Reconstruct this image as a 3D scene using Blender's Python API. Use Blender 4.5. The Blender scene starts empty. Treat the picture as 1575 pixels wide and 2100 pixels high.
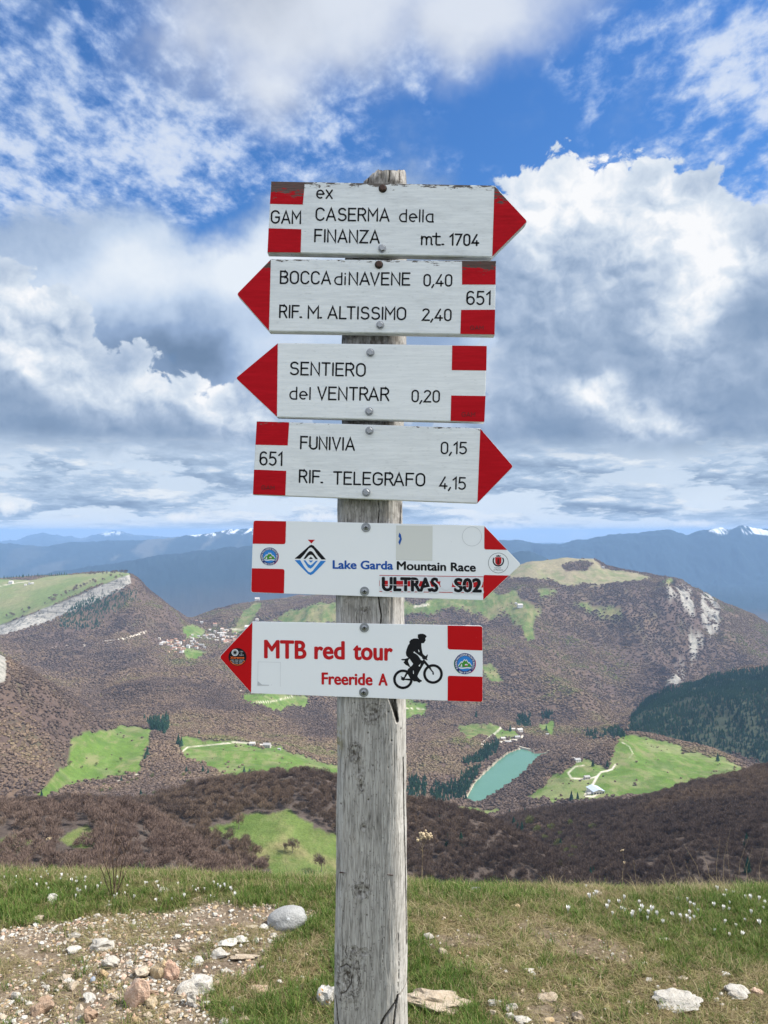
import bpy, bmesh, math, random
import numpy as np
from mathutils import Vector, Matrix

random.seed(7)
RNG = np.random.default_rng(11)
SC = bpy.context.scene
COL = SC.collection

# ------------------------------------------------------------------ camera
F = 1578.0                      # focal length in pixels of a 1575 x 2100 picture
PITCH = math.atan(40 / F)       # looking a little above the horizon
cam_data = bpy.data.cameras.new("camera")
cam_data.sensor_fit = 'VERTICAL'
cam_data.sensor_height = 24.0
cam_data.lens = 24.0 * F / 2100.0
cam_data.clip_start = 0.05
cam_data.clip_end = 200000.0
cam = bpy.data.objects.new("camera", cam_data)
COL.objects.link(cam)
cam.location = (0, 0, 0)
cam.rotation_euler = (math.radians(90) + PITCH, 0, 0)
SC.camera = cam

# ------------------------------------------------------------------ sun, exposure
SUN_EL, SUN_AZ = math.radians(48), math.radians(89)      # azimuth clockwise from the view direction
sun_data = bpy.data.lights.new("sun", 'SUN')
sun_data.energy = 5.0
sun_data.angle = math.radians(0.6)
sun_data.color = (1.0, 0.955, 0.88)
sun = bpy.data.objects.new("sun", sun_data)
COL.objects.link(sun)
sun.rotation_euler = (math.pi / 2 - SUN_EL, 0, -SUN_AZ + math.pi)
SUN_DIR = Vector((math.sin(SUN_AZ) * math.cos(SUN_EL), math.cos(SUN_AZ) * math.cos(SUN_EL), math.sin(SUN_EL)))
sun.rotation_euler = SUN_DIR.to_track_quat('Z', 'Y').to_euler()

SC.view_settings.view_transform = 'Standard'
SC.view_settings.look = 'None'
SC.view_settings.exposure = 0.6
SC.view_settings.gamma = 1.0
SC.view_settings.use_curve_mapping = False
SC.cycles.max_bounces = 4
SC.cycles.diffuse_bounces = 2
SC.cycles.glossy_bounces = 2
SC.cycles.transmission_bounces = 2
SC.cycles.transparent_max_bounces = 4
SC.cycles.volume_bounces = 0
SC.cycles.use_denoising = True
SC.cycles.sample_clamp_indirect = 6.0


# ------------------------------------------------------------------ small node language
class NT:
    def __init__(self, tree):
        self.t = tree
        self.n = tree.nodes
        self.l = tree.links

    def node(self, kind, **kw):
        nd = self.n.new(kind)
        for k, v in kw.items():
            setattr(nd, k, v)
        return nd

    def set(self, sock, v):
        if v is None:
            return
        if isinstance(v, bpy.types.NodeSocket):
            self.l.new(v, sock)
        elif isinstance(v, (tuple, list)) and sock.type == 'RGBA' and len(v) == 3:
            sock.default_value = (*v, 1)
        else:
            sock.default_value = v

    def m(self, op, a, b=None, c=None, clamp=False):
        nd = self.node('ShaderNodeMath', operation=op, use_clamp=clamp)
        self.set(nd.inputs[0], a); self.set(nd.inputs[1], b); self.set(nd.inputs[2], c)
        return nd.outputs[0]

    def vm(self, op, a, b=None, out=0):
        nd = self.node('ShaderNodeVectorMath', operation=op)
        self.set(nd.inputs[0], a)
        if b is not None:
            if op == 'SCALE':
                self.set(nd.inputs['Scale'], b)
            else:
                self.set(nd.inputs[1], b)
        return nd.outputs['Value'] if op in ('LENGTH', 'DOT_PRODUCT', 'DISTANCE') else nd.outputs[0]

    def noise(self, vec, scale, detail=6.0, rough=0.55, dist=0.0, lac=2.0, color=False, kind='FBM'):
        nd = self.node('ShaderNodeTexNoise', noise_dimensions='3D')
        nd.noise_type = kind
        self.set(nd.inputs['Vector'], vec)
        nd.inputs['Scale'].default_value = scale
        nd.inputs['Detail'].default_value = detail
        nd.inputs['Roughness'].default_value = rough
        nd.inputs['Lacunarity'].default_value = lac
        nd.inputs['Distortion'].default_value = dist
        return nd.outputs[1] if color else nd.outputs[0]

    def voronoi(self, vec, scale, feature='F1', out='Distance', smooth=None, detail=0.0, rnd=1.0):
        nd = self.node('ShaderNodeTexVoronoi', feature=feature)
        self.set(nd.inputs['Vector'], vec)
        nd.inputs['Scale'].default_value = scale
        nd.inputs['Detail'].default_value = detail
        nd.inputs['Randomness'].default_value = rnd
        if smooth is not None:
            nd.inputs['Smoothness'].default_value = smooth
        return nd.outputs[out]

    def mr(self, v, a, b, c=0.0, d=1.0, kind='SMOOTHSTEP'):
        nd = self.node('ShaderNodeMapRange', interpolation_type=kind)
        nd.clamp = True
        for s, x in zip(nd.inputs, (v, a, b, c, d)):
            self.set(s, x)
        return nd.outputs[0]

    def mix(self, fac, a, b, mode='MIX'):
        nd = self.node('ShaderNodeMix', data_type='RGBA', blend_type=mode)
        nd.clamp_factor = True
        self.set(nd.inputs[0], fac); self.set(nd.inputs[6], a); self.set(nd.inputs[7], b)
        return nd.outputs[2]

    def ramp(self, fac, stops, kind='LINEAR'):
        nd = self.node('ShaderNodeValToRGB')
        nd.color_ramp.interpolation = kind
        e = nd.color_ramp.elements
        while len(e) < len(stops):
            e.new(0.5)
        for x, (p, c) in zip(e, stops):
            x.position = p
            x.color = (*c, 1) if len(c) == 3 else c
        self.set(nd.inputs[0], fac)
        return nd.outputs[0]

    def mapping(self, vec, loc=(0, 0, 0), rot=(0, 0, 0), scale=(1, 1, 1)):
        nd = self.node('ShaderNodeMapping')
        self.set(nd.inputs[0], vec)
        nd.inputs[1].default_value = loc; nd.inputs[2].default_value = rot; nd.inputs[3].default_value = scale
        return nd.outputs[0]

    def comb(self, x, y, z=0.0):
        nd = self.node('ShaderNodeCombineXYZ')
        for s, v in zip(nd.inputs, (x, y, z)):
            self.set(s, v)
        return nd.outputs[0]

    def sep(self, v):
        nd = self.node('ShaderNodeSeparateXYZ')
        self.set(nd.inputs[0], v)
        return nd.outputs

    def attr(self, name, out='Color'):
        nd = self.node('ShaderNodeAttribute', attribute_name=name)
        return nd.outputs[out]

    def bump(self, h, strength=0.5, dist=0.01):
        nd = self.node('ShaderNodeBump')
        nd.inputs['Strength'].default_value = strength
        nd.inputs['Distance'].default_value = dist
        self.set(nd.inputs['Height'], h)
        return nd.outputs[0]


CP, SP = math.cos(PITCH), math.sin(PITCH)


def ray(px, py):
    """direction (x, 1, z) of a pixel of the photograph (numpy friendly)"""
    u = (np.asarray(px, float) - 787.5) / F
    v = (1050.0 - np.asarray(py, float)) / F
    y = CP - SP * v
    z = SP + CP * v
    return u / y, z / y


def at(px, py, d):
    x, z = ray(px, py)
    return Vector((float(x) * d, d, float(z) * d))


def project(x, y, z):
    """world -> pixel (numpy)"""
    yc = y * CP + z * SP
    zc = -y * SP + z * CP
    return 787.5 + F * x / yc, 1050.0 - F * zc / yc


# ------------------------------------------------------------------ sky
world = bpy.data.worlds.new("World")
SC.world = world
world.use_nodes = True
world.cycles.sampling_method = 'MANUAL'
world.cycles.sample_map_resolution = 512
W = NT(world.node_tree)
for nd in list(W.n):
    W.n.remove(nd)


def sky_pt(px, py):
    x, z = ray(px, py)
    az = math.atan2(x, 1.0)
    el = math.atan2(z, math.hypot(x, 1.0))
    return az, el


def build_sky():
    sky = W.node('ShaderNodeTexSky', sky_type='NISHITA')
    sky.sun_disc = False
    sky.sun_elevation = SUN_EL
    sky.sun_rotation = SUN_AZ
    sky.altitude = 1700
    sky.air_density = 1.0
    sky.dust_density = 0.6
    sky.ozone_density = 1.6
    tc = W.node('ShaderNodeTexCoord')
    D = tc.outputs['Generated']
    x, y, z = W.sep(D)[:3]
    az = W.m('ARCTAN2', x, y)
    hyp = W.m('SQRT', W.m('ADD', W.m('MULTIPLY', x, x), W.m('MULTIPLY', y, y)))
    el = W.m('ARCTAN2', z, hyp)
    AE = W.comb(az, el, 0.0)
    # a warped copy for the shapes
    w1 = W.noise(D, 5.0, 5, 0.6, color=True)
    wv = W.vm('SUBTRACT', w1, (0.5, 0.5, 0.5))
    AEw = W.vm('ADD', AE, W.vm('MULTIPLY', wv, (0.20, 0.14, 0.0)))
    AEs = W.vm('ADD', AE, W.vm('MULTIPLY', wv, (0.09, 0.07, 0.0)))

    def blobs(vec, lst, mode='ADD', power=1.0):
        """sum (or max) of soft ellipses (px, py, rx, ry, weight[, rot])"""
        acc = None
        for b in lst:
            px, py, rx, ry, wt = b[:5]
            rot = b[5] if len(b) > 5 else 0.0
            a, e = sky_pt(px, py)
            v = W.vm('SUBTRACT', vec, (a, e, 0))
            if rot:
                v = W.mapping(v, rot=(0, 0, -math.radians(rot)))
            v = W.vm('MULTIPLY', v, (F / rx, F / ry, 0))
            r = W.vm('LENGTH', v)
            if mode == 'ADD':
                g = W.mr(r, 0.0, 1.0, wt, 0.0)
                acc = g if acc is None else W.m('ADD', acc, g)
            else:
                g = W.m('SUBTRACT', wt, W.m('MULTIPLY', r, wt))
                acc = g if acc is None else W.m('SMOOTH_MAX', acc, g, 0.12)
        return acc

    # plane coordinates for the high layer: shrinks and flattens towards the horizon
    zz = W.m('ADD', W.m('MAXIMUM', z, 0.0), 0.16)
    P = W.comb(W.m('DIVIDE', x, zz), W.m('DIVIDE', y, zz), 0.0)
    Pl = W.mapping(P, rot=(0, 0, math.radians(35)), scale=(1.0, 0.75, 1))

    # ---- clear sky, deepened a little away from the horizon
    base = W.vm('SCALE', sky.outputs[0], 0.1)
    base = W.mix(1.0, base, W.ramp(W.mr(el, 0.0, 0.6, kind='LINEAR'),
                 [(0, (1.0, 1.25, 1.35)), (0.35, (0.68, 1.18, 1.62)), (1, (0.66, 1.25, 1.85))]), 'MULTIPLY')
    col = base

    # ---- altocumulus (mottled) veil
    n1 = W.m('ADD', W.m('MULTIPLY', W.noise(Pl, 6.5, 4, 0.6, 0.15), 0.55), W.m('MULTIPLY', W.noise(Pl, 24.0, 6, 0.62, 0.1), 0.45))
    n2 = W.noise(Pl, 1.1, 3, 0.5)
    cov = blobs(AEs, [
        (150, 180, 420, 300, 0.85), (450, 320, 420, 220, 0.85), (30, 380, 330, 170, 0.80), (240, 420, 260, 80, .35),
        (720, 260, 260, 170, 0.60), (1480, 240, 330, 260, 0.95), (1560, 60, 330, 160, 0.5), (1230, 90, 220, 120, 0.45),
        (1520, 420, 200, 150, 0.5), (-350, 250, 500, 500, 1.0), (2000, 250, 500, 500, 1.0),
        (880, 120, 250, 120, 0.5), (560, 420, 130, 90, 0.35), (980, 350, 150, 60, .25),
        (1080, 230, 140, 130, -0.35), (1130, 300, 110, 90, -0.25), (430, 470, 150, 40, -0.4)])
    # outside the frame the veil simply goes on
    away = W.mr(W.m('ABSOLUTE', az), 0.6, 1.1, 0.0, 0.75)
    high = W.mr(el, 0.62, 0.95, 0.0, 0.7)
    cov = W.m('MAXIMUM', cov, W.m('MAXIMUM', away, high))
    dA = W.m('ADD', W.m('ADD', W.m('MULTIPLY', cov, 0.29), W.m('MULTIPLY', W.m('SUBTRACT', n1, 0.5), 2.9)),
             W.m('MULTIPLY', W.m('SUBTRACT', n2, 0.5), 0.35))
    aA = W.mr(dA, -0.02, 0.55, 0.0, 0.85)
    aA = W.m('MULTIPLY', aA, W.mr(cov, 0.02, 0.3, 0.0, 1.0))
    colA = W.mix(W.mr(dA, 0.15, 0.75), (0.40, 0.55, 0.86), (0.74, 0.81, 0.92))
    col = W.mix(aA, col, colA)

    # ---- broad soft bright cloud overhead
    nb = W.noise(D, 6.0, 7, 0.55)
    nb2 = W.noise(D, 3.0, 4, 0.5, 0.6)
    cb = blobs(AEw, [(640, 20, 420, 190, 0.8), (960, 20, 260, 130, 0.75), (560, 170, 240, 120, 0.6), (420, 60, 200, 160, .5),
                     (700, -150, 700, 250, 1.0), (760, 120, 150, 110, .4)], 'MAX')
    dB = W.m('ADD', cb, W.m('MULTIPLY', W.m('SUBTRACT', nb, 0.5), 0.9))
    aB = W.mr(dB, 0.0, 0.70, 0, 0.92)
    colB = W.mix(W.mr(W.m('ADD', W.m('MULTIPLY', nb2, 0.7), W.m('MULTIPLY', nb, 0.3)), 0.38, 0.60), (0.40, 0.45, 0.54), (0.74, 0.79, 0.87))
    col = W.mix(aB, col, colB)

    # ---- pale thick veil low in the sky
    nv = W.noise(D, 7.0, 6, 0.6)
    cv = blobs(AEw, [(330, 620, 520, 150, 1.0, -6), (620, 520, 220, 110, 0.8), (60, 560, 220, 60, .5), (700, 760, 500, 260, 1.0),
                     (900, 700, 260, 330, 0.9), (300, 900, 700, 250, 1.0), (1300, 950, 700, 180, 1.0), (960, 560, 120, 160, 0.5),
                     (1540, 560, 130, 110, .8), (-300, 800, 500, 300, 1.0), (1900, 760, 500, 330, 1.0)], 'MAX')
    band = W.mr(W.m('ABSOLUTE', az), 0.55, 0.9, 0.0, 0.8)
    band = W.m('MULTIPLY', band, W.mr(el, 0.38, 0.25, 0.0, 1.0))
    cv = W.m('MAXIMUM', cv, W.m('SUBTRACT', band, 0.05))
    dV = W.m('ADD', cv, W.m('MULTIPLY', W.m('SUBTRACT', nv, 0.5), 0.8))
    aV = W.mr(dV, -0.05, 0.35, 0, 0.97)
    br = blobs(AEw, [(430, 560, 360, 130, 0.62), (130, 590, 260, 110, 0.42), (640, 620, 240, 170, 0.42), (620, 480, 180, 80, .4), (1000, 620, 130, 200, .25), (560, 760, 160, 120, .2),
                     (300, 700, 170, 50, -0.30), (430, 745, 130, 60, -0.42), (950, 700, 130, 250, 0.05), (1540, 600, 130, 160, -.2),
                     (1500, 800, 200, 180, -.15)])
    brv = W.m('ADD', W.m('ADD', br, 0.42), W.m('MULTIPLY', W.m('SUBTRACT', nv, 0.5), 0.9))
    colV = W.ramp(brv, [(0.0, (0.16, 0.24, 0.37)), (0.4, (0.30, 0.41, 0.60)), (0.7, (0.55, 0.66, 0.82)), (1.0, (0.80, 0.86, 0.93))])
    col = W.mix(aV, col, colV)

    # ---- cumulus, two groups
    Dst = W.mapping(D, scale=(1, 1, 1.15))
    nlow = W.noise(Dst, 8.0, 3, 0.5)
    warp2 = W.vm('ADD', Dst, W.vm('SCALE', W.vm('SUBTRACT', W.noise(Dst, 22.0, 3, 0.5, color=True), (0.5, 0.5, 0.5)), 0.035))
    sun_off = (0.007, 0.0, 0.010)
    warp2b = W.vm('ADD', warp2, sun_off)

    def puff(v):
        a = W.m('SUBTRACT', 1.0, W.voronoi(v, 15.0, 'F1'))
        b = W.m('SUBTRACT', 1.0, W.voronoi(v, 36.0, 'F1'))
        c = W.noise(v, 26.0, 7, 0.62)
        return W.m('ADD', W.m('ADD', W.m('MULTIPLY', a, 0.34), W.m('MULTIPLY', b, 0.22)), W.m('MULTIPLY', c, 0.62))
    pf = puff(warp2)
    pfb = puff(warp2b)
    emb = W.m('SUBTRACT', pf, pfb)      # bright where the puff faces the sun
    pf0 = W.m('SUBTRACT', pf, 0.68)

    def cumulus(col, shapes, brights, amp, edge, base_b, lowamp=0.24, embk=1.25, amax=1.0):
        c = blobs(AEs, shapes, 'MAX')
        d = W.m('ADD', c, W.m('ADD', W.m('MULTIPLY', pf0, amp), W.m('MULTIPLY', W.m('SUBTRACT', nlow, 0.5), 0.30)))
        a = W.mr(d, 0.0, edge, 0, amax)
        b = blobs(AEs, brights)
        bb = W.m('ADD', W.m('ADD', b, base_b), W.m('MULTIPLY', W.m('SUBTRACT', nlow, 0.5), lowamp))
        bb = W.m('ADD', bb, W.m('MULTIPLY', emb, W.m('MULTIPLY', W.mr(bb, 0.15, 0.65, 0.12, 1.0), embk)))
        rim = W.mr(d, 0.02, 0.34, 0.20, 0.0)
        bb = W.m('ADD', bb, rim)
        cc = W.ramp(bb, [(0.0, (0.13, 0.20, 0.32)), (0.25, (0.23, 0.33, 0.49)), (0.5, (0.40, 0.50, 0.66)),
                         (0.78, (0.66, 0.74, 0.84)), (1.1, (0.93, 0.94, 0.96))])
        return W.mix(a, col, cc)

    # the big tower on the right
    col = cumulus(col,
        [(1180, 470, 190, 160, 1.0), (1330, 520, 220, 170, 1.0), (1110, 620, 190, 260, 1.0), (1300, 720, 330, 260, 1.0),
         (1440, 640, 150, 190, 0.9), (1560, 720, 200, 260, 1.0), (1570, 560, 130, 120, 0.9), (1240, 880, 430, 170, 1.0), (1500, 880, 300, 170, 1.0), (1750, 800, 400, 260, 1.0)],
        [(1190, 390, 230, 110, 0.55), (1390, 470, 150, 110, 0.50), (1290, 480, 200, 120, 0.15), (1450, 560, 110, 130, 0.45), (1390, 660, 110, 100, 0.40),
         (1100, 470, 110, 120, 0.25), (1220, 560, 150, 110, 0.08), (1210, 790, 90, 60, 0.55), (1300, 850, 100, 55, 0.42, -30), (1390, 890, 80, 45, .35),
         (1140, 880, 170, 90, -0.22), (1330, 960, 360, 80, -0.30), (1300, 720, 240, 110, -0.10), (1540, 560, 120, 60, 0.2), (1550, 850, 190, 120, -0.12),
         (1560, 650, 130, 110, -0.15)],
        1.25, 0.08, 0.42)
    # the bank on the left
    col = cumulus(col,
        [(20, 680, 170, 130, 1.0), (-60, 640, 160, 130, 1.0), (130, 790, 230, 120, 1.0), (330, 850, 190, 100, 1.0), (60, 880, 350, 150, 1.0),
         (450, 860, 110, 100, 0.9), (520, 910, 200, 90, 0.9), (320, 960, 400, 90, 1.0), (-350, 800, 400, 250, 1.0)],
        [(30, 610, 140, 70, 0.45), (70, 730, 170, 80, 0.40), (290, 790, 130, 60, 0.42), (430, 810, 90, 60, 0.45), (160, 800, 110, 50, 0.2), (490, 870, 120, 60, .2),
         (80, 870, 220, 60, -0.22), (330, 880, 200, 40, -0.12), (300, 915, 80, 20, .3), (330, 990, 400, 50, -0.16), (40, 800, 160, 40, -0.15)],
        1.25, 0.08, 0.44)

    # ---- layered stratocumulus above the horizon
    E = W.comb(W.m('MULTIPLY', az, 1.0), W.m('MULTIPLY', W.m('POWER', W.m('MAXIMUM', el, 0.002), 0.75), 2.6), 0.0)
    Ew = W.vm('ADD', E, W.vm('SCALE', W.vm('SUBTRACT', W.noise(E, 30.0, 4, 0.6, color=True), (0.5, 0.5, 0.5)), 0.035))
    ns = W.noise(Ew, 7.0, 6, 0.58)
    ns2 = W.noise(W.vm('ADD', Ew, (0.010, 0.030, 0.0)), 7.0, 6, 0.58)
    hz = W.mr(el, sky_pt(787, 890)[1], sky_pt(787, 970)[1])          # 1 low, 0 high
    aS = W.m('MULTIPLY', W.mr(ns, 0.44, 0.50), hz)
    bS = W.m('ADD', 0.56, W.m('MULTIPLY', W.m('SUBTRACT', ns, ns2), 3.6))
    bS = W.m('ADD', bS, W.mr(ns, 0.44, 0.52, 0.28, 0.0))
    bS = W.m('ADD', bS, blobs(AE, [(1330, 985, 420, 45, -0.16), (1300, 1045, 500, 25, -0.15), (300, 985, 300, 40, -.10), (20, 1030, 60, 30, .35),
                                   (960, 1050, 120, 60, 0.22), (400, 1060, 180, 25, 0.25), (620, 1040, 150, 30, .15)]))
    colS = W.ramp(bS, [(0.0, (0.22, 0.31, 0.45)), (0.4, (0.33, 0.44, 0.60)), (0.7, (0.48, 0.60, 0.76)), (1.0, (0.80, 0.85, 0.90))])
    back = W.mix(W.mr(el, sky_pt(787, 1110)[1], sky_pt(787, 950)[1]), (0.80, 0.88, 0.96), (0.66, 0.77, 0.90))
    col = W.mix(W.m('MULTIPLY', hz, 0.85), col, back)
    col = W.mix(W.m('MULTIPLY', aS, W.mr(el, sky_pt(787, 1105)[1], sky_pt(787, 1060)[1], 0.0, 1.0)), col, colS)
    # small far cumulus on the horizon
    nc = W.noise(D, 60.0, 5, 0.6)
    cc = blobs(AE, [(235, 1090, 45, 12, 1.0), (1190, 1096, 35, 14, 1.0), (1030, 1085, 60, 22, .9), (1110, 1098, 20, 6, .8), (960, 1075, 60, 20, .9),
                    (370, 1062, 60, 14, .8), (650, 1060, 70, 16, .8), (20, 1040, 50, 18, .9), (1420, 1075, 60, 10, .8)], 'MAX')
    dC = W.m('ADD', cc, W.m('MULTIPLY', W.m('SUBTRACT', nc, 0.5), 1.6))
    col = W.mix(W.mr(dC, 0.05, 0.5, 0, 0.9), col, W.mix(W.mr(dC, 0.1, 0.9), (0.72, 0.80, 0.88), (0.95, 0.95, 0.94)))
    # unseen cloud behind and overhead, brightened to fill light onto the board fronts
    rear = W.mr(y, 0.35, -0.25, 0.0, 1.0)
    rear = W.m('MAXIMUM', rear, W.mr(el, 0.75, 1.1, 0.0, 1.0))
    nr_ = W.noise(D, 3.2, 3, 0.55)
    rearc = W.mix(W.mr(nr_, 0.40, 0.52), (0.36, 0.56, 0.98), (1.45, 1.48, 1.52))
    col = W.mix(rear, col, rearc)
    # below the horizon: dim ground haze colour
    col = W.mix(W.mr(el, -0.06, -0.01, 1.0, 0.0), col, (0.22, 0.27, 0.31))
    bg = W.node('ShaderNodeBackground')
    W.set(bg.inputs[0], col)
    bg.inputs[1].default_value = 0.68
    out = W.node('ShaderNodeOutputWorld')
    W.l.new(bg.outputs[0], out.inputs[0])


build_sky()


# ================================================================== helpers
def tag(o, label=None, cat=None, group=None, kind=None):
    if label: o['label'] = label
    if cat: o['category'] = cat
    if group: o['group'] = group
    if kind: o['kind'] = kind
    return o


def empty(name, loc=(0, 0, 0)):
    o = bpy.data.objects.new(name, None)
    o.empty_display_size = 0.1
    COL.objects.link(o)
    o.location = loc
    return o


def link(name, me, mat=None, parent=None, loc=None):
    o = bpy.data.objects.new(name, me)
    if mat is not None and not me.materials:
        me.materials.append(mat)
    COL.objects.link(o)
    if loc is not None:
        o.location = loc
    if parent is not None:
        o.parent = parent
    return o


def mesh_np(name, verts, faces, smooth=False):
    """fast mesh from arrays; faces is (n,3) or (n,4)"""
    me = bpy.data.meshes.new(name)
    verts = np.ascontiguousarray(verts, np.float32)
    faces = np.ascontiguousarray(faces, np.int32)
    k = faces.shape[1]
    me.vertices.add(len(verts)); me.vertices.foreach_set("co", verts.ravel())
    me.loops.add(faces.size); me.loops.foreach_set("vertex_index", faces.ravel())
    me.polygons.add(len(faces))
    me.polygons.foreach_set("loop_start", np.arange(0, faces.size, k, dtype=np.int32))
    me.polygons.foreach_set("loop_total", np.full(len(faces), k, np.int32))
    me.polygons.foreach_set("use_smooth", np.full(len(faces), smooth))
    me.update(calc_edges=True)
    return me


def set_color(me, name, rgb):
    a = me.color_attributes.new(name, 'FLOAT_COLOR', 'POINT')
    c = np.ones((len(me.vertices), 4), np.float32)
    c[:, :rgb.shape[1]] = rgb
    a.data.foreach_set("color", c.ravel())


def grid_faces(nu, nv):
    i = np.arange(nu - 1)[:, None] * nv + np.arange(nv - 1)[None, :]
    i = i.ravel()
    return np.stack([i, i + nv, i + nv + 1, i + 1], 1)


def hash3(ix, iy, seed):
    h = (ix.astype(np.int64) * 374761393 + iy.astype(np.int64) * 668265263 + seed * 1442695041) & 0xffffffff
    h = ((h ^ (h >> 13)) * 1274126177) & 0xffffffff
    h = (h ^ (h >> 16)) & 0xffffffff
    return h / 4294967295.0


def vnoise(x, y, seed=0):
    x = np.asarray(x, float); y = np.asarray(y, float)
    ix = np.floor(x); iy = np.floor(y)
    fx = x - ix; fy = y - iy
    ux = fx * fx * fx * (fx * (fx * 6 - 15) + 10); uy = fy * fy * fy * (fy * (fy * 6 - 15) + 10)
    a = hash3(ix, iy, seed); b = hash3(ix + 1, iy, seed)
    c = hash3(ix, iy + 1, seed); d = hash3(ix + 1, iy + 1, seed)
    return (a + (b - a) * ux) * (1 - uy) + (c + (d - c) * ux) * uy


def fbm(x, y, octaves=5, rough=0.5, seed=0):
    s = 0.0; amp = 1.0; tot = 0.0
    for k in range(octaves):
        s = s + amp * (vnoise(x * 2 ** k + 17.3 * k, y * 2 ** k - 9.1 * k, seed + k) * 2 - 1)
        tot += amp; amp *= rough
    return s / tot


def ridged(x, y, octaves=4, seed=0):
    s = 0.0; amp = 1.0; tot = 0.0
    for k in range(octaves):
        s = s + amp * (1 - np.abs(vnoise(x * 2 ** k + 5.3 * k, y * 2 ** k + 3.1 * k, seed + k) * 2 - 1) * 2)
        tot += amp; amp *= 0.5
    return s / tot


def material(name):
    m = bpy.data.materials.new(name)
    m.use_nodes = True
    t = NT(m.node_tree)
    bs = next(n for n in t.n if n.type == 'BSDF_PRINCIPLED')
    return m, t, bs


def in_poly(px, py, poly):
    """signed-ish distance in pixels to a polygon: >0 inside (numpy)"""
    P = np.asarray(poly, float)
    inside = np.zeros(px.shape, bool)
    dist = np.full(px.shape, 1e9)
    n = len(P)
    for i in range(n):
        x1, y1 = P[i]; x2, y2 = P[(i + 1) % n]
        cond = ((y1 > py) != (y2 > py)) & (px < (x2 - x1) * (py - y1) / ((y2 - y1) + 1e-12) + x1)
        inside ^= cond
        ex, ey = x2 - x1, y2 - y1
        t = np.clip(((px - x1) * ex + (py - y1) * ey) / (ex * ex + ey * ey + 1e-9), 0, 1)
        dist = np.minimum(dist, np.hypot(px - x1 - t * ex, py - y1 - t * ey))
    return np.where(inside, dist, -dist)


# ================================================================== the land
# Contour profiles of the valley and the mountains: where each ridge and hollow stands.
# (bearing given as picture column, height given as picture row, distance in metres)
PR = {}
PR['k0'] = [(-600, 2200, 7.5), (2200, 2200, 7.5)]
PR['k0b'] = [(-600, 2180, 45), (2200, 2180, 45)]
PR['k0c'] = [(-600, 2060, 150), (2200, 2060, 150)]
PR['k1'] = [(-600, 1840, 300), (0, 1830, 300), (300, 1840, 320), (700, 1890, 380), (900, 1890, 430), (2200, 1900, 450)]
PR['k2'] = [(-600, 1660, 380), (0, 1668, 400), (100, 1672, 410), (200, 1655, 430), (300, 1680, 430), (380, 1725, 420),
            (430, 1768, 415), (500, 1806, 410), (600, 1850, 400), (700, 1880, 420), (835, 1868, 470), (1200, 1868, 500), (2200, 1850, 500)]
PR['k3'] = [(-600, 1700, 520), (0, 1720, 520), (300, 1735, 500), (400, 1775, 485), (500, 1812, 465), (600, 1850, 455),
            (690, 1838, 465), (835, 1840, 500), (1000, 1835, 530), (1200, 1835, 530), (1575, 1830, 540), (2200, 1820, 540)]
PR['k4'] = [(-600, 1690, 560), (0, 1700, 560), (300, 1690, 560), (400, 1685, 550), (500, 1690, 550), (600, 1690, 550), (690, 1710, 550),
            (835, 1740, 570), (1000, 1760, 570), (1100, 1790, 560), (1190, 1822, 560), (1300, 1780, 580), (1575, 1730, 600), (2200, 1650, 640)]
PR['k5'] = [(-600, 1660, 650), (0, 1665, 650), (150, 1655, 650), (290, 1660, 640), (350, 1645, 640), (400, 1630, 640), (500, 1612, 640),
            (600, 1603, 640), (650, 1606, 640), (690, 1618, 640), (760, 1645, 650), (835, 1660, 650), (900, 1672, 640), (1000, 1700, 630),
            (1100, 1750, 610), (1180, 1800, 600), (1300, 1730, 660), (1400, 1690, 700), (1500, 1665, 720), (1575, 1650, 730), (2200, 1540, 800)]
PR['k6'] = [(-600, 1720, 850), (300, 1720, 850), (600, 1690, 850), (835, 1725, 850), (1000, 1755, 850), (1100, 1765, 800), (1180, 1760, 750),
            (1300, 1680, 800), (1400, 1640, 820), (1500, 1622, 850), (1575, 1600, 870), (2200, 1480, 900)]
PR['k7'] = [(-600, 1690, 1000), (0, 1700, 1000), (600, 1690, 1000), (835, 1700, 1000), (1000, 1705, 1000), (1100, 1680, 1000),
            (1200, 1662, 1000), (1250, 1652, 1000), (1300, 1648, 980), (1400, 1620, 970), (1500, 1598, 960), (1575, 1578, 960), (2200, 1440, 1000)]
PR['k8'] = [(-600, 1660, 1150), (0, 1655, 1200), (100, 1660, 1250), (200, 1650, 1300), (300, 1640, 1350), (400, 1640, 1400), (500, 1630, 1450),
            (600, 1625, 1500), (690, 1640, 1500), (835, 1685, 1500), (1000, 1700, 1500), (1100, 1690, 1450), (1200, 1672, 1450),
            (1400, 1660, 1450), (1500, 1640, 1450), (1575, 1630, 1400), (2200, 1600, 1400)]
PR['k9'] = [(-600, 1400, 1400), (0, 1500, 1450), (100, 1560, 1500), (150, 1600, 1550), (200, 1605, 1600), (300, 1592, 1650), (500, 1590, 1700),
            (600, 1590, 1700), (690, 1605, 1700), (760, 1620, 1800), (835, 1640, 1800), (900, 1648, 1820), (950, 1652, 1840), (1000, 1650, 1840), (1100, 1640, 1760),
            (1200, 1635, 1720), (1300, 1625, 1720), (1400, 1612, 1750), (1500, 1592, 1800), (1575, 1592, 1800), (2200, 1560, 1800)]
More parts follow.
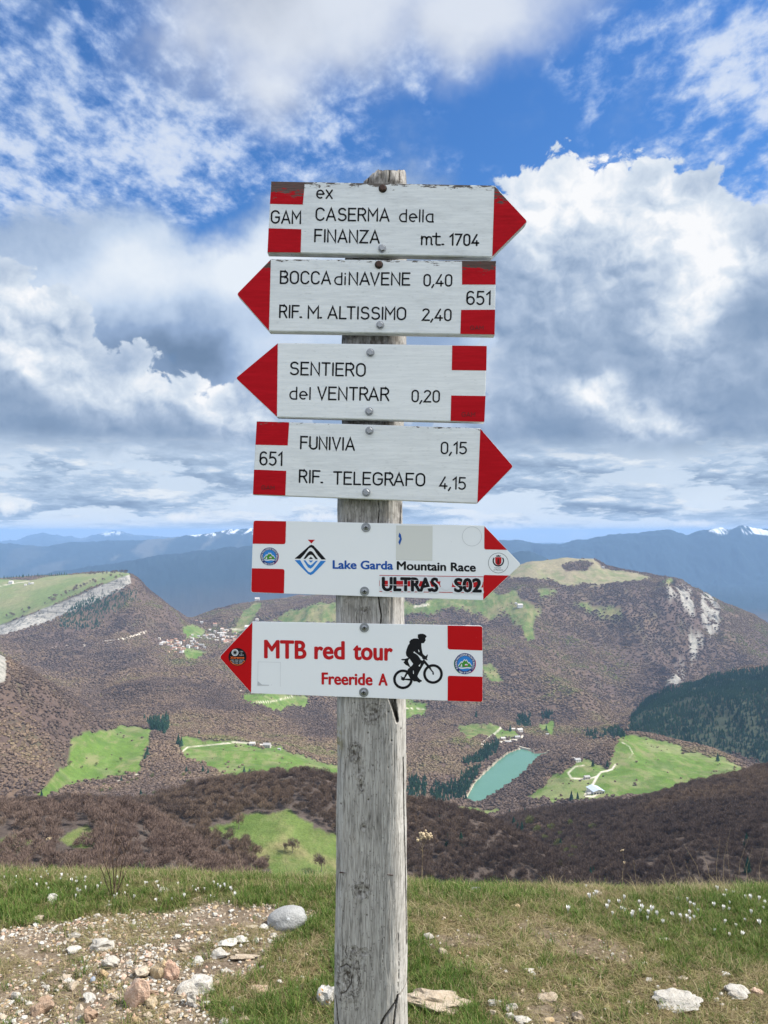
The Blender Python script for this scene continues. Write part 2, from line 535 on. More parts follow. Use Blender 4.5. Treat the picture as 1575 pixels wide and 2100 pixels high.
PR['k10'] = [(-600, 1220, 1700), (0, 1345, 1750), (100, 1408, 1800), (150, 1442, 1850), (200, 1488, 1900), (250, 1498, 2000), (300, 1502, 2000),
             (400, 1522, 2000), (500, 1528, 2000), (600, 1550, 2000), (690, 1580, 1950), (835, 1600, 1980), (900, 1598, 2000), (960, 1600, 2050),
             (1000, 1590, 2080), (1060, 1585, 2070), (1100, 1572, 2050), (1150, 1562, 1980), (1200, 1562, 1980), (1240, 1535, 2080), (1285, 1513, 2150), (1340, 1520, 2150), (1400, 1532, 2150),
             (1450, 1540, 2120), (1500, 1562, 2100), (1575, 1592, 2100), (2200, 1600, 2100)]
PR['k11'] = [(-600, 1300, 2300), (0, 1400, 2300), (100, 1430, 2300), (200, 1482, 2300), (300, 1478, 2400), (400, 1482, 2400), (500, 1492, 2450),
             (600, 1500, 2450), (690, 1512, 2450), (835, 1528, 2380), (900, 1533, 2350), (1000, 1536, 2345), (1060, 1535, 2350), (1110, 1535, 2350), (1150, 1552, 2400),
             (1200, 1548, 2400), (1285, 1540, 2450), (1400, 1552, 2350), (1500, 1585, 2300), (1575, 1598, 2300), (2200, 1600, 2300)]
PR['k12'] = [(-600, 1330, 2700), (0, 1390, 2700), (200, 1430, 2800), (300, 1422, 2800), (400, 1425, 2800), (500, 1435, 2800), (600, 1450, 2800),
             (690, 1462, 2800), (835, 1482, 2800), (900, 1492, 2750), (1000, 1488, 2750), (1100, 1500, 2800), (1200, 1502, 2750), (1260, 1505, 2650),
             (1300, 1492, 2600), (1400, 1462, 2650), (1500, 1445, 2650), (1575, 1440, 2650), (2200, 1400, 2650)]
PR['k13'] = [(-600, 1320, 3200), (0, 1350, 3200), (200, 1370, 3300), (400, 1376, 3300), (500, 1386, 3300), (690, 1402, 3300), (835, 1422, 3300),
             (1000, 1422, 3250), (1100, 1435, 3200), (1200, 1460, 3100), (1260, 1492, 3000), (1295, 1482, 2950), (1320, 1452, 2950), (1350, 1430, 3000), (1400, 1412, 3050),
             (1500, 1390, 3100), (1575, 1382, 3100), (2200, 1300, 3100)]
PR['k14'] = [(-600, 1320, 3800), (0, 1332, 3800), (100, 1322, 3800), (200, 1325, 3900), (300, 1335, 3900), (400, 1342, 4000), (500, 1345, 4000),
             (600, 1342, 4000), (690, 1345, 4000), (835, 1350, 4000), (1000, 1355, 3900), (1100, 1372, 3700), (1200, 1410, 3600),
             (1260, 1450, 3500), (1300, 1455, 3500), (1400, 1440, 3500), (1575, 1425, 3500), (2200, 1400, 3500)]
PR['k15'] = [(-600, 1380, 4200), (0, 1305, 4350), (60, 1286, 4350), (100, 1270, 4350), (180, 1236, 4400), (240, 1208, 4430), (265, 1200, 4450), (300, 1225, 4500), (350, 1255, 4600),
             (385, 1285, 4650), (430, 1305, 4700), (500, 1302, 4700), (600, 1292, 4700), (690, 1290, 4700), (835, 1285, 4700), (1000, 1290, 4500),
             (1100, 1292, 4300), (1200, 1310, 4200), (1285, 1340, 4100), (1340, 1380, 4000), (1400, 1400, 4000), (1500, 1395, 4100), (1575, 1385, 4200), (2200, 1380, 4200)]
PR['k16'] = [(-600, 1360, 4300), (0, 1284, 4390), (60, 1264, 4390), (100, 1246, 4390), (180, 1210, 4440), (240, 1188, 4470), (265, 1180, 4490), (285, 1195, 4600), (300, 1213, 4650), (350, 1250, 4750),
             (385, 1275, 4850), (430, 1277, 4900), (500, 1264, 4900), (600, 1252, 4900), (690, 1242, 4900), (835, 1235, 4900), (1000, 1218, 4900),
             (1100, 1206, 4900), (1200, 1203, 4900), (1285, 1200, 4900), (1370, 1205, 4850), (1400, 1235, 4750), (1450, 1290, 4600), (1500, 1318, 4500),
             (1575, 1335, 4500), (2200, 1350, 4500)]
PR['k17'] = [(-600, 1180, 5300), (0, 1187, 5300), (100, 1181, 5300), (180, 1175, 5200), (240, 1172, 5100), (268, 1176, 4900), (285, 1190, 4950), (300, 1208, 5000), (350, 1250, 5100),
             (385, 1270, 5300), (430, 1255, 5500), (480, 1241, 5600), (560, 1229, 5700), (690, 1216, 5700), (835, 1205, 5700), (900, 1197, 5700),
             (1000, 1178, 5600), (1080, 1157, 5500), (1160, 1147, 5500), (1222, 1149, 5500), (1245, 1164, 5500), (1330, 1179, 5400), (1400, 1191, 5300),
             (1430, 1212, 5250), (1470, 1238, 5200), (1575, 1289, 5200), (2200, 1420, 5200)]
PR['k18'] = [(-600, 1320, 7000), (2200, 1330, 7000)]
PR['k19'] = [(-600, 1290, 10000), (2200, 1290, 10000)]
PR['k20'] = [(-600, 1230, 13500), (0, 1196, 13500), (130, 1173, 14000), (200, 1161, 14000), (300, 1146, 14000), (400, 1133, 14000), (520, 1118, 14000),
             (690, 1110, 14000), (835, 1118, 14000), (940, 1150, 13500), (1000, 1160, 13000), (1035, 1140, 12500), (1070, 1131, 12500), (1100, 1134, 12500), (1140, 1160, 13000),
             (1200, 1190, 13000), (1575, 1230, 13000), (2200, 1260, 13000)]
PR['k21'] = [(-600, 1200, 17000), (2200, 1200, 17000)]
PR['k22'] = [(-600, 1105, 22000), (0, 1112, 22000), (50, 1116, 22000), (100, 1118, 22000), (140, 1112, 22000), (200, 1111, 22000), (300, 1107, 22000), (350, 1104, 22000),
             (420, 1096, 22000), (470, 1088, 22000), (520, 1084, 22000), (600, 1080, 22000), (760, 1084, 22000), (900, 1100, 22000), (1000, 1108, 21000),
             (1035, 1106, 20000), (1065, 1106, 20000), (1090, 1112, 20000), (1112, 1122, 19000), (1140, 1118, 19000), (1180, 1108, 19000), (1210, 1105, 19000), (1250, 1094, 19000), (1275, 1096, 19000),
             (1310, 1092, 19000), (1360, 1086, 19000), (1385, 1092, 19000), (1410, 1098, 19000), (1440, 1087, 19000), (1470, 1080, 19000), (1500, 1084, 19000), (1520, 1077, 19000), (1545, 1086, 19000), (1575, 1086, 19000),
             (1800, 1080, 19000), (2200, 1100, 19000)]
PR['k23'] = [(-600, 1135, 30000), (2200, 1135, 30000)]
PR['k24'] = [(-600, 1105, 42000), (0, 1112, 42000), (40, 1109, 42000), (58, 1099, 42000), (90, 1093, 42000), (130, 1101, 42000), (170, 1104, 42000), (200, 1093, 42000),
             (240, 1087, 42000), (270, 1096, 42000), (350, 1101, 42000), (400, 1104, 42000), (700, 1112, 42000), (1100, 1115, 42000), (1575, 1112, 42000), (2200, 1112, 42000)]
PR['k25'] = [(-600, 1118, 60000), (2200, 1118, 60000)]
ROWS = dict(k0=0, k0b=6, k0c=6, k1=12, k2=34, k3=16, k4=22, k5=30, k6=10, k7=26, k8=12, k9=56, k10=60, k11=26, k12=26, k13=34, k14=22,
            k15=44, k16=14, k17=44, k18=8, k19=4, k20=26, k21=6, k22=44, k23=6, k24=16, k25=5)
PXG = np.concatenate([np.arange(-560, -20, 6.0), np.arange(-20, 1596, 2.1), np.arange(1596, 2160, 6.0)])
NPX = len(PXG)


def build_grid():
    keys = list(PR)
    dk, zk, xr = [], [], ray(PXG, np.full(NPX, 1090.0))[0]
    for k in keys:
        a = np.array(PR[k], float)
        py = np.interp(PXG, a[:, 0], a[:, 1]); d = np.interp(PXG, a[:, 0], a[:, 2])
        # soften the corners of the profile, less for the far sharp ridges
        w = 9 if k in ('k15', 'k16', 'k17', 'k22', 'k24') else 21
        ker = np.hanning(w + 2)[1:-1]; ker /= ker.sum()
        pad = w // 2
        py = np.convolve(np.pad(py, pad, 'edge'), ker, 'valid')
        d = np.convolve(np.pad(d, pad, 'edge'), ker, 'valid')
        dk.append(d); zk.append(ray(PXG, py)[1] * d)
    dk = np.array(dk); zk = np.array(zk)
    K = len(keys)
    L = np.log(dk)
    # monotone tangents (Fritsch-Carlson) of z over log distance, per column
    h = np.diff(L, axis=0); s = np.diff(zk, axis=0) / h
    m = np.zeros_like(zk)
    m[1:-1] = np.where(s[:-1] * s[1:] > 0, 2 * s[:-1] * s[1:] / (s[:-1] + s[1:] + 1e-12 * np.sign(s[:-1] + s[1:] + 1e-12)), 0)
    m[0] = s[0]; m[-1] = s[-1]
    D, Z = [], []
    for j in range(1, K):
        n = ROWS[keys[j]]
        t = (np.arange(n) + (1 if j > 1 else 0)) / (n if j > 1 else n - 1)
        t = t[:, None]
        l = L[j - 1] + t * h[j - 1]
        t2, t3 = t * t, t * t * t
        z = (2 * t3 - 3 * t2 + 1) * zk[j - 1] + (t3 - 2 * t2 + t) * h[j - 1] * m[j - 1] + (-2 * t3 + 3 * t2) * zk[j] + (t3 - t2) * h[j - 1] * m[j]
        D.append(np.exp(l)); Z.append(z)
    D = np.concatenate(D).T; Z = np.concatenate(Z).T       # (column, row)
    X = xr[:, None] * D
    return X, D, Z


TX, TY, TZ = build_grid()
LAKE_Z = -660.0
LAKE = [(952, 1645), (975, 1604), (1000, 1580), (1022, 1560), (1042, 1545), (1062, 1537), (1076, 1536), (1098, 1545), (1124, 1545),
        (1122, 1560), (1102, 1574), (1088, 1592), (1068, 1606), (1040, 1622), (1006, 1642), (975, 1656)]
lake_w = []
for (a, b) in LAKE:
    rx, rz = ray(a, b)
    dd = LAKE_Z / float(rz)
    lake_w.append((float(rx) * dd, dd))

# relief: gullies and knolls
dist = np.hypot(TX, TY)
amp = np.clip((dist - 250) / 2500, 0, 1)
rg = ridged(TX / 420 + 3.1, TY / 420, 4, 5)
rf = ridged(TX / 150 + 1.7, TY / 150 + 8, 3, 15)
big = ridged(TX / 2600, TY / 2600 + 2.2, 5, 33)
fb = fbm(TX / 90, TY / 90, 4, 0.5, 9)
near_flat = np.clip(dist / 400, 0, 1)
P0x, P0y = project(TX, TY, TZ)
LK = in_poly(TX, TY, lake_w)                       # metres inside the shore
calm = np.clip((-LK - 20) / 200, 0.0, 1)
plateau = 1 - 0.8 * np.clip(in_poly(P0x, P0y, [(-100, 1150), (300, 1150), (275, 1200), (0, 1300), (-200, 1330)]) / 8, 0, 1)
TZ += (rg * 16 * amp + rf * 7.0 * amp + fb * 2.2 * near_flat) * calm * plateau
crestk = 1 - 0.85 * np.clip(1 - np.abs(TY - 20500) / 2600, 0, 1)
TZ += crestk * (big - 0.3) * 330 * np.clip((dist - 9000) / 9000, 0, 1) * np.clip(1 - np.abs(TZ + 100) / 4000, 0, 1) * 0.45
fold = ridged(TX / 620 + 2.3, TY / 1150 + 0.4, 3, 131)
TZ += fold * 75 * np.clip((P0y - 1215) / 60, 0, 1) * np.clip((1500 - P0y) / 50, 0, 1) * (TY > 2300) * (TY < 5600) * plateau * np.clip(1 - in_poly(P0x, P0y, [(300, 1270), (560, 1270), (560, 1350), (300, 1350)]) / 10, 0, 1) * np.clip((TY - 2300) / 400, 0, 1)
TZ += crestk * fbm(TX / 260, TY / 260, 4, 0.6, 77) * 75 * np.clip((dist - 11000) / 6000, 0, 1)
# right-hand crags
crag = np.clip(in_poly(P0x, P0y, [(1355, 1180), (1420, 1185), (1480, 1240), (1500, 1330), (1430, 1350), (1400, 1420), (1350, 1440), (1360, 1330), (1340, 1220)]) / 15, 0, 1)
TZ += crag * (ridged(TX / 60, TY / 200, 3, 41) * 30)
# sit the lake in its bowl
s = np.clip(LK / 25.0, -1, 1)
TZ = np.where(LK > -60, np.where(LK > 0, LAKE_Z - 1.0 - 10 * np.clip(LK / 30, 0, 1), np.maximum(TZ, LAKE_Z + 0.6 + 6 * np.clip(-LK / 40, 0, 1))), TZ)

PX, PY = project(TX, TY, TZ)

# who can be seen from the viewpoint (used only to decide how many trees are worth planting)
elev = TZ / np.hypot(TX, TY)
run = np.maximum.accumulate(elev, axis=1)
VIS = elev > run - 0.006


# ---------------------------------------------------------------- what grows where
def zone(polys, dmin, dmax, soft=5.0, wob=6.0, seed=3):
    n = fbm(TX / (0.02 * np.maximum(TY, 300)), TY / (0.05 * np.maximum(TY, 300)), 4, 0.6, seed) * wob
    out = np.zeros(TX.shape)
    for p in polys:
        m = np.clip((in_poly(PX, PY, p) + n) / soft + 0.5, 0, 1)
        out = np.maximum(out, m)
    return out * ((TY > dmin) & (TY < dmax))


MEADOW_BRIGHT = zone([
    [(150, 1520), (170, 1500), (235, 1498), (258, 1488), (305, 1498), (300, 1530), (290, 1555), (285, 1582), (200, 1600), (130, 1608), (90, 1640), (75, 1630), (120, 1585), (145, 1570)],
    [(375, 1515), (400, 1512), (480, 1520), (560, 1532), (640, 1555), (700, 1572), (760, 1600), (700, 1600), (640, 1588), (560, 1590), (470, 1595), (400, 1565), (370, 1540)],
    [(1130, 1600), (1170, 1575), (1200, 1560), (1245, 1580), (1270, 1510), (1290, 1505), (1340, 1520), (1400, 1530), (1400, 1545), (1480, 1555), (1520, 1578), (1490, 1600), (1440, 1620), (1400, 1622),
     (1300, 1632), (1240, 1636), (1200, 1640), (1100, 1640), (1090, 1650), (1080, 1632)],
    [(885, 1650), (960, 1655), (1030, 1662), (1000, 1675), (930, 1668)], [(1120, 1680), (1220, 1672), (1215, 1688), (1120, 1692)],
    [(1330, 1610), (1400, 1600), (1440, 1612), (1400, 1630), (1330, 1630)],
    [(495, 1425), (540, 1415), (600, 1425), (635, 1430), (632, 1447), (560, 1455), (520, 1450), (500, 1435)],
    [(760, 1425), (850, 1435), (878, 1445), (870, 1470), (800, 1480), (760, 1470)],
    [(380, 1332), (425, 1330), (432, 1345), (400, 1355), (380, 1345)], [(378, 1290), (395, 1282), (425, 1285), (430, 1305), (405, 1312), (385, 1305)],
    [(475, 1290), (510, 1288), (560, 1290), (560, 1300), (478, 1300)],
    [(1005, 1490), (1060, 1495), (1075, 1515), (1030, 1520), (1005, 1505)], [(1100, 1480), (1130, 1485), (1125, 1505), (1105, 1500)],
], 1100, 5000, 5, 11, 3)
MEADOW_PALE = zone([
    [(420, 1700), (520, 1672), (590, 1665), (640, 1690), (640, 1700), (700, 1720), (760, 1760), (850, 1800), (850, 1900), (560, 1900), (560, 1790), (500, 1740)],
    [(0, 1720), (35, 1716), (65, 1722), (40, 1740), (0, 1748), (-60, 1750), (-60, 1716)], [(110, 1720), (180, 1700), (200, 1712), (190, 1735), (130, 1730)],
    [(940, 1495), (980, 1478), (1010, 1490), (1000, 1510), (960, 1520)],
    [(640, 1240), (700, 1240), (800, 1225), (870, 1240), (960, 1200), (1020, 1220), (1060, 1205), (1075, 1230), (1110, 1250), (1095, 1285), (1100, 1315), (1080, 1318), (1060, 1290), (1040, 1265),
     (970, 1265), (950, 1245), (850, 1262), (760, 1262), (680, 1272), (620, 1278), (560, 1272), (600, 1255)],
    [(1180, 1238), (1240, 1245), (1268, 1258), (1230, 1270), (1210, 1255)], [(1100, 1210), (1140, 1205), (1150, 1220), (1110, 1225)],
    [(985, 1360), (1010, 1370), (1040, 1400), (1030, 1405), (985, 1385)], [(478, 1290), (520, 1240), (535, 1240), (500, 1290)],
    [(1370, 1185), (1400, 1180), (1380, 1200), (1350, 1200)],
], 300, 6000, 6, 12, 8)
MEADOW_HIGH = zone([
    [(-600, 1160), (60, 1190), (120, 1180), (262, 1170), (268, 1182), (200, 1200), (100, 1244), (0, 1282), (-600, 1330)],
], 4000, 6500, 3, 2, 12)
STRAW = zone([
    [(1050, 1162), (1080, 1150), (1130, 1145), (1165, 1142), (1215, 1142), (1235, 1165), (1300, 1175), (1330, 1185), (1240, 1200), (1160, 1200), (1130, 1190), (1070, 1185), (1020, 1180)],
], 4300, 6500, 5, 5, 14)
WOODPATCH = zone([[(1150, 1160), (1180, 1150), (1215, 1155), (1200, 1170), (1160, 1172)]], 4300, 6500, 4, 3, 16)
STRAW *= 1 - WOODPATCH
ROCK = zone([
    [(-200, 1345), (0, 1283), (100, 1246), (180, 1212), (240, 1188), (266, 1178), (269, 1196), (240, 1212), (180, 1240), (100, 1274), (0, 1306), (-200, 1370)],
], 4000, 5200, 2.5, 2.5, 21)
ROCKR = zone([
    [(1370, 1205), (1400, 1195), (1418, 1220), (1425, 1260), (1408, 1255), (1395, 1232), (1375, 1222)], [(1440, 1210), (1460, 1225), (1475, 1250), (1470, 1290), (1455, 1300), (1440, 1260)],
    [(1415, 1300), (1438, 1305), (1430, 1345), (1420, 1350)], [(1368, 1410), (1380, 1385), (1398, 1350), (1402, 1390), (1395, 1410), (1372, 1415)],
], 3000, 6000, 9, 16, 23) * np.clip(fbm(TX / 45, TY / 120, 4, 0.6, 24) * 2.5 + 0.75, 0, 1)
ROCKL = zone([[(-100, 1330), (12, 1345), (10, 1395), (-100, 1420)]], 1200, 1900, 4, 5, 25)
CONIF = zone([
    [(1285, 1500), (1290, 1480), (1320, 1440), (1360, 1420), (1400, 1405), (1500, 1380), (1650, 1360), (2200, 1280), (2200, 1600), (1575, 1575), (1540, 1560), (1480, 1545), (1400, 1532), (1330, 1515), (1300, 1505)],
], 2200, 3400, 6, 6, 27)
CONIF2 = zone([
    [(960, 1640), (940, 1640), (890, 1645), (880, 1630), (895, 1612), (940, 1605), (960, 1580), (990, 1570), (975, 1600)],
    [(945, 1565), (975, 1552), (1000, 1525), (1022, 1515), (1028, 1540), (990, 1568), (960, 1570)],
    [(130, 1262), (160, 1240), (200, 1225), (240, 1215), (270, 1210), (280, 1230), (230, 1260), (190, 1290), (120, 1290)],
    [(300, 1480), (345, 1475), (345, 1500), (315, 1500)], [(835, 1600), (872, 1598), (872, 1635), (835, 1635)],
    [(1060, 1470), (1085, 1465), (1085, 1490), (1060, 1490)], [(1110, 1460), (1135, 1462), (1130, 1478), (1108, 1476)],
    [(1200, 1505), (1270, 1495), (1280, 1510), (1215, 1518)],
], 1500, 5200, 6, 6, 29) * (LK < -3)
SNOW = zone([
    [(380, 1092), (430, 1092), (440, 1098), (400, 1100)], [(455, 1090), (490, 1083), (530, 1080), (530, 1094), (500, 1094), (470, 1092)],
    [(1450, 1090), (1470, 1076), (1495, 1078), (1520, 1073), (1550, 1080), (1575, 1083), (1700, 1084), (1575, 1096), (1500, 1092), (1480, 1094)],
    [(195, 1095), (240, 1086), (260, 1094), (240, 1096)],
], 15000, 60000, 1.5, 7, 31)
SNOW *= np.clip(fbm(TX / 140, TY / 900, 4, 0.75, 90) * 4.0 + 0.45, 0, 1)
MEADOW_BRIGHT *= (1 - CONIF)
OPEN = np.clip(MEADOW_BRIGHT + MEADOW_PALE + MEADOW_HIGH + STRAW + ROCK + ROCKR + ROCKL, 0, 1)


def path_mask(pts, width, dmin, dmax):
    P = np.array(pts, float)
    dm = np.full(TX.shape, 1e9)
    for (x1, y1), (x2, y2) in zip(P[:-1], P[1:]):
        ex, ey = x2 - x1, y2 - y1
        t = np.clip(((PX - x1) * ex + (PY - y1) * ey) / (ex * ex + ey * ey + 1e-9), 0, 1)
        dm = np.minimum(dm, np.hypot(PX - x1 - t * ex, (PY - y1 - t * ey) * 1.3))
    return np.clip((width - dm) / 1.2, 0, 1) * ((TY > dmin) & (TY < dmax))


PATH = np.zeros(TX.shape)
for pts, w_ in [
    ([(370, 1544), (385, 1532), (430, 1528), (480, 1523), (555, 1528)], 2.2),
    ([(1197, 1570), (1180, 1572), (1165, 1585), (1172, 1596), (1205, 1598), (1225, 1592), (1232, 1584), (1255, 1578), (1262, 1568)], 2.6),
    ([(1225, 1592), (1215, 1610), (1205, 1620), (1200, 1632), (1215, 1634), (1228, 1628)], 3.0),
    ([(1275, 1522), (1290, 1530), (1298, 1545), (1290, 1555)], 1.1),
    ([(985, 1528), (1000, 1515), (1020, 1500), (1028, 1492)], 2.6), ([(985, 1530), (1030, 1522), (1070, 1515), (1072, 1508)], 3.0),
    ([(240, 1602), (270, 1592), (305, 1578)], 1.8), ([(490, 1418), (500, 1414), (520, 1415)], 1.8), ([(520, 1441), (560, 1438), (600, 1428)], 1.6),
    ([(760, 1450), (870, 1454)], 1.3), ([(215, 1316), (250, 1310), (280, 1302), (300, 1296)], 2.2), ([(100, 1330), (160, 1325), (215, 1316)], 0.9),
    ([(470, 1292), (520, 1292)], 2.4), ([(0, 1202), (30, 1196), (60, 1192)], 1.2), ([(1070, 1240), (1090, 1242)], 1.8), ([(850, 1245), (880, 1238)], 3.0),
]:
    PATH = np.maximum(PATH, path_mask(pts, w_, 1100, 6000))

def mixc(c, col, m):
    return c * (1 - m[..., None]) + np.array(col)[None, None, :] * m[..., None]


n_a = fbm(TX / 220, TY / 220, 5, 0.6, 51); n_b = fbm(TX / 55, TY / 55, 4, 0.6, 61)
wood = np.zeros(TX.shape + (3,)) + np.array((0.105, 0.074, 0.060))
wood = mixc(wood, (0.140, 0.098, 0.068), np.clip(n_a * 1.6 + 0.3, 0, 1))
wood = mixc(wood, (0.095, 0.092, 0.048), np.clip(n_b * 1.2 - 0.15, 0, 0.6))
c = wood
c = mixc(c, (0.085, 0.070, 0.062), np.clip((900 - TY) / 300, 0, 1) * 0.8)
c = mixc(c, (0.105, 0.170, 0.034), MEADOW_BRIGHT)
c = mixc(c, (0.20, 0.22, 0.095), MEADOW_BRIGHT * np.clip(n_b * 1.6 + n_a * 1.0 - 0.05, 0, 0.8))
c = mixc(c, (0.105, 0.145, 0.042), MEADOW_PALE)
n_c = fbm(TX / 22, TY / 22, 4, 0.6, 66)
c = mixc(c, (0.23, 0.20, 0.10), MEADOW_PALE * np.clip(n_c * 1.5 + n_b * 1.1 + n_a + 0.1, 0, 0.85))
c = mixc(c, (0.16, 0.20, 0.075), MEADOW_HIGH)
c = mixc(c, (0.23, 0.22, 0.11), MEADOW_HIGH * np.clip(n_a * 1.8 + 0.2, 0, 0.85))
c = mixc(c, (0.25, 0.215, 0.13), STRAW)
c = mixc(c, (0.15, 0.17, 0.075), STRAW * np.clip(n_b * 1.6 + n_a, 0, 0.8))
c = mixc(c, (0.26, 0.245, 0.21), np.maximum(np.maximum(ROCK, ROCKR), ROCKL))
c = mixc(c, (0.03, 0.05, 0.03), CONIF * 0.8)
c = mixc(c, (0.022, 0.040, 0.052), np.clip((TY - 9000) / 3000, 0, 1))  # far land darkened to paint in the cloud shadow over it
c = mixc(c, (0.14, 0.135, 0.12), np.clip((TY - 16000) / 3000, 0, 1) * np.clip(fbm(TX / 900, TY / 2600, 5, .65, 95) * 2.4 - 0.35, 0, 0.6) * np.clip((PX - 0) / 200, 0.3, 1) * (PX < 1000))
c = mixc(c, (0.62, 0.56, 0.46), PATH)
c = mixc(c, (0.75, 0.78, 0.82), np.clip(SNOW, 0, 1))
c = mixc(c, (0.38, 0.36, 0.27), np.clip((LK + 2.5) / 2, 0, 1) * (LK < 3) * 0.8)
TCOL = c


def terrain_material():
    m, t, bs = material("land")
    geo = t.node('ShaderNodeNewGeometry')
    pos = geo.outputs['Position']
    base = t.attr('cover')
    mask = t.attr('mask')                # r rock, g grass
    r_, g_, b_ = [t.sep(mask)[k] for k in range(3)]
    n1 = t.noise(pos, 0.05, 6, 0.65)
    n2 = t.noise(pos, 0.35, 5, 0.6)
    n = t.m('ADD', t.m('MULTIPLY', n1, 0.6), t.m('MULTIPLY', n2, 0.4))
    k = t.mr(n, 0.3, 0.7, 0.62, 1.32, 'LINEAR')
    col = t.vm('SCALE', base, k)
    # stratified, streaked limestone
    sp = t.mapping(pos, rot=(0.0, 0.10, 0.0), scale=(0.006, 0.006, 0.085))
    strat = t.noise(sp, 1.0, 6, 0.7)
    sv = t.mapping(pos, scale=(0.060, 0.060, 0.016))
    streak = t.noise(sv, 1.0, 5, 0.65)
    rk = t.m('MULTIPLY', t.mr(strat, 0.38, 0.50, 0.45, 1.0), t.mr(streak, 0.38, 0.50, 0.2, 1.0))
    rcol = t.mix(rk, (0.09, 0.09, 0.075), (0.38, 0.355, 0.31))
    col = t.mix(r_, col, rcol)
    ng = t.noise(t.mapping(pos, rot=(0, 0, 0.5), scale=(0.030, 0.012, 0.03)), 1.0, 7, 0.72)
    col = t.mix(t.m('MULTIPLY', g_, t.mr(ng, 0.46, 0.66, 0, 0.75)), col, (0.21, 0.20, 0.095))
    ng2 = t.noise(pos, 0.011, 5, 0.6)
    col = t.mix(t.m('MULTIPLY', g_, t.mr(ng2, 0.50, 0.62, 0, 0.5)), col, (0.065, 0.115, 0.026))
    t.set(bs.inputs['Base Color'], col)
    bs.inputs['Roughness'].default_value = 1.0
    bs.inputs['Specular IOR Level'].default_value = 0.05
    t.set(bs.inputs['Normal'], t.bump(t.m('ADD', n2, t.m('MULTIPLY', r_, t.m('MULTIPLY', streak, 3.0))), 0.6, 3.0))
    return m


mat_land = terrain_material()
nr = TX.shape[1]
V = np.stack([TX, TY, TZ], -1)
rowd = TY[NPX // 2]
spans = [('hillside', 0, 1100), ('valley_and_hills', 1100, 7000), ('far_mountains', 7000, 1e9)]
MASK3 = np.stack([np.clip(ROCK + ROCKR * 0.5 + ROCKL * 0.55, 0, 1), np.clip(MEADOW_BRIGHT + MEADOW_PALE, 0, 1), np.zeros(TX.shape)], -1)
r0 = 0
for name, a, b in spans:
    r1 = int(np.searchsorted(rowd, b)) if b < 1e8 else nr - 1
    r1 = min(r1, nr - 1)
    sub = V[:, r0:r1 + 1].reshape(-1, 3)
    me = mesh_np(name, sub, grid_faces(NPX, r1 - r0 + 1)[:, ::-1], smooth=True)
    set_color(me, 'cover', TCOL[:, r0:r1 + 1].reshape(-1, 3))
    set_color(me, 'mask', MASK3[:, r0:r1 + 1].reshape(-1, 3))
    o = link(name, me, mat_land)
    tag(o, kind='structure')
    r0 = r1

# ---------------------------------------------------------------- the lake
m, t, bs = material("lake_water")
geo = t.node('ShaderNodeNewGeometry')
bs.inputs['Base Color'].default_value = (0.10, 0.34, 0.27, 1)
bs.inputs['Roughness'].default_value = 0.16
bs.inputs['IOR'].default_value = 1.33
t.set(bs.inputs['Base Color'], t.mix(t.noise(geo.outputs['Position'], 0.02, 4, 0.6), (0.070, 0.165, 0.118), (0.090, 0.195, 0.140)))
t.set(bs.inputs['Normal'], t.bump(t.noise(geo.outputs['Position'], 0.6, 3, 0.5), 0.25, 0.3))
lw = np.array(lake_w); cen = lw.mean(0)
ring = cen + (lw - cen) * 1.12
bm = bmesh.new()
bm.faces.new([bm.verts.new((p[0], p[1], LAKE_Z)) for p in ring])
me = bpy.data.meshes.new("lake"); bm.to_mesh(me); bm.free()
tag(link("lake_water", me, m), kind='structure')


# ---------------------------------------------------------------- the air
def build_haze():
    bm = bmesh.new()
    bmesh.ops.create_cube(bm, size=1.0)
    zt = max(float(TZ.max()) + 15.0, 120.0)
    print('top of the air', zt)
    lo = min(float(TZ.min()), -1000) - 2
    for v in bm.verts:
        v.co = Vector((v.co.x * 130000, v.co.y * 140000 + 5000, zt if v.co.z > 0 else lo))
    me = bpy.data.meshes.new("haze"); bm.to_mesh(me); bm.free()
    m = bpy.data.materials.new("haze"); m.use_nodes = True
    t = NT(m.node_tree)
    for nd in list(t.n):
        t.n.remove(nd)
    v = t.node('ShaderNodeVolumePrincipled')
    v.inputs['Color'].default_value = (0.36, 0.58, 0.93, 1)
    v.inputs['Density'].default_value = 3.4e-5
    v.inputs['Anisotropy'].default_value = 0.0
    out = t.node('ShaderNodeOutputMaterial')
    t.l.new(v.outputs[0], out.inputs['Volume'])
    o = link("haze", me, m)
    tag(o, kind='stuff')


build_haze()


# ================================================================== trees
def foliage_material(name, stops, bump=False):
    m, t, bs = material(name)
    oi = t.node('ShaderNodeObjectInfo')
    geo = t.node('ShaderNodeNewGeometry')
    nz = t.noise(geo.outputs['Position'], 0.5, 3, 0.6)
    big_ = t.noise(geo.outputs['Position'], 0.006, 3, 0.6)
    f = t.m('ADD', t.m('MULTIPLY', oi.outputs['Random'], 0.16), t.m('ADD', t.m('MULTIPLY', nz, 0.15), t.m('ADD', t.m('MULTIPLY', t.mr(big_, 0.38, 0.62, kind='LINEAR'), 0.34), t.m('MULTIPLY', t.mr(t.noise(geo.outputs['Position'], 0.0016, 3, 0.5), 0.40, 0.60, kind='LINEAR'), 0.42))))
    t.set(bs.inputs['Base Color'], t.ramp(f, stops))
    bs.inputs['Roughness'].default_value = 0.95
    bs.inputs['Specular IOR Level'].default_value = 0.1
    return m


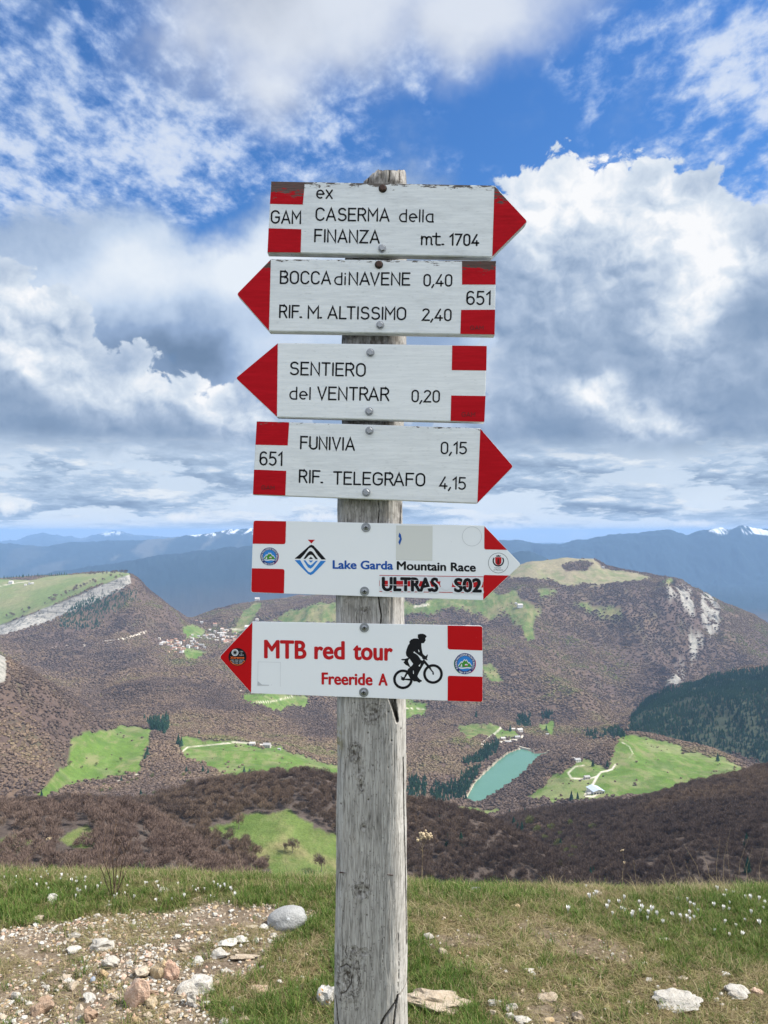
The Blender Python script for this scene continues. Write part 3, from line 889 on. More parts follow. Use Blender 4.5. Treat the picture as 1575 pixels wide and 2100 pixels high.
mat_twig = foliage_material("bare_twigs", [(0.1, (0.100, 0.073, 0.060)), (0.38, (0.140, 0.102, 0.080)), (0.60, (0.20, 0.142, 0.098)), (0.80, (0.215, 0.165, 0.100)), (0.95, (0.17, 0.17, 0.07))])
mat_bark = foliage_material("bark", [(0.0, (0.16, 0.14, 0.12)), (1.0, (0.26, 0.23, 0.20))])
mat_needle = foliage_material("needles", [(0.0, (0.016, 0.045, 0.034)), (0.5, (0.030, 0.075, 0.046)), (1.0, (0.055, 0.105, 0.052))])
mat_bud = foliage_material("budding_leaves", [(0.0, (0.12, 0.13, 0.045)), (1.0, (0.22, 0.24, 0.07))])


def twig_crown(rng, n, h, r, lw, ln, flat=0.8):
    """many thin upswept slivers filling an uneven dome"""
    vs, fs = [], []
    lobes = [(rng.uniform(-0.45, 0.45) * r, rng.uniform(-0.45, 0.45) * r, h * rng.uniform(0.30, 0.68), r * rng.uniform(0.5, 0.8)) for _ in range(5)]
    for k in range(n):
        lx, ly, lz, lr = lobes[rng.integers(len(lobes))]
        d = rng.normal(size=3); d /= np.linalg.norm(d) + 1e-6
        if d[2] < -0.5: d[2] = -d[2]
        rr = lr * rng.uniform(0.45, 1.0) ** 0.6
        p = np.array([lx, ly, lz]) + d * rr * np.array([1, 1, flat])
        up = d * 0.7 + np.array([0, 0, 0.9]) + rng.normal(size=3) * 0.25
        up /= np.linalg.norm(up)
        side = np.cross(up, rng.normal(size=3)); side /= np.linalg.norm(side) + 1e-6
        L = ln * rng.uniform(0.6, 1.3); w = lw * rng.uniform(0.6, 1.4)
        b = len(vs)
        vs += [p - up * L * 0.5 - side * w * 0.5, p - up * L * 0.4 + side * w * 0.5, p + up * L * 0.55]
        fs.append((b, b + 1, b + 2))
    return np.array(vs), np.array(fs)


def trunk_mesh(name, rng, h, r, limbs=4, seg=5):
    vs, fs = [], []

    def tube(p0, p1, r0, r1):
        a = Vector(p1) - Vector(p0)
        q = a.to_track_quat('Z', 'Y')
        b = len(vs)
        for p, rr in ((p0, r0), (p1, r1)):
            for k in range(seg):
                an = 2 * math.pi * k / seg
                v = q @ Vector((math.cos(an) * rr, math.sin(an) * rr, 0)) + Vector(p)
                vs.append(tuple(v))
        for k in range(seg):
            fs.append((b + k, b + (k + 1) % seg, b + seg + (k + 1) % seg, b + seg + k))
    top = (rng.uniform(-.3, .3), rng.uniform(-.3, .3), h * 0.62)
    tube((0, 0, -0.4), top, r, r * 0.55)
    for k in range(limbs):
        an = rng.uniform(0, 6.28); L = h * rng.uniform(0.28, 0.42)
        z0 = h * rng.uniform(0.3, 0.6)
        p0 = (top[0] * z0 / (h * .62), top[1] * z0 / (h * .62), z0)
        tube(p0, (p0[0] + math.cos(an) * L * 0.6, p0[1] + math.sin(an) * L * 0.6, z0 + L * 0.8), r * 0.45, r * 0.12)
    return mesh_np(name, np.array(vs), np.array(fs))


def blob_crown(rng, h, r, sub=2):
    bm = bmesh.new()
    bmesh.ops.create_icosphere(bm, subdivisions=sub, radius=1.0)
    o = rng.uniform(0, 50, 3)
    for v in bm.verts:
        p = v.co.copy()
        k = 0.72 + 0.42 * float(vnoise(p.x * 1.7 + o[0], p.y * 1.7 + p.z * 1.3 + o[1], 3)) + rng.uniform(-0.10, 0.10)
        v.co = Vector((p.x * r * k, p.y * r * k, h * 0.52 + p.z * h * 0.48 * k))
    me = bpy.data.meshes.new("crown")
    bm.to_mesh(me); bm.free()
    return me


def conifer_mesh(rng, h, r, tiers=6, pts=9):
    vs, fs = [], []
    for k in range(tiers):
        z0 = h * (0.08 + 0.80 * k / tiers); z1 = z0 + h * (0.92 / tiers) * 2.0
        z1 = min(z1, h)
        rr = r * (1 - k / tiers) ** 0.85 + 0.12 * r
        a0 = rng.uniform(0, 6.28)
        b = len(vs)
        vs.append((rng.uniform(-.1, .1), rng.uniform(-.1, .1), z1))
        for j in range(pts * 2):
            an = a0 + math.pi * j / pts
            q = rr * (rng.uniform(0.85, 1.2) if j % 2 == 0 else rng.uniform(0.45, 0.7))
            vs.append((math.cos(an) * q, math.sin(an) * q, z0 + rng.uniform(-0.03, 0.02) * h + (0.04 * h if j % 2 else 0)))
        for j in range(pts * 2):
            fs.append((b, b + 1 + j, b + 1 + (j + 1) % (pts * 2)))
    return mesh_np("crown", np.array(vs), np.array(fs))


trng = np.random.default_rng(5)
NEARC = []
for k in range(4):
    v, f = twig_crown(trng, 520, 10.5, 3.9, 0.20, 1.7)
    me = mesh_np("crown", v, f); me.materials.append(mat_twig)
    tk = trunk_mesh("trunk", trng, 10.5, 0.22); tk.materials.append(mat_bark)
    NEARC.append((me, tk))
mat_twig_sunlit = foliage_material("sunlit_reddish_twigs", [(0.1, (0.155, 0.108, 0.088)), (0.45, (0.215, 0.155, 0.122)), (0.7, (0.27, 0.205, 0.150)), (0.95, (0.27, 0.23, 0.14))])  # ruddier twigs, lightened to carry sunshine in their colour
NEARL = []
for me, tk in NEARC:
    m2 = me.copy(); m2.materials[0] = mat_twig_sunlit; NEARL.append(m2)
MIDC = []
for k in range(3):
    v, f = twig_crown(trng, 170, 10.5, 3.9, 0.55, 2.6)
    b = blob_crown(trng, 9.0, 2.9, 2)
    bv = np.array([x.co[:] for x in b.vertices]); bf = np.array([p.vertices[:] for p in b.polygons])
    v[:, 2] *= 0.62; bv[:, 2] *= 0.60; v[:, :2] *= 1.2; bv[:, :2] *= 1.5
    me = mesh_np("crown", np.concatenate([v, bv]), np.concatenate([f, bf + len(v)])); me.materials.append(mat_twig)
    MIDC.append(me)
CONC = []
for k in range(3):
    me = conifer_mesh(trng, 17.0, 3.4); me.materials.append(mat_needle)
    tk = trunk_mesh("trunk", trng, 6, 0.28, limbs=0); tk.materials.append(mat_bark)
    CONC.append((me, tk))

# ---------------------------------------------------------------- where trees stand
cellw = np.abs(np.gradient(TX, axis=0)); celld = np.abs(np.gradient(TY, axis=1))
AREA = cellw * celld
slope_ok = 1.0
FOREST = np.clip(1 - OPEN * 1.15, 0, 1) * (1 - np.clip(PATH * 1.5, 0, 1)) * (LK < -2) * (TY > 270) * (TY < 5600)
keepout = (PX > -60) & (PX < 1640)
VISM = VIS & keepout
Pn = np.stack([TX, TY, TZ], -1)


def scatter(weight, rng):
    """Poisson points on the visible land; returns world points and their cell index"""
    lam = weight * AREA * VISM
    cnt = rng.poisson(lam)
    ii, jj = np.nonzero(cnt)
    rep = cnt[ii, jj]
    ii = np.repeat(ii, rep); jj = np.repeat(jj, rep)
    ii = np.clip(ii, 0, NPX - 2); jj = np.clip(jj, 0, nr - 2)
    u = rng.random(len(ii))[:, None]; v = rng.random(len(ii))[:, None]
    p = (Pn[ii, jj] * (1 - u) * (1 - v) + Pn[ii + 1, jj] * u * (1 - v) + Pn[ii, jj + 1] * (1 - u) * v + Pn[ii + 1, jj + 1] * u * v)
    return p, ii, jj


def ground_at(px, py, dmin=250, dmax=7000):
    ok = VIS & (TY > dmin) & (TY < dmax)
    e = np.where(ok, (PX - px) ** 2 + (PY - py) ** 2, 1e12)
    i, j = np.unravel_index(np.argmin(e), e.shape)
    return Vector(Pn[i, j])


def gn_instances(name, pts, scl, rot, src_me, label_kind='stuff', tilt=None):
    """one object: points that carry instanced copies of a mesh"""
    me = bpy.data.meshes.new(name)
    me.vertices.add(len(pts)); me.vertices.foreach_set("co", np.ascontiguousarray(pts, np.float32).ravel())
    a = me.attributes.new("scl", 'FLOAT_VECTOR', 'POINT'); a.data.foreach_set("vector", np.ascontiguousarray(scl, np.float32).ravel())
    a = me.attributes.new("rot", 'FLOAT_VECTOR', 'POINT'); a.data.foreach_set("vector", np.ascontiguousarray(rot, np.float32).ravel())
    o = link(name, me)
    src = bpy.data.objects.new(name + "_piece", src_me)
    ng = bpy.data.node_groups.new(name, 'GeometryNodeTree')
    ng.interface.new_socket("Geometry", in_out='INPUT', socket_type='NodeSocketGeometry')
    ng.interface.new_socket("Geometry", in_out='OUTPUT', socket_type='NodeSocketGeometry')
    gi = ng.nodes.new('NodeGroupInput'); go = ng.nodes.new('NodeGroupOutput')
    m2p = ng.nodes.new('GeometryNodeMeshToPoints')
    iop = ng.nodes.new('GeometryNodeInstanceOnPoints')
    oi = ng.nodes.new('GeometryNodeObjectInfo'); oi.inputs['Object'].default_value = src
    na = ng.nodes.new('GeometryNodeInputNamedAttribute'); na.data_type = 'FLOAT_VECTOR'; na.inputs[0].default_value = "scl"
    nb = ng.nodes.new('GeometryNodeInputNamedAttribute'); nb.data_type = 'FLOAT_VECTOR'; nb.inputs[0].default_value = "rot"
    ng.links.new(gi.outputs[0], m2p.inputs[0])
    ng.links.new(m2p.outputs[0], iop.inputs['Points'])
    ng.links.new(oi.outputs['Geometry'], iop.inputs['Instance'])
    ng.links.new(na.outputs[0], iop.inputs['Scale'])
    ng.links.new(nb.outputs[0], iop.inputs['Rotation'])
    ng.links.new(iop.outputs[0], go.inputs[0])
    md = o.modifiers.new("copies", 'NODES'); md.node_group = ng
    tag(o, kind=label_kind)
    return o


def rand_sr(n, rng, lo, hi, tall=0.15, tilt=0.06):
    s = rng.uniform(lo, hi, n)
    scl = np.stack([s, s, s * rng.uniform(1 - tall, 1 + tall, n)], 1)
    rot = np.stack([rng.normal(0, tilt, n), rng.normal(0, tilt, n), rng.uniform(0, 6.28, n)], 1)
    return scl, rot


grng = np.random.default_rng(21)
# near woods, 300 - 1150 m
sparse = np.clip(0.35 + n_a * 1.0 + 0.6, 0.15, 1)
p, ii, jj = scatter(FOREST * (TY < 1150) / 27.0, grng)
dd = np.hypot(p[:, 0], p[:, 1])
order = np.argsort(dd)
p, dd = p[order], dd[order]
NEAR_P = p
n_ind = 190
# the nearest ones are trees of their own
for k in range(min(n_ind, len(p))):
    x, y, z = p[k]
    px_, _ = project(x, y, z)
    me, tk = NEARC[k % 4]
    o = empty("bare_tree" if k == 0 else "bare_tree", (float(x), float(y), float(z)))
    if x < 60: me = NEARL[k % 4]
    s = grng.uniform(0.65, 1.1)
    o.scale = (s, s, s * grng.uniform(0.85, 1.15)); o.rotation_euler = (0, 0, grng.uniform(0, 6.28))
    tag(o, 'leafless brown tree crowded in the near wood just beyond the grassy edge', 'tree', 'leafless trees of the nearest wood')
    link("trunk", tk, parent=o); link("crown", me, parent=o)
rest = p[n_ind:]
vari = grng.integers(0, 4, len(rest))
for v in range(4):
    q = rest[vari == v]
    scl, rot = rand_sr(len(q), grng, 0.65, 1.1)
    lf = (q[:, 1] < 490) & (q[:, 0] < 0)
    # the far-left slope of that wood has sunlight painted into its ruddier twigs
    for sel, src_ in ((lf, NEARL[v]), (~lf, NEARC[v][0])):
        if sel.any():
            gn_instances("bare_woodland", q[sel] - np.array([0, 0, 0.3]), scl[sel], rot[sel], src_)
# middle woods 1150 - 3200 m
p, ii, jj = scatter(FOREST * (1 - CONIF) * (1 - CONIF2) * ((TY >= 1150) & (TY < 3000)) / 36.0 * np.clip(0.85 + n_b * 0.9, 0.4, 1), grng)
vari = grng.integers(0, 3, len(p))
print("mid", len(p), "near", len(NEAR_P))
for v in range(3):
    q = p[vari == v]
    scl, rot = rand_sr(len(q), grng, 0.72, 1.12)
    gn_instances("valley_woodland", q - np.array([0, 0, 0.6]), scl, rot, MIDC[v])
# loose bushes that have crept into the pastures
edge = np.clip(MEADOW_BRIGHT + MEADOW_PALE, 0, 1) * (TY > 1150) * (TY < 5600) * (PATH < 0.1)
p, ii, jj = scatter(edge * (np.clip(n_b * 3 - 0.6, 0, 1) / 500.0 + 1 / 5000.0), grng)
scl, rot = rand_sr(len(p), grng, 0.25, 0.8)
gn_instances("pasture_bushes", p - np.array([0, 0, 0.3]), scl, rot, MIDC[1])
# far woods
p, ii, jj = scatter(FOREST * (1 - CONIF) * (1 - CONIF2) * (TY >= 3000) / 85.0 * np.clip(0.75 + n_b * 0.9, 0.2, 1), grng)
print("far", len(p))
scl, rot = rand_sr(len(p), grng, 1.0, 1.6)
gn_instances("far_woodland", p - np.array([0, 0, 1.5]), scl, rot, MIDC[0])
# conifers
cw = np.clip(CONIF * np.clip(0.75 + n_b * 1.0, 0.12, 1) / 55 + CONIF2 * np.where(TY > 3500, 1 / 130., 1 / 60.), 0, 1)
p, ii, jj = scatter(cw * (LK < -1), grng)
print("conifers", len(p))
vari = grng.integers(0, 3, len(p))
for v in range(3):
    q = p[vari == v]
    scl, rot = rand_sr(len(q), grng, 0.55, 1.15)
    gn_instances("conifer_wood", q - np.array([0, 0, 0.5]), scl, rot, CONC[v][0])


# ---------------------------------------------------------------- trees that stand apart
def conifer(px, py, hpx, label, group=None, dmin=280, dmax=6500):
    g = ground_at(px, py, dmin, dmax)
    h = hpx / F * g.y * 0.98
    me, tk = CONC[int(trng.integers(3))]
    o = empty("conifer_tree", g)
    s = h / 17.0
    o.scale = (s * 1.05, s * 1.05, s); o.rotation_euler = (0, 0, trng.uniform(0, 6.28))
    tag(o, label, 'tree', group)
    link("trunk", tk, parent=o); link("crown", me, parent=o)


def broadleaf(px, py, hpx, label, group=None, bud=False, dmin=280, dmax=6500):
    g = ground_at(px, py, dmin, dmax)
    h = hpx / F * g.y
    me, tk = NEARC[int(trng.integers(4))]
    o = empty("budding_tree" if bud else "bare_tree", g)
    s = h / 10.5
    o.scale = (s, s, s); o.rotation_euler = (0, 0, trng.uniform(0, 6.28))
    tag(o, label, 'tree', group)
    link("trunk", tk, parent=o)
    c = link("crown", me, parent=o)
    if bud:
        c.material_slots[0].link = 'OBJECT'; c.material_slots[0].material = mat_bud


broadleaf(490, 1700, 38, 'rounded bare tree on the near pasture against the dark ridge wood')
broadleaf(502, 1738, 34, 'squat bare bush in the middle of the near pasture left of the post')
broadleaf(600, 1748, 36, 'bare tree of a close pair low on the near pasture, the taller one', )
broadleaf(585, 1746, 20, 'small bush at the foot of the taller tree on the near pasture')
broadleaf(658, 1790, 44, 'solitary dark bare tree on the pasture closest to the post')
broadleaf(1075, 1668, 26, 'small bare tree between the two narrow pasture strips by the lake')
for px, py, hp, lb in [
    (918, 1736, 28, 'dark green conifer among bare trees right of the post, left one of two'),
    (946, 1738, 34, 'dark green conifer among bare trees right of the post, right one of two'),
    (1150, 1745, 26, 'dark conifer in the ravine below the lake pasture'),
    (1212, 1802, 26, 'bright green conifer low in the ravine just above the grass edge'),
    (1218, 1796, 20, 'smaller conifer beside the bright green one low in the ravine'),
    (1108, 1800, 18, 'small conifer at the left foot of the ravine'),
    (1410, 1770, 24, 'small dark conifer halfway up the right brown slope'),
    (1532, 1740, 34, 'dark conifer near the right edge of the view, upper one of two'),
    (1534, 1792, 38, 'dark conifer near the right edge of the view, lower one of two'),
    (1376, 1682, 16, 'tiny conifer high on the right brown slope'),
    (900, 1690, 20, 'small conifer at the top edge of the dark wood behind the post'),
    (1471, 1562, 20, 'single conifer at the right end of the big green pasture'),
    (1172, 1645, 24, 'conifer clump tree below the pasture left of the barn, taller one'),
    (1184, 1640, 16, 'shorter conifer beside the taller one below the pasture left of the barn'),
    (1216, 1572, 16, 'small conifer beside the track above the barn'),
    (1245, 1575, 18, 'dark conifer right of the track fork above the barn'),
    (383, 1585, 16, 'conifer beside the left road below the farm pasture, leftmost of three'),
    (415, 1586, 18, 'conifer below the farm pasture, middle of three'),
    (427, 1588, 14, 'conifer below the farm pasture, rightmost of three'),
    (501, 1590, 20, 'left conifer of the pair on the lower farm pasture'),
    (512, 1592, 18, 'right conifer of the pair on the lower farm pasture'),
    (519, 1594, 10, 'small conifer at the foot of the pair on the lower farm pasture'),
    (296, 1478, 14, 'conifer at the top right corner of the left pasture'),
    (340, 1480, 22, 'tall conifer at the right end of the row above the left pasture'),
    (366, 1530, 26, 'dark conifer above the start of the white farm track, left one'),
    (372, 1532, 22, 'dark conifer above the start of the white farm track, right one'),
    (302, 1550, 22, 'dark conifer at the right edge of the left pasture'),
    (297, 1558, 16, 'lower conifer at the right edge of the left pasture'),
    (86, 1632, 14, 'small conifer at the lower left tip of the left pasture'),
    (249, 1602, 12, 'small conifer beside the road under the left pasture'),
    (288, 1632, 16, 'conifer on the brown slope under the left pasture'),
    (409, 1508, 14, 'conifer above the farm pasture near its left end'),
    (977, 1472, 16, 'conifer above the road at the head of the lake'),
    (1046, 1500, 16, 'conifer in the green patch above the dam'),
    (1120, 1500, 14, 'conifer beside the small green patch right of the dam'),
    (1268, 1512, 22, 'conifer at the upper left corner of the big green pasture'),
]:
    conifer(px, py, hp, lb)
for k, (px, py) in enumerate([(x, 1662 + (x % 37) * 1.1) for x in (1046, 1054, 1062, 1070, 1076)]):
    conifer(px, py + 15, 30 - (k % 3) * 5, 'dark conifer in the tight clump below the long pasture strip', 'conifers in the clump below the pasture strip')
for k in range(9):
    conifer(312 + (k * 23) % 34, 1496 + (k * 7) % 10, 24 - (k * 5) % 9, 'dark conifer in the cluster above the left pasture', 'conifers clustered above the left pasture')
for k in range(26):
    px = 8 + k * 5.2 + trng.uniform(-1.5, 1.5)
    conifer(px, np.interp(px, [0, 100, 150], [1188, 1182, 1178]), trng.uniform(5, 9), 'tiny conifer of the row on the skyline of the left plateau', 'conifers on the plateau skyline')
for k in range(34):
    px = trng.uniform(170, 262)
    broadleaf(px, np.interp(px, [150, 262], [1177, 1172]) + trng.uniform(0, 5), trng.uniform(4, 8), 'tiny bare tree along the skyline of the left plateau', 'bare trees on the plateau skyline', dmin=3500)
for k in range(40):
    px = trng.uniform(10, 260)
    broadleaf(px, np.interp(px, [0, 100, 180, 262], [1280, 1240, 1205, 1185]) - trng.uniform(1, 12), trng.uniform(5, 10), 'tiny dark tree along the brink of the pale cliff', 'trees along the cliff brink', dmin=3500)

bspots = [(1085, 1690), (1100, 1705), (1118, 1722), (1130, 1700), (1142, 1735), (1150, 1712), (1160, 1750), (1172, 1765), (1128, 1760), (1108, 1742), (1180, 1742), (1190, 1720), (1205, 1735), (1168, 1690), (1095, 1728), (1145, 1778), (1215, 1700)]
for px, py in bspots:
    broadleaf(px, py + 8, trng.uniform(18, 30), 'yellow green budding tree in the ravine under the lake pastures', 'budding trees in the ravine', bud=True)
for k in range(22):
    broadleaf(trng.uniform(40, 420), trng.uniform(1560, 1650), trng.uniform(8, 14), 'small budding greenish tree on the brown slope under the left pasture', 'budding trees under the left pasture', bud=True, dmin=1100)


# ================================================================== the signpost
from mathutils.geometry import tessellate_polygon
YF = 1.600          # front plane of the wooden boards
YP = 1.626          # front plane of the post
BASE = Vector((float(ray(762, 2100)[0]) * 1.70, 1.70, -1.78))
signpost = empty("signpost", BASE)
tag(signpost, 'weathered grey timber post carrying six red and white trail arrow boards', 'signpost')


def pt(px, py, y):
    x, z = ray(px, py)
    return (float(x) * y, y, float(z) * y)


def part(name, me, parent, mat=None, label=None):
    o = link(name, me, mat, parent)
    if parent is signpost:
        o.location = -BASE
    if label:
        o['label'] = label
    return o


# ---------------------------------------------------------------- post
def build_post():
    rows = np.linspace(348.5, 2420, 1500)
    xl = np.interp(rows, [348, 351, 356, 372, 400, 450, 528, 600, 700, 865, 1000, 1235, 1440, 1500, 1560, 1620, 1800, 2100, 2420],
                   [776, 772, 764, 746, 734, 716, 706, 703, 699.5, 700, 692, 687, 689.5, 689, 691, 689, 688, 683.5, 680])
    xr = np.interp(rows, [348, 352, 358, 372, 528, 700, 865, 1040, 1235, 1440, 1700, 2100, 2420],
                   [829, 832, 833.5, 834, 834, 833, 828, 824, 828, 832, 833, 835.5, 837])
    xe = np.interp(rows, [348, 372, 528, 700, 1040, 1235, 1440, 1600, 2100, 2420], [795, 818, 812, 808, 802, 806, 812, 812, 809, 808])
    wob = fbm(rows / 60.0, rows * 0 + 3.3, 4, 0.6, 71)
    xl = xl + wob * 1.6
    xr = xr + fbm(rows / 40.0, rows * 0 + 9.3, 4, 0.65, 72) * 1.6
    xe = xe + fbm(rows / 80.0, rows * 0 + 5.3, 4, 0.6, 73) * 3.0
    z = ray(787.5, rows)[1] * YP
    wl = ray(xl, rows)[0] * YP; we = ray(xe, rows)[0] * YP
    wr = ray(xr, rows)[0] * (YP + 0.045)
    nf, nc = 120, 26
    depth = 0.145
    cols = []
    for k in range(nf):                       # left rounding and front face
        u = k / (nf - 1)
        x = wl + (we - wl) * u
        dl = (x - wl) / 0.022
        y = YP + 0.020 * np.clip(1 - dl, 0, 1) ** 2.2
        de = (we - x) / 0.02
        y = y + 0.003 * np.clip(1 - de, 0, 1) ** 2
        cols.append((x, y))
    for k in range(1, nc + 1):                # worn right arris
        u = k / nc
        x = we + (wr - we) * (1 - (1 - u) ** 1.5)
        y = YP + 0.003 + 0.045 * u ** 1.35
        cols.append((x, y))
    for k in range(1, 14):                    # right side
        u = k / 13
        cols.append((wr + 0.002 * math.sin(u * 3) - 0.012 * u ** 4, YP + 0.048 + (depth - 0.048) * u + rows * 0))
    for k in range(1, 12):                    # back
        u = k / 12
        cols.append((wr - 0.012 + (wl - wr + 0.02) * u, YP + depth + rows * 0))
    for k in range(0, 10):                    # left side
        u = k / 10
        cols.append((wl + 0.004 * (1 - u), YP + depth - (depth - 0.022) * u + rows * 0))
    X = np.array([c[0] for c in cols]); Y = np.array([c[1] + rows * 0 for c in cols])
    Zz = np.tile(z, (len(cols), 1))
    # the head is worn level: its back stands a little taller than its front
    lift = np.clip((430 - rows) / 60, 0, 1)
    Zz = Zz + lift[None, :] * (np.clip(Y, YP, YP + 0.048) / YP - 1) * z[None, :]
    rr = np.tile(rows, (len(cols), 1))
    PXp = 787.5 + F * X / Y
    front = np.zeros(X.shape); front[:nf + nc] = 1
    taper = np.ones(len(cols)); taper[:10] = np.linspace(0.2, 1, 10)
    stain_shade = np.zeros(X.shape)
    # knots: push the grain aside and dish the wood
    knots = [(727, 1543, 9, 13, 1.0), (737, 1575, 7, 16, .6), (742, 1610, 5, 12, 1.0), (746, 1697, 5, 7, .8), (742, 1828, 12, 13, .9),
             (726, 1946, 8, 6, .6), (748, 1953, 10, 8, .7), (715, 2003, 18, 34, 0.9), (765, 1460, 16, 16, .8), (745, 1252, 10, 5, .7)]
    wx = np.zeros(X.shape)
    for kx, ky, rx, ry, s in knots:
        q = ((PXp - kx) / rx) ** 2 + ((rr - ky) / ry) ** 2
        wx += s * 6.0 * np.exp(-q / 2.2) * np.sign(PXp - kx + 0.01) * np.clip(np.abs(PXp - kx) / rx, 0, 1)
        q = q * (1 + 0.9 * fbm(PXp / 7 + kx, rr / 9 + ky, 4, .6, 7)) + 0.35 * fbm(PXp / 4 + kx, rr / 5, 3, .6, 8)
        q = np.clip(q, 0, 50)
        Y += front * s * (0.0026 * np.exp(-q * 1.5) - 0.0008 * np.exp(-(q - 1.6) ** 2 * 1.3)) * taper[:, None]
        brk = np.clip(fbm(PXp / 5 - kx, rr / 5, 3, .6, 12) * 2 + 0.75, 0, 1.3)
        stain_shade += front * s * brk * 1.3 * (0.85 * np.exp(-q * 2.2) + 0.6 * np.exp(-(np.sqrt(q) - 1.15) ** 2 * 45) + 0.4 * np.exp(-(np.sqrt(q) - 1.6) ** 2 * 60))
    # fine fibres and checks
    u_ = (PXp + wx + 5 * fbm(rr / 180, PXp / 60, 3, .5, 5))
    fibre = fbm(u_ / 2.2, rr / 60.0, 4, 0.6, 81)
    groove = np.clip(ridged(u_ / 7.0, rr / 150.0, 3, 83) - 0.55, 0, 1)
    Y += front * taper[:, None] * (0.0008 * fibre + 0.0018 * groove)
    # deep checks: (polyline, half width px, depth)
    cracks = [([(842, 2035), (815, 2050), (808, 2062), (797, 2075), (788, 2088), (778, 2110), (770, 2140)], 2.6, 0.020),
              ([(815, 2045), (810, 2075), (806, 2110)], 1.6, 0.012),
              ([(794, 1415), (800, 1437), (807, 1457), (814, 1482)], 2.6, 0.008), ([(800, 1415), (804, 1437), (809, 1457), (815, 1480)], 2.8, 0.010), ([(807, 1415), (810, 1440), (815, 1478)], 2.4, 0.012),
              ([(776, 1222), (779, 1245), (782, 1262), (780, 1285)], 1.5, 0.012), ([(774, 1020), (778, 1045), (775, 1075)], .9, 0.008),
              ([(826, 1560), (828, 1700), (831, 1800), (833, 1960)], 1.1, 0.006), ([(700, 1985), (712, 1978), (721, 1986)], 1.4, 0.006),
              ([(700, 2040), (711, 2034), (721, 2018), (723, 2002)], 1.1, 0.004), ([(701, 2040), (700, 2052)], 0.9, 0.003),
              ([(712, 1940), (709, 1952), (714, 1962)], 0.7, 0.003), ([(690, 2050), (693, 2080), (699, 2130)], 1.0, 0.006), ([(784, 1340), (780, 1420)], 1, 0.006),
              ([(757, 352), (754, 375)], 1, 0.005), ([(800, 350), (797, 372)], .9, 0.005), ([(820, 350), (818, 380)], .8, 0.004),
              ([(822, 1035), (820, 1075)], 1.0, .005), ([(735, 1970), (740, 2000), (733, 2030)], .6, 0.003), ([(783, 1900), (786, 1960), (781, 2010)], .5, 0.002),
              ([(760, 1960), (766, 2010)], .5, .002), ([(816, 1905), (818, 1990), (815, 2040)], .6, .003)]
    for line, hw, dp in cracks:
        dm = np.full(X.shape, 1e9)
        for (x1, y1), (x2, y2) in zip(line[:-1], line[1:]):
            ex, ey = x2 - x1, y2 - y1
            t = np.clip(((PXp - x1) * ex + (rr - y1) * ey) / (ex * ex + ey * ey), 0, 1)
            dm = np.minimum(dm, np.hypot(PXp - x1 - t * ex, rr - y1 - t * ey))
        dm = dm + fbm(PXp / 3, rr / 8, 3, .6, 6) * 0.5
        k = np.clip(1 - dm / hw, 0, 1)
        Y += front * dp * np.sqrt(k)
        stain_shade += front * (0.7 if line[0][1] == 1415 else 1.2) * np.clip(k * 1.8, 0, 1)
    # small worm holes
    hr = np.random.default_rng(3)
    for k in range(46):
        hx, hy = hr.uniform(695, 805), hr.uniform(1440, 2090)
        if k < 8: hx, hy = [(755, 1503), (765, 1570), (797, 1460), (803, 1519), (756, 1640), (753, 1877), (822, 1498), (700, 1650)][k]
        r_ = 1.7 if k < 8 else hr.uniform(0.5, 1.1)
        q = np.exp(-((PXp - hx) ** 2 + ((rr - hy) / 1.2) ** 2) / (r_ * r_) * 1.4)
        Y += front * q * 0.003; stain_shade += front * q * 1.3
    # damp-stained upper wood, with the boards' shade between them painted in
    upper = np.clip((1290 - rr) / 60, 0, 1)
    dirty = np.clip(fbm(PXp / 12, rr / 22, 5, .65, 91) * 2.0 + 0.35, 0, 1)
    stain_shade += 0.50 * upper * dirty + 0.45 * np.clip((1000 - rr) / 60, 0, 1) * np.clip((rr - 480) / 40, 0, 1) * np.clip((815 - PXp) / 12, 0.2, 1) + 0.35 * np.clip((385 - rr) / 12, 0, 1)
    stain_shade += 0.35 * np.clip(fbm(PXp / 9, rr / 16, 5, .65, 92) * 2.6 - 0.55, 0, 1) * np.exp(-((PXp - 762) / 26) ** 2 - ((rr - 1455) / 38) ** 2) * 3
    lichen = np.clip(np.exp(-((PXp - 694) / 9) ** 2 - ((rr - 1520) / 36) ** 2) * np.clip(fbm(PXp / 5, rr / 8, 4, .6, 94) * 3 + .6, 0, 1), 0, 1) * front
    # the worn head drops to the sides
    topk = np.clip((372 - rr) / 24, 0, 1)
    Zz -= topk * 0.004 * fbm(PXp / 4, Y * 60, 3, .6, 44)
    n = len(cols)
    Vv = np.stack([X, Y, Zz], -1).reshape(-1, 3)
    fc = grid_faces(n, len(rows))
    nvr = len(rows)
    j = np.arange(nvr - 1)
    wrap = np.stack([(n - 1) * nvr + j, j, j + 1, (n - 1) * nvr + j + 1], 1)
    fc = np.concatenate([fc, wrap])
    # cap on the head
    cx, cy = X[:, 0].mean(), Y[:, 0].mean()
    me = mesh_np("post", Vv, fc, smooth=True)
    bm = bmesh.new(); bm.from_mesh(me)
    bm.verts.ensure_lookup_table()
    loop = [bm.verts[i * nvr] for i in range(n)]
    c = bm.verts.new((cx, cy, float(z[0]) + 0.002))
    for a in range(n):
        bm.faces.new((loop[a], loop[(a + 1) % n], c))
    bm.to_mesh(me); bm.free()
    me.update()
    st = np.concatenate([np.clip(stain_shade, 0, 1).reshape(-1), [0.4]]); li = np.concatenate([lichen.reshape(-1), [0]])
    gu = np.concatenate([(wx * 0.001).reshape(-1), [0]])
    set_color(me, 'stain_shade', np.stack([st, li, gu + 0.5], 1))
    m, t, bs = material("weathered_timber")
    geo = t.node('ShaderNodeNewGeometry')
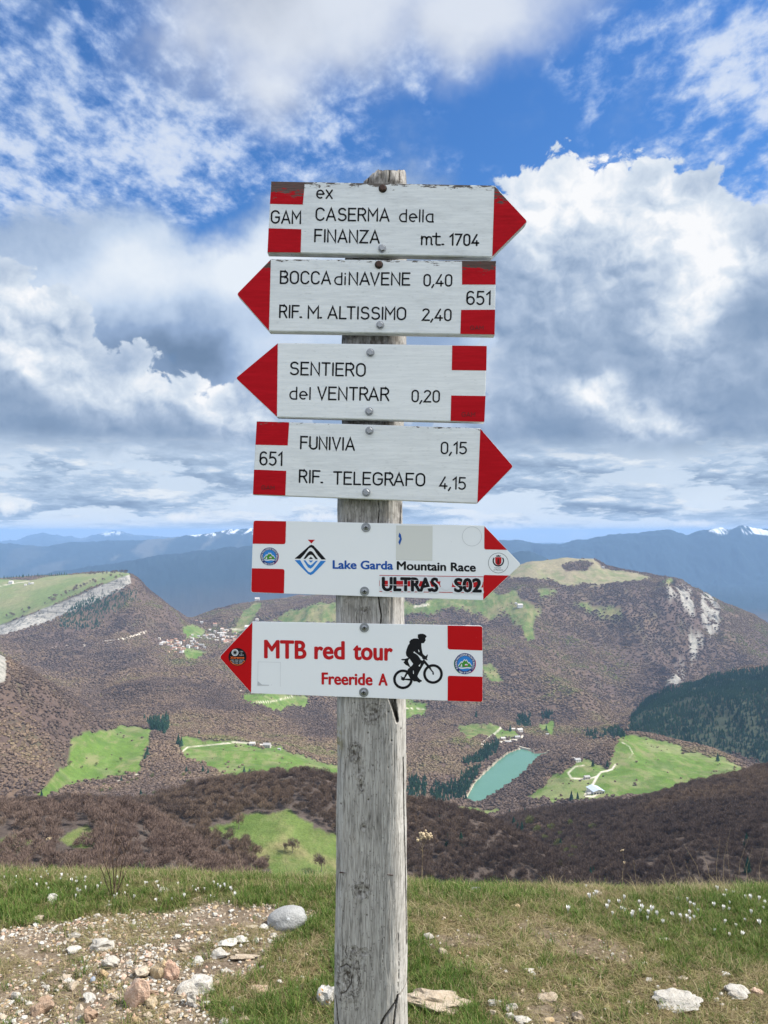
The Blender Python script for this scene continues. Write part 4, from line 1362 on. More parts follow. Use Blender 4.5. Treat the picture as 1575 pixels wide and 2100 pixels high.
    pos = geo.outputs['Position']
    sa = t.sep(t.attr('stain_shade'))
    wv = t.comb(t.m('SUBTRACT', sa[2], 0.5), 0, 0)
    p2 = t.vm('ADD', pos, wv)
    fib = t.noise(t.mapping(p2, scale=(430, 160, 26)), 1.0, 4, 0.65, 0.4)
    fib2 = t.noise(t.mapping(p2, scale=(150, 80, 9)), 1.0, 4, 0.6, 0.5)
    blot = t.noise(t.mapping(pos, scale=(1, 1, 0.5)), 22.0, 5, 0.62)
    spk = t.noise(t.mapping(pos, scale=(1, 1, 0.35)), 330.0, 2, 0.5)
    f = t.m('ADD', t.m('MULTIPLY', fib, 0.5), t.m('ADD', t.m('MULTIPLY', fib2, 0.35), t.m('MULTIPLY', blot, 0.22)))
    col = t.ramp(f, [(0.37, (0.05, 0.044, 0.038)), (0.45, (0.22, 0.208, 0.19)), (0.54, (0.37, 0.352, 0.325)), (0.68, (0.55, 0.53, 0.495))])
    col = t.mix(t.mr(spk, 0.62, 0.72, 0.0, 0.6), col, (0.09, 0.08, 0.07))
    col = t.mix(t.mr(blot, 0.52, 0.72, 0, 0.35), col, (0.30, 0.24, 0.18))
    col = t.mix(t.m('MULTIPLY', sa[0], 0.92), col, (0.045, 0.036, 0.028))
    col = t.mix(t.m('MULTIPLY', sa[1], 0.7), col, (0.20, 0.17, 0.05))
    t.set(bs.inputs['Base Color'], col)
    bs.inputs['Roughness'].default_value = 0.9
    bs.inputs['Specular IOR Level'].default_value = 0.15
    t.set(bs.inputs['Normal'], t.bump(t.m('ADD', t.m('MULTIPLY', fib, 0.7), t.m('MULTIPLY', fib2, 0.5)), 0.9, 0.0016))
    return part("post", me, signpost, m)


build_post()


# ---------------------------------------------------------------- paint
def painted(name, colA, colB, top, wear=0.5, rough=0.55, wood=True, bare=(0.15, 0.13, 0.115), dx=0.0, edge=0.03):
    """paint over wood; top = (x0, z0, slope) of the board's upper edge, where the weather has lifted it"""
    m, t, bs = material(name)
    geo = t.node('ShaderNodeNewGeometry')
    pos = geo.outputs['Position']
    if not wood:
        n = t.noise(pos, 14.0, 4, 0.6)
        col = t.mix(n, colA, colB)
        dn = t.noise(pos, 160.0, 3, 0.6)
        col = t.mix(t.mr(dn, 0.70, 0.78, 0, 0.25), col, (0.35, 0.33, 0.30))
        t.set(bs.inputs['Base Color'], col)
        bs.inputs['Roughness'].default_value = rough
        bs.inputs['Specular IOR Level'].default_value = 0.15
        return m
    x, y, z = t.sep(pos)[:3]
    g = t.noise(t.mapping(pos, loc=(dx, 0, 0), scale=(16, 16, 210)), 1.0, 5, 0.65)
    g2 = t.noise(t.mapping(pos, loc=(dx, 3, 0), scale=(40, 40, 150)), 1.0, 5, 0.7)
    g3 = t.noise(t.mapping(pos, loc=(dx, 7, 0), scale=(9, 9, 22)), 1.0, 3, 0.6)
    col = t.mix(t.mr(g, 0.35, 0.7), colA, colB)
    col = t.mix(t.mr(t.noise(t.mapping(pos, loc=(dx, 1, 0), scale=(60, 60, 200)), 1.0, 3, 0.6), 0.55, 0.75, 0, 0.30), col, tuple(0.55 * a for a in colA))
    # depth below the upper edge
    dz = t.m('SUBTRACT', t.m('ADD', top[1], t.m('MULTIPLY', t.m('SUBTRACT', x, top[0]), top[2])), z)
    e = t.mr(dz, 0.0, edge, 0.20 * wear + 0.05, 0.0, 'LINEAR')
    sm = t.noise(t.mapping(pos, loc=(dx, 5, 0), scale=(10, 10, 26)), 1.0, 4, 0.65)
    smear = t.m('MULTIPLY', t.mr(sm, 0.48, 0.70, 0, 0.45 * min(1, wear + 0.15)), t.mr(g2, 0.35, 0.65, 0.3, 1.0))
    col = t.mix(smear, col, tuple(0.62 * a for a in colA))
    thr = t.m('ADD', t.m('ADD', t.m('MULTIPLY', g2, 0.72), t.m('MULTIPLY', g3, 0.30)), e)
    chip = t.mr(thr, 0.70 - 0.045 * wear, 0.735 - 0.045 * wear, 0, 1, 'LINEAR')
    bcol = t.mix(t.noise(t.mapping(pos, scale=(40, 40, 500)), 1.0, 3, 0.5), tuple(0.35 * a for a in bare), tuple(1.5 * a for a in bare))
    col = t.mix(chip, col, bcol)
    t.set(bs.inputs['Base Color'], col)
    bs.inputs['Roughness'].default_value = rough
    bs.inputs['Specular IOR Level'].default_value = 0.08
    h = t.m('SUBTRACT', t.m('MULTIPLY', g, 0.5), t.m('MULTIPLY', chip, 0.5))
    t.set(bs.inputs['Normal'], t.bump(h, 0.35, 0.0008))
    return m


mat_black, t, bs = material("black_lettering")
bs.inputs['Base Color'].default_value = (0.010, 0.010, 0.012, 1); bs.inputs['Roughness'].default_value = 0.6
bs.inputs['Specular IOR Level'].default_value = 0.15


def flat_mat(name, col, rough=0.5):
    m, t, bs = material(name)
    bs.inputs['Base Color'].default_value = (*col, 1); bs.inputs['Roughness'].default_value = rough
    bs.inputs['Specular IOR Level'].default_value = 0.25
    return m


mat_faintletter = flat_mat("faint_lettering", (0.10, 0.010, 0.010))
mat_redink = flat_mat("red_ink", (0.50, 0.006, 0.010))
mat_blueink = flat_mat("blue_ink", (0.010, 0.085, 0.36))
mat_navy = flat_mat("navy_ink", (0.02, 0.03, 0.16))
mat_skyink = flat_mat("sky_blue_ink", (0.03, 0.22, 0.60))
mat_green = flat_mat("green_ink", (0.05, 0.26, 0.03))
mat_whiteink = flat_mat("white_ink", (0.72, 0.74, 0.76))
mat_orange = flat_mat("orange_ink", (0.75, 0.13, 0.02))
mat_greyfilm = flat_mat("grey_film", (0.66, 0.66, 0.61))
mat_paleline = flat_mat("pale_line", (0.50, 0.51, 0.52))
mat_pinkred = flat_mat("rose_ink", (0.60, 0.06, 0.12))


def rounded(poly, radii, n=5):
    """round the corners of a pixel polygon; radii per corner"""
    out = []
    P = [Vector(p) for p in poly]
    for i, p in enumerate(P):
        r = radii[i]
        if r <= 0:
            out.append(tuple(p)); continue
        a = (P[i - 1] - p).normalized(); b = (P[(i + 1) % len(P)] - p).normalized()
        s, e = p + a * r, p + b * r
        for k in range(n + 1):
            u = k / n
            q = s * (1 - u) ** 2 + p * 2 * u * (1 - u) + e * u * u
            out.append(tuple(q))
    return out


def flat(name, polys, y, mat, parent, holes=None):
    """a flat print: one or more pixel polygons on the plane y"""
    vs, fs = [], []
    for i, poly in enumerate(polys):
        loops = [[Vector(pt(a, b, y)) for a, b in poly]]
        if holes and holes.get(i):
            for hp in holes[i]:
                loops.append([Vector(pt(a, b, y)) for a, b in hp])
        tris = tessellate_polygon([[Vector((v.x, v.z, 0)) for v in lp] for lp in loops])
        allv = [v for lp in loops for v in lp]
        b = len(vs)
        vs += [tuple(v) for v in allv]
        for tr in tris:
            a0, a1, a2 = [allv[k] for k in tr]
            nrm = (a1 - a0).cross(a2 - a0)
            fs.append(tuple(b + k for k in (tr if nrm.y < 0 else tr[::-1])))
    me = bpy.data.meshes.new(name)
    me.from_pydata(vs, [], fs)
    return part(name, me, parent, mat)


def board(outline, y_front, thick, mat, label, bevel=0.0015):
    fr = [Vector(pt(a, b, y_front)) for a, b in outline]
    n = len(fr)
    bm = bmesh.new()
    fv = [bm.verts.new(v) for v in fr]
    bv = [bm.verts.new((v.x, v.y + thick, v.z)) for v in fr]
    f = bm.faces.new(fv)
    f.normal_update()
    if f.normal.y > 0: f.normal_flip()
    g = bm.faces.new(bv[::-1])
    for i in range(n):
        bm.faces.new((fv[i], fv[(i + 1) % n], bv[(i + 1) % n], bv[i]))
    bmesh.ops.recalc_face_normals(bm, faces=bm.faces)
    if bevel:
        ed = [e for e in bm.edges if abs(e.verts[0].co.y - e.verts[1].co.y) < 1e-6 and e.verts[0].co.y < y_front + 1e-4]
        bmesh.ops.bevel(bm, geom=ed, offset=bevel, segments=2, affect='EDGES')
    me = bpy.data.meshes.new("sign_board"); bm.to_mesh(me); bm.free()
    return part("sign_board", me, signpost, mat, label)


# ---------------------------------------------------------------- one-stroke alphabet cut with a router
def arc(cx, cy, rx, ry, a0, a1, n=12):
    return [(cx + rx * math.cos(math.radians(a0 + (a1 - a0) * k / n)), cy + ry * math.sin(math.radians(a0 + (a1 - a0) * k / n))) for k in range(n + 1)]


def glyphs():
    G = {}
    G['A'] = (0.62, [[(0, 0), (0.31, 1), (0.62, 0)], [(0.12, 0.30), (0.50, 0.30)]])
    G['B'] = (0.52, [[(0, 0), (0, 1), (0.28, 1)] + arc(0.28, 0.77, 0.20, 0.23, 90, -90, 8) + [(0, 0.54)], [(0.28, 0.54)] + arc(0.28, 0.27, 0.24, 0.27, 90, -90, 8) + [(0, 0)]])
    G['C'] = (0.56, [arc(0.30, 0.68, 0.28, 0.32, 25, 180, 8) + arc(0.30, 0.32, 0.28, 0.32, 180, 335, 8)])
    G['E'] = (0.48, [[(0.48, 1), (0, 1), (0, 0), (0.48, 0)], [(0, 0.53), (0.42, 0.53)]])
    G['F'] = (0.48, [[(0.48, 1), (0, 1), (0, 0)], [(0, 0.53), (0.42, 0.53)]])
    G['G'] = (0.62, [arc(0.31, 0.68, 0.30, 0.32, 25, 180, 8) + arc(0.31, 0.32, 0.30, 0.32, 180, 360, 9) + [(0.61, 0.48), (0.34, 0.48)]])
    G['I'] = (0.0, [[(0, 0), (0, 1)]])
    G['L'] = (0.42, [[(0, 1), (0, 0), (0.42, 0)]])
    G['M'] = (0.62, [[(0, 0), (0, 1), (0.31, 0.42), (0.62, 1), (0.62, 0)]])
    G['N'] = (0.54, [[(0, 0), (0, 1), (0.54, 0), (0.54, 1)]])
    G['O'] = (0.56, [arc(0.28, 0.68, 0.28, 0.32, 0, 180, 10) + arc(0.28, 0.32, 0.28, 0.32, 180, 360, 10) + [(0.56, 0.68)]])
    G['R'] = (0.52, [[(0, 0), (0, 1), (0.27, 1)] + arc(0.27, 0.745, 0.23, 0.255, 90, -90, 8) + [(0, 0.49)], [(0.28, 0.49), (0.52, 0)]])
    G['S'] = (0.54, [arc(0.28, 0.745, 0.24, 0.255, 30, 235, 9) + arc(0.27, 0.265, 0.27, 0.265, 60, -150, 10)])
    G['T'] = (0.52, [[(0, 1), (0.52, 1)], [(0.26, 1), (0.26, 0)]])
    G['U'] = (0.52, [[(0, 1), (0, 0.28)] + arc(0.26, 0.28, 0.26, 0.28, 180, 360, 10) + [(0.52, 1)]])
    G['V'] = (0.56, [[(0, 1), (0.28, 0), (0.56, 1)]])
    G['Z'] = (0.54, [[(0, 1), (0.54, 1), (0, 0), (0.54, 0)]])
    G['a'] = (0.46, [[(0.44, 0.66), (0.24, 0.66)] + arc(0.23, 0.33, 0.23, 0.33, 90, 270, 10) + [(0.48, 0.0)], [(0.43, 0.66), (0.43, 0)]])
    G['d'] = (0.46, [[(0.44, 0.66), (0.24, 0.66)] + arc(0.23, 0.33, 0.23, 0.33, 90, 270, 10) + [(0.44, 0.0), (0.44, 1)]])
    G['e'] = (0.46, [[(0.0, 0.34), (0.46, 0.34)] + arc(0.23, 0.34, 0.23, 0.32, 0, 300, 14)])
    G['i'] = (0.0, [[(0, 0), (0, 0.68)], [(0, 0.92), (0, 0.96)]])
    G['l'] = (0.0, [[(0, 0), (0, 1)]])
    G['m'] = (0.60, [[(0, 0), (0, 0.70)], [(0, 0.5)] + arc(0.15, 0.5, 0.15, 0.18, 180, 0, 7) + [(0.30, 0.0)], [(0.30, 0.5)] + arc(0.45, 0.5, 0.15, 0.18, 180, 0, 7) + [(0.60, 0.06), (0.66, 0)]])
    G['t'] = (0.36, [[(0.10, 1), (0.10, 0.10), (0.16, 0), (0.36, 0.0)], [(-0.12, 0.72), (0.34, 0.72)]])
    G['x'] = (0.40, [[(0, 0), (0.40, 0.68)], [(0, 0.68), (0.40, 0)]])
    G['0'] = (0.42, [arc(0.21, 0.74, 0.21, 0.26, 0, 180, 9) + arc(0.21, 0.26, 0.21, 0.26, 180, 360, 9) + [(0.42, 0.74)]])
    G['1'] = (0.20, [[(0, 0.78), (0.20, 1), (0.20, 0)]])
    G['2'] = (0.44, [arc(0.22, 0.78, 0.21, 0.22, 160, -30, 9) + [(0, 0), (0.46, 0)]])
    G['4'] = (0.46, [[(0.34, 1), (0, 0.22), (0.48, 0.22)], [(0.34, 0.42), (0.34, 0)]])
    G['5'] = (0.44, [[(0.42, 1), (0.06, 1), (0.03, 0.56), (0.22, 0.62)] + arc(0.20, 0.31, 0.24, 0.31, 80, -140, 10)])
    G['6'] = (0.46, [arc(0.24, 0.74, 0.22, 0.26, 40, 180, 7) + [(0.0, 0.30)] + arc(0.24, 0.29, 0.23, 0.29, 180, 540, 16)])
    G['7'] = (0.46, [[(0, 1), (0.46, 1), (0.12, 0)]])
    G[','] = (0.12, [[(0.14, 0.10), (0.02, -0.16)]])
    G['.'] = (0.08, [[(0.00, 0.05), (0.09, 0.05)]])
    G[' '] = (0.25, [])
    return G


GL = glyphs()


def stroke_strip(line, w, y, vs, fs):
    """a ribbon with round ends and joins; points in pixels"""
    P = [np.array(p, float) for p in line]
    n = len(P)
    L, R = [], []
    for i in range(n):
        if i == 0: d = P[1] - P[0]
        elif i == n - 1: d = P[-1] - P[-2]
        else:
            d1 = P[i] - P[i - 1]; d2 = P[i + 1] - P[i]
            d1 = d1 / (np.linalg.norm(d1) + 1e-9); d2 = d2 / (np.linalg.norm(d2) + 1e-9)
            d = d1 + d2
            if np.linalg.norm(d) < 0.2: d = d1
        d = d / (np.linalg.norm(d) + 1e-9)
        nn = np.array([-d[1], d[0]])
        k = 1.0
        if 0 < i < n - 1:
            k = 1 / max(0.45, abs(np.dot(nn, np.array([-d1[1], d1[0]]))))
        L.append(P[i] + nn * w / 2 * k); R.append(P[i] - nn * w / 2 * k)
    b = len(vs)
    for a, c in zip(L, R):
        vs.append(pt(a[0], a[1], y)); vs.append(pt(c[0], c[1], y))
    for i in range(n - 1):
        fs.append((b + 2 * i, b + 2 * i + 1, b + 2 * i + 3, b + 2 * i + 2))
    for end, prev in ((P[0], P[1]), (P[-1], P[-2])):
        d = end - prev; d = d / (np.linalg.norm(d) + 1e-9)
        a0 = math.atan2(d[1], d[0])
        b = len(vs)
        ring = [end + w / 2 * np.array([math.cos(a0 + t_), math.sin(a0 + t_)]) for t_ in np.linspace(-math.pi / 2, math.pi / 2, 6)]
        for q in ring: vs.append(pt(q[0], q[1], y))
        fs.append(tuple(range(b, b + 6)))


def routed(text, x0, x1, y0, y1, h, y, parent, w=3.5, mat=None, name="lettering"):
    """text from x0 to x1 with its base line running from y0 to y1 (picture pixels)"""
    gap = 0.20
    adv, cur = [], 0.0
    prev = None
    for ch in text:
        gw = GL[ch][0]
        if prev is not None:
            g_ = gap
            if prev in 'AVLTR' and ch in 'AVTU' : g_ = 0.10
            if ch in ',.': g_ = 0.12
            if prev in 'Il' or ch in 'Il': g_ = 0.22
            cur += g_
        adv.append(cur); cur += gw; prev = ch
    total = max(cur, 0.01)
    sx = (x1 - x0 - w) / total
    vs, fs = [], []
    for ch, a in zip(text, adv):
        for ln in GL[ch][1]:
            line = []
            for (gx, gy) in ln:
                X = x0 + w / 2 + (a + gx) * sx
                base = y0 + (y1 - y0) * (X - x0) / max(1e-6, x1 - x0)
                # the boards lean a touch: verticals slant with them
                line.append((X + gy * h * 0.022, base - w / 2 - gy * (h - w)))
            stroke_strip(line, w, y, vs, fs)
    me = bpy.data.meshes.new(name)
    me.from_pydata(vs, [], fs)
    return part(name, me, parent, mat or mat_black)


def printed(text, x0, x1, y0, y1, cap, y, parent, mat, bold=0.0, name="lettering", flip=None):
    """flat print in the built-in typeface, fitted between x0 and x1, capitals cap pixels tall"""
    cu = bpy.data.curves.new(name, 'FONT')
    cu.body = text; cu.size = 1.0; cu.resolution_u = 4
    to = bpy.data.objects.new(name, cu)
    COL.objects.link(to)
    dg = bpy.context.evaluated_depsgraph_get()
    me = bpy.data.meshes.new_from_object(to.evaluated_get(dg))
    bpy.data.objects.remove(to)
    n = len(me.vertices)
    co = np.empty(n * 3); me.vertices.foreach_get("co", co); co = co.reshape(-1, 3)
    mx, Mx = co[:, 0].min(), co[:, 0].max()
    capu = 0.73
    X = x0 + (co[:, 0] - mx) / (Mx - mx) * (x1 - x0)
    base = y0 + (y1 - y0) * (X - x0) / (x1 - x0)
    Yp = base - co[:, 1] / capu * cap
    tris = []
    for p in me.polygons:
        q = list(p.vertices)
        for k in range(1, len(q) - 1):
            tris.append((q[0], q[k], q[k + 1]))
    tris = np.array(tris)
    # the heavy face is the light one struck several times, a hair apart
    sh = [(0, 0)]
    if bold > 0:
        nb_ = 8 if bold > 1.5 else 6
        sh += [(bold * math.cos(a_), bold * 0.8 * math.sin(a_)) for a_ in np.linspace(0, 2 * math.pi, nb_, endpoint=False)]
    vs, fs = [], []
    for k, (ax, ay) in enumerate(sh):
        rx, rz = ray(X + ax, Yp + ay)
        yy = y - 0.000012 * k
        vs.append(np.stack([rx * yy, np.full(n, yy), rz * yy], 1)); fs.append(tris + k * n)
    me2 = mesh_np(name, np.concatenate(vs), np.concatenate(fs))
    return part(name, me2, parent, mat)


def disc(cx, cy, r, n=40, a0=0, a1=360):
    return [(cx + r * math.cos(math.radians(a0 + (a1 - a0) * k / n)), cy + r * math.sin(math.radians(a0 + (a1 - a0) * k / n))) for k in range(n if a1 - a0 == 360 else n + 1)]


def ring_flat(name, cx, cy, r0, r1, y, mat, parent, a0=0, a1=360, n=40):
    vs, fs = [], []
    for k in range(n + 1):
        a = math.radians(a0 + (a1 - a0) * k / n)
        for r in (r0, r1):
            vs.append(pt(cx + r * math.cos(a), cy + r * math.sin(a), y))
    for k in range(n):
        fs.append((2 * k, 2 * k + 1, 2 * k + 3, 2 * k + 2))
    me = bpy.data.meshes.new(name); me.from_pydata(vs, [], fs)
    return part(name, me, parent, mat)


# fasteners
mat_zinc, t, bs = material("zinc")
geo = t.node('ShaderNodeNewGeometry')
t.set(bs.inputs['Base Color'], t.mix(t.noise(geo.outputs['Position'], 400, 3, .6), (0.16, 0.17, 0.18), (0.42, 0.43, 0.44)))
bs.inputs['Metallic'].default_value = 0.8; bs.inputs['Roughness'].default_value = 0.42
mat_rust, t, bs = material("rusty_steel")
geo = t.node('ShaderNodeNewGeometry')
t.set(bs.inputs['Base Color'], t.mix(t.noise(geo.outputs['Position'], 500, 3, .6), (0.035, 0.020, 0.016), (0.11, 0.06, 0.045)))
bs.inputs['Metallic'].default_value = 0.5; bs.inputs['Roughness'].default_value = 0.6
mat_stainrim = flat_mat("bolt_stain", (0.05, 0.042, 0.036), 0.9)


def lathe_y(prof, center, seg=20, hexr=None):
    """profile (radius, forward distance) turned about an axis facing the viewer"""
    vs, fs = [], []
    for r, d in prof:
        for k in range(seg):
            a = 2 * math.pi * k / seg + 0.3
            vs.append((center[0] + r * math.cos(a), center[1] - d, center[2] + r * math.sin(a)))
    for j in range(len(prof) - 1):
        for k in range(seg):
            fs.append((j * seg + k, j * seg + (k + 1) % seg, (j + 1) * seg + (k + 1) % seg, (j + 1) * seg + k))
    fs.append(tuple((len(prof) - 1) * seg + k for k in range(seg)))
    return vs, fs


def bolt(px, py, y, parent, mat, r=0.0068, dome=True):
    c = pt(px, py, y)
    bw = bpy.data.meshes.new("washer")
    vs, fs = lathe_y([(r * 1.28, 0.0), (r * 1.28, 0.0012), (r * 0.6, 0.0014)], c, 24); bw.from_pydata(vs, [], fs)
    part("washer", bw, parent, mat_stainrim if mat is mat_rust else mat_zinc)
    me = bpy.data.meshes.new("bolt_head")
    vs, fs = lathe_y([(r, 0.0012), (r * 1.0, 0.0058), (r * 0.86, 0.0070)], c, 6)
    me.from_pydata(vs, [], fs)
    part("bolt_head", me, parent, mat)


def cross_screw(px, py, y, parent, r=0.0098):
    c = pt(px, py, y)
    me = bpy.data.meshes.new("washer")
    vs, fs = lathe_y([(r, 0.0), (r, 0.0011), (r * 0.94, 0.0016), (r * 0.5, 0.0016)], c, 28); me.from_pydata(vs, [], fs)
    part("washer", me, parent, mat_zinc)
    me = bpy.data.meshes.new("screw_head")
    vs, fs = lathe_y([(r * 0.62, 0.0016), (r * 0.60, 0.0026), (r * 0.40, 0.0036), (r * 0.1, 0.0038)], c, 24)
    me.from_pydata(vs, [], fs)
    for p in me.polygons: p.use_smooth = True
    part("screw_head", me, parent, mat_zinc)
    q = r * 0.30; w = r * 0.09
    me = bpy.data.meshes.new("cross_slot")
    vs = []; fs = []
    for ca, sa_ in ((1, 0), (0, 1)):
        b = len(vs)
        for (a_, b_) in ((-q, -w), (q, -w), (q, w), (-q, w)):
            vs.append((c[0] + a_ * ca - b_ * sa_, c[1] - 0.0042 - (0.00005 if ca else 0), c[2] + a_ * sa_ + b_ * ca))
        fs.append((b, b + 1, b + 2, b + 3))
    me.from_pydata(vs, [], fs)
    part("cross_slot", me, parent, mat_black)


def edge_params(tl, tr, y):
    a = pt(*tl, y); b = pt(*tr, y)
    return (a[0], a[2], (b[2] - a[2]) / (b[0] - a[0]))


WHITE_A, WHITE_B = (0.70, 0.715, 0.71), (0.80, 0.81, 0.80)
RED_A, RED_B = (0.42, 0.004, 0.010), (0.50, 0.006, 0.014)
TH = 0.024
e1 = 0.0004         # paint sits proud of the board by this much
e2 = 0.0008

# ---- board 1
top = edge_params((556, 371.5), (1014.6, 380), YF)
mw = painted("white_paint_worn", WHITE_A, WHITE_B, top, 0.85, dx=0.0, edge=0.022)
mr_ = painted("red_paint_worn", RED_A, RED_B, top, 1.35, dx=4.0, bare=(0.13, 0.085, 0.075), edge=0.05)
b1 = board(rounded([(556, 371.5), (1014.6, 380), (1082.5, 454), (1009, 527), (548, 517.5)], [0, 3, 5, 0, 0]), YF, TH, mw,
           'topmost arrow board pointing right, lettered ex CASERMA della FINANZA mt. 1704, paint worn along its top edge')
flat("red_patch", [[(556.8, 372.2), (625, 374), (621, 419.5), (553.4, 418)]], YF - e1, mr_, b1)
flat("red_patch", [[(550.7, 468), (618, 470), (616.5, 517.8), (548.8, 517)]], YF - e1, mr_, b1)
flat("red_point", [rounded([(1014, 382), (1081.3, 454), (1009.5, 525.8)], [0, 5, 0])], YF - e1, mr_, b1)
routed("ex", 648, 682.5, 408, 408.5, 28, YF - e1, b1, 3.2)
routed("CASERMA", 646, 799, 453, 455, 28, YF - e1, b1)
routed("della", 818, 889.5, 455.5, 456.5, 27, YF - e1, b1, 3.0)
routed("FINANZA", 644, 779, 497, 500, 28, YF - e1, b1)
routed("mt.", 863, 911, 503, 504, 27, YF - e1, b1, 3.4)
routed("1704", 921, 982.5, 504, 505, 25.5, YF - e1, b1, 3.6)
routed("GAM", 554.5, 617.5, 458.5, 460, 28, YF - e1, b1)
bolt(785, 387, YF, b1, mat_rust); bolt(783.5, 510, YF, b1, mat_zinc)

# ---- board 2
top = edge_params((555.8, 531), (1017.5, 534.7), YF)
mw = painted("white_paint_chipped", WHITE_A, WHITE_B, top, 0.6, dx=11.0, edge=0.016)
mr_ = painted("red_paint_chipped", RED_A, RED_B, top, 1.15, dx=14.0, bare=(0.11, 0.07, 0.06), edge=0.04)
b2 = board(rounded([(555.8, 531), (1017.5, 534.7), (1014.8, 687), (552, 679), (485, 603)], [0, 0, 0, 0, 5]), YF, TH, mw,
           'second board from the top pointing left, lettered BOCCA di NAVENE 0,40 and RIF. M. ALTISSIMO 2,40')
flat("red_point", [rounded([(555.4, 532), (551.6, 678), (486, 603)], [0, 0, 5])], YF - e1, mr_, b2)
flat("red_patch", [[(947.5, 534.8), (1016.8, 535.4), (1016.4, 583.6), (947.5, 583.5)]], YF - e1, mr_, b2)
flat("red_patch", [[(945.6, 635.5), (1015.5, 635), (1014.3, 686), (944, 684.8)]], YF - e1, mr_, b2)
routed("BOCCA", 573.5, 679, 582.5, 584, 28, YF - e1, b2)
routed("di", 685, 709, 584.5, 585, 26.5, YF - e1, b2, 3.0)
routed("NAVENE", 714.5, 841.5, 585, 586, 27.5, YF - e1, b2)
routed("0,40", 868, 927.5, 587.5, 588, 26, YF - e1, b2, 3.3)
routed("RIF.", 572, 619.5, 652.5, 653.5, 28, YF - e1, b2)
routed("M.", 630.5, 660.5, 654, 654.5, 27.5, YF - e1, b2)
routed("ALTISSIMO", 671, 833, 654.5, 657, 27.5, YF - e1, b2)
routed("2,40", 865, 926, 658, 659, 26, YF - e1, b2, 3.3)
routed("651", 955.5, 1006, 625.5, 626, 29.5, YF - e1, b2, 3.5)
routed("GAM", 964, 991.5, 676.5, 677, 9, YF - e2, b2, 1.3, mat_faintletter)
bolt(777, 543, YF, b2, mat_rust); bolt(779.5, 667, YF, b2, mat_zinc)

# ---- board 3
top = edge_params((570, 703), (999, 708.7), YF)
mw = painted("white_paint_grained", (0.74, 0.755, 0.75), (0.82, 0.83, 0.82), top, 0.05, dx=21.0)
mr_ = painted("red_paint_smooth", RED_A, RED_B, top, 0.1, dx=24.0)
b3 = board(rounded([(570, 703), (999, 708.7), (993.5, 866), (568, 855.5), (483, 775.3)], [0, 0, 0, 0, 4]), YF, TH, mw,
           'third board from the top pointing left, lettered SENTIERO del VENTRAR 0,20')
flat("red_point", [rounded([(569.6, 704), (568, 854.3), (484, 775.3)], [0, 0, 4])], YF - e1, mr_, b3)
flat("red_patch", [[(927.3, 708.6), (998.2, 709.5), (997.5, 760), (926.5, 759)]], YF - e1, mr_, b3)
flat("red_patch", [[(925.3, 811), (995.8, 812), (993.4, 865), (924, 863)]], YF - e1, mr_, b3)
routed("SENTIERO", 593.5, 750, 769.5, 773, 28.5, YF - e1, b3)
routed("del", 593, 637, 819.5, 820.5, 27, YF - e1, b3, 3.0)
routed("VENTRAR", 650, 798.5, 820.5, 823, 28.5, YF - e1, b3)
routed("0,20", 843.5, 902, 825, 826, 26, YF - e1, b3, 3.2)
routed("GAM", 946.5, 974.5, 854.5, 855, 9.5, YF - e2, b3, 1.3, mat_faintletter)
bolt(759.5, 723.5, YF, b3, mat_zinc); bolt(757, 844, YF, b3, mat_zinc)

# ---- board 4
top = edge_params((526, 863.5), (985, 878), YF)
mw = painted("white_paint_weathered", WHITE_A, WHITE_B, top, 0.45, dx=31.0, edge=0.014)
mr_ = painted("red_paint_scratched", RED_A, RED_B, top, 0.45, dx=34.0)
b4 = board(rounded([(526, 863.5), (985, 878), (1053, 956.5), (979, 1032.5), (518, 1014.5)], [0, 0, 4, 0, 0]), YF, TH, mw,
           'fourth board from the top pointing right, lettered FUNIVIA 0,15 and RIF. TELEGRAFO 4,15')
flat("red_point", [rounded([(985, 879), (1052, 956.5), (979, 1031.3)], [0, 4, 0])], YF - e1, mr_, b4)
flat("red_patch", [[(526.6, 864.3), (593, 866), (590, 913.5), (523.7, 912)]], YF - e1, mr_, b4)
flat("red_patch", [[(520.8, 963), (587, 965.5), (585, 1016), (518.8, 1013.8)]], YF - e1, mr_, b4)
routed("FUNIVIA", 615, 728, 921.5, 925, 28, YF - e1, b4)
routed("0,15", 903.5, 957.5, 931.5, 932, 26, YF - e1, b4, 3.2)
routed("RIF.", 612.5, 662.5, 990.5, 992.5, 28, YF - e1, b4)
routed("TELEGRAFO", 682.5, 872, 994, 998, 28, YF - e1, b4)
routed("4,15", 900.5, 955.5, 1003, 1005, 26.5, YF - e1, b4, 3.2)
routed("651", 531.5, 579, 954.5, 956, 29.5, YF - e1, b4, 3.5)
routed("GAM", 536, 563, 1004, 1005, 9, YF - e2, b4, 1.3, mat_faintletter)
bolt(757.5, 883.5, YF, b4, mat_zinc); bolt(751, 1010, YF, b4, mat_zinc)

# ---- the two lower boards are sheet plastic
YM = 1.618
mat_sheet = painted("white_sheet", (0.80, 0.82, 0.82), (0.84, 0.85, 0.85), None, wood=False, rough=0.38)
mat_redfilm = painted("red_film", (0.47, 0.003, 0.006), (0.53, 0.004, 0.008), None, wood=False, rough=0.38)


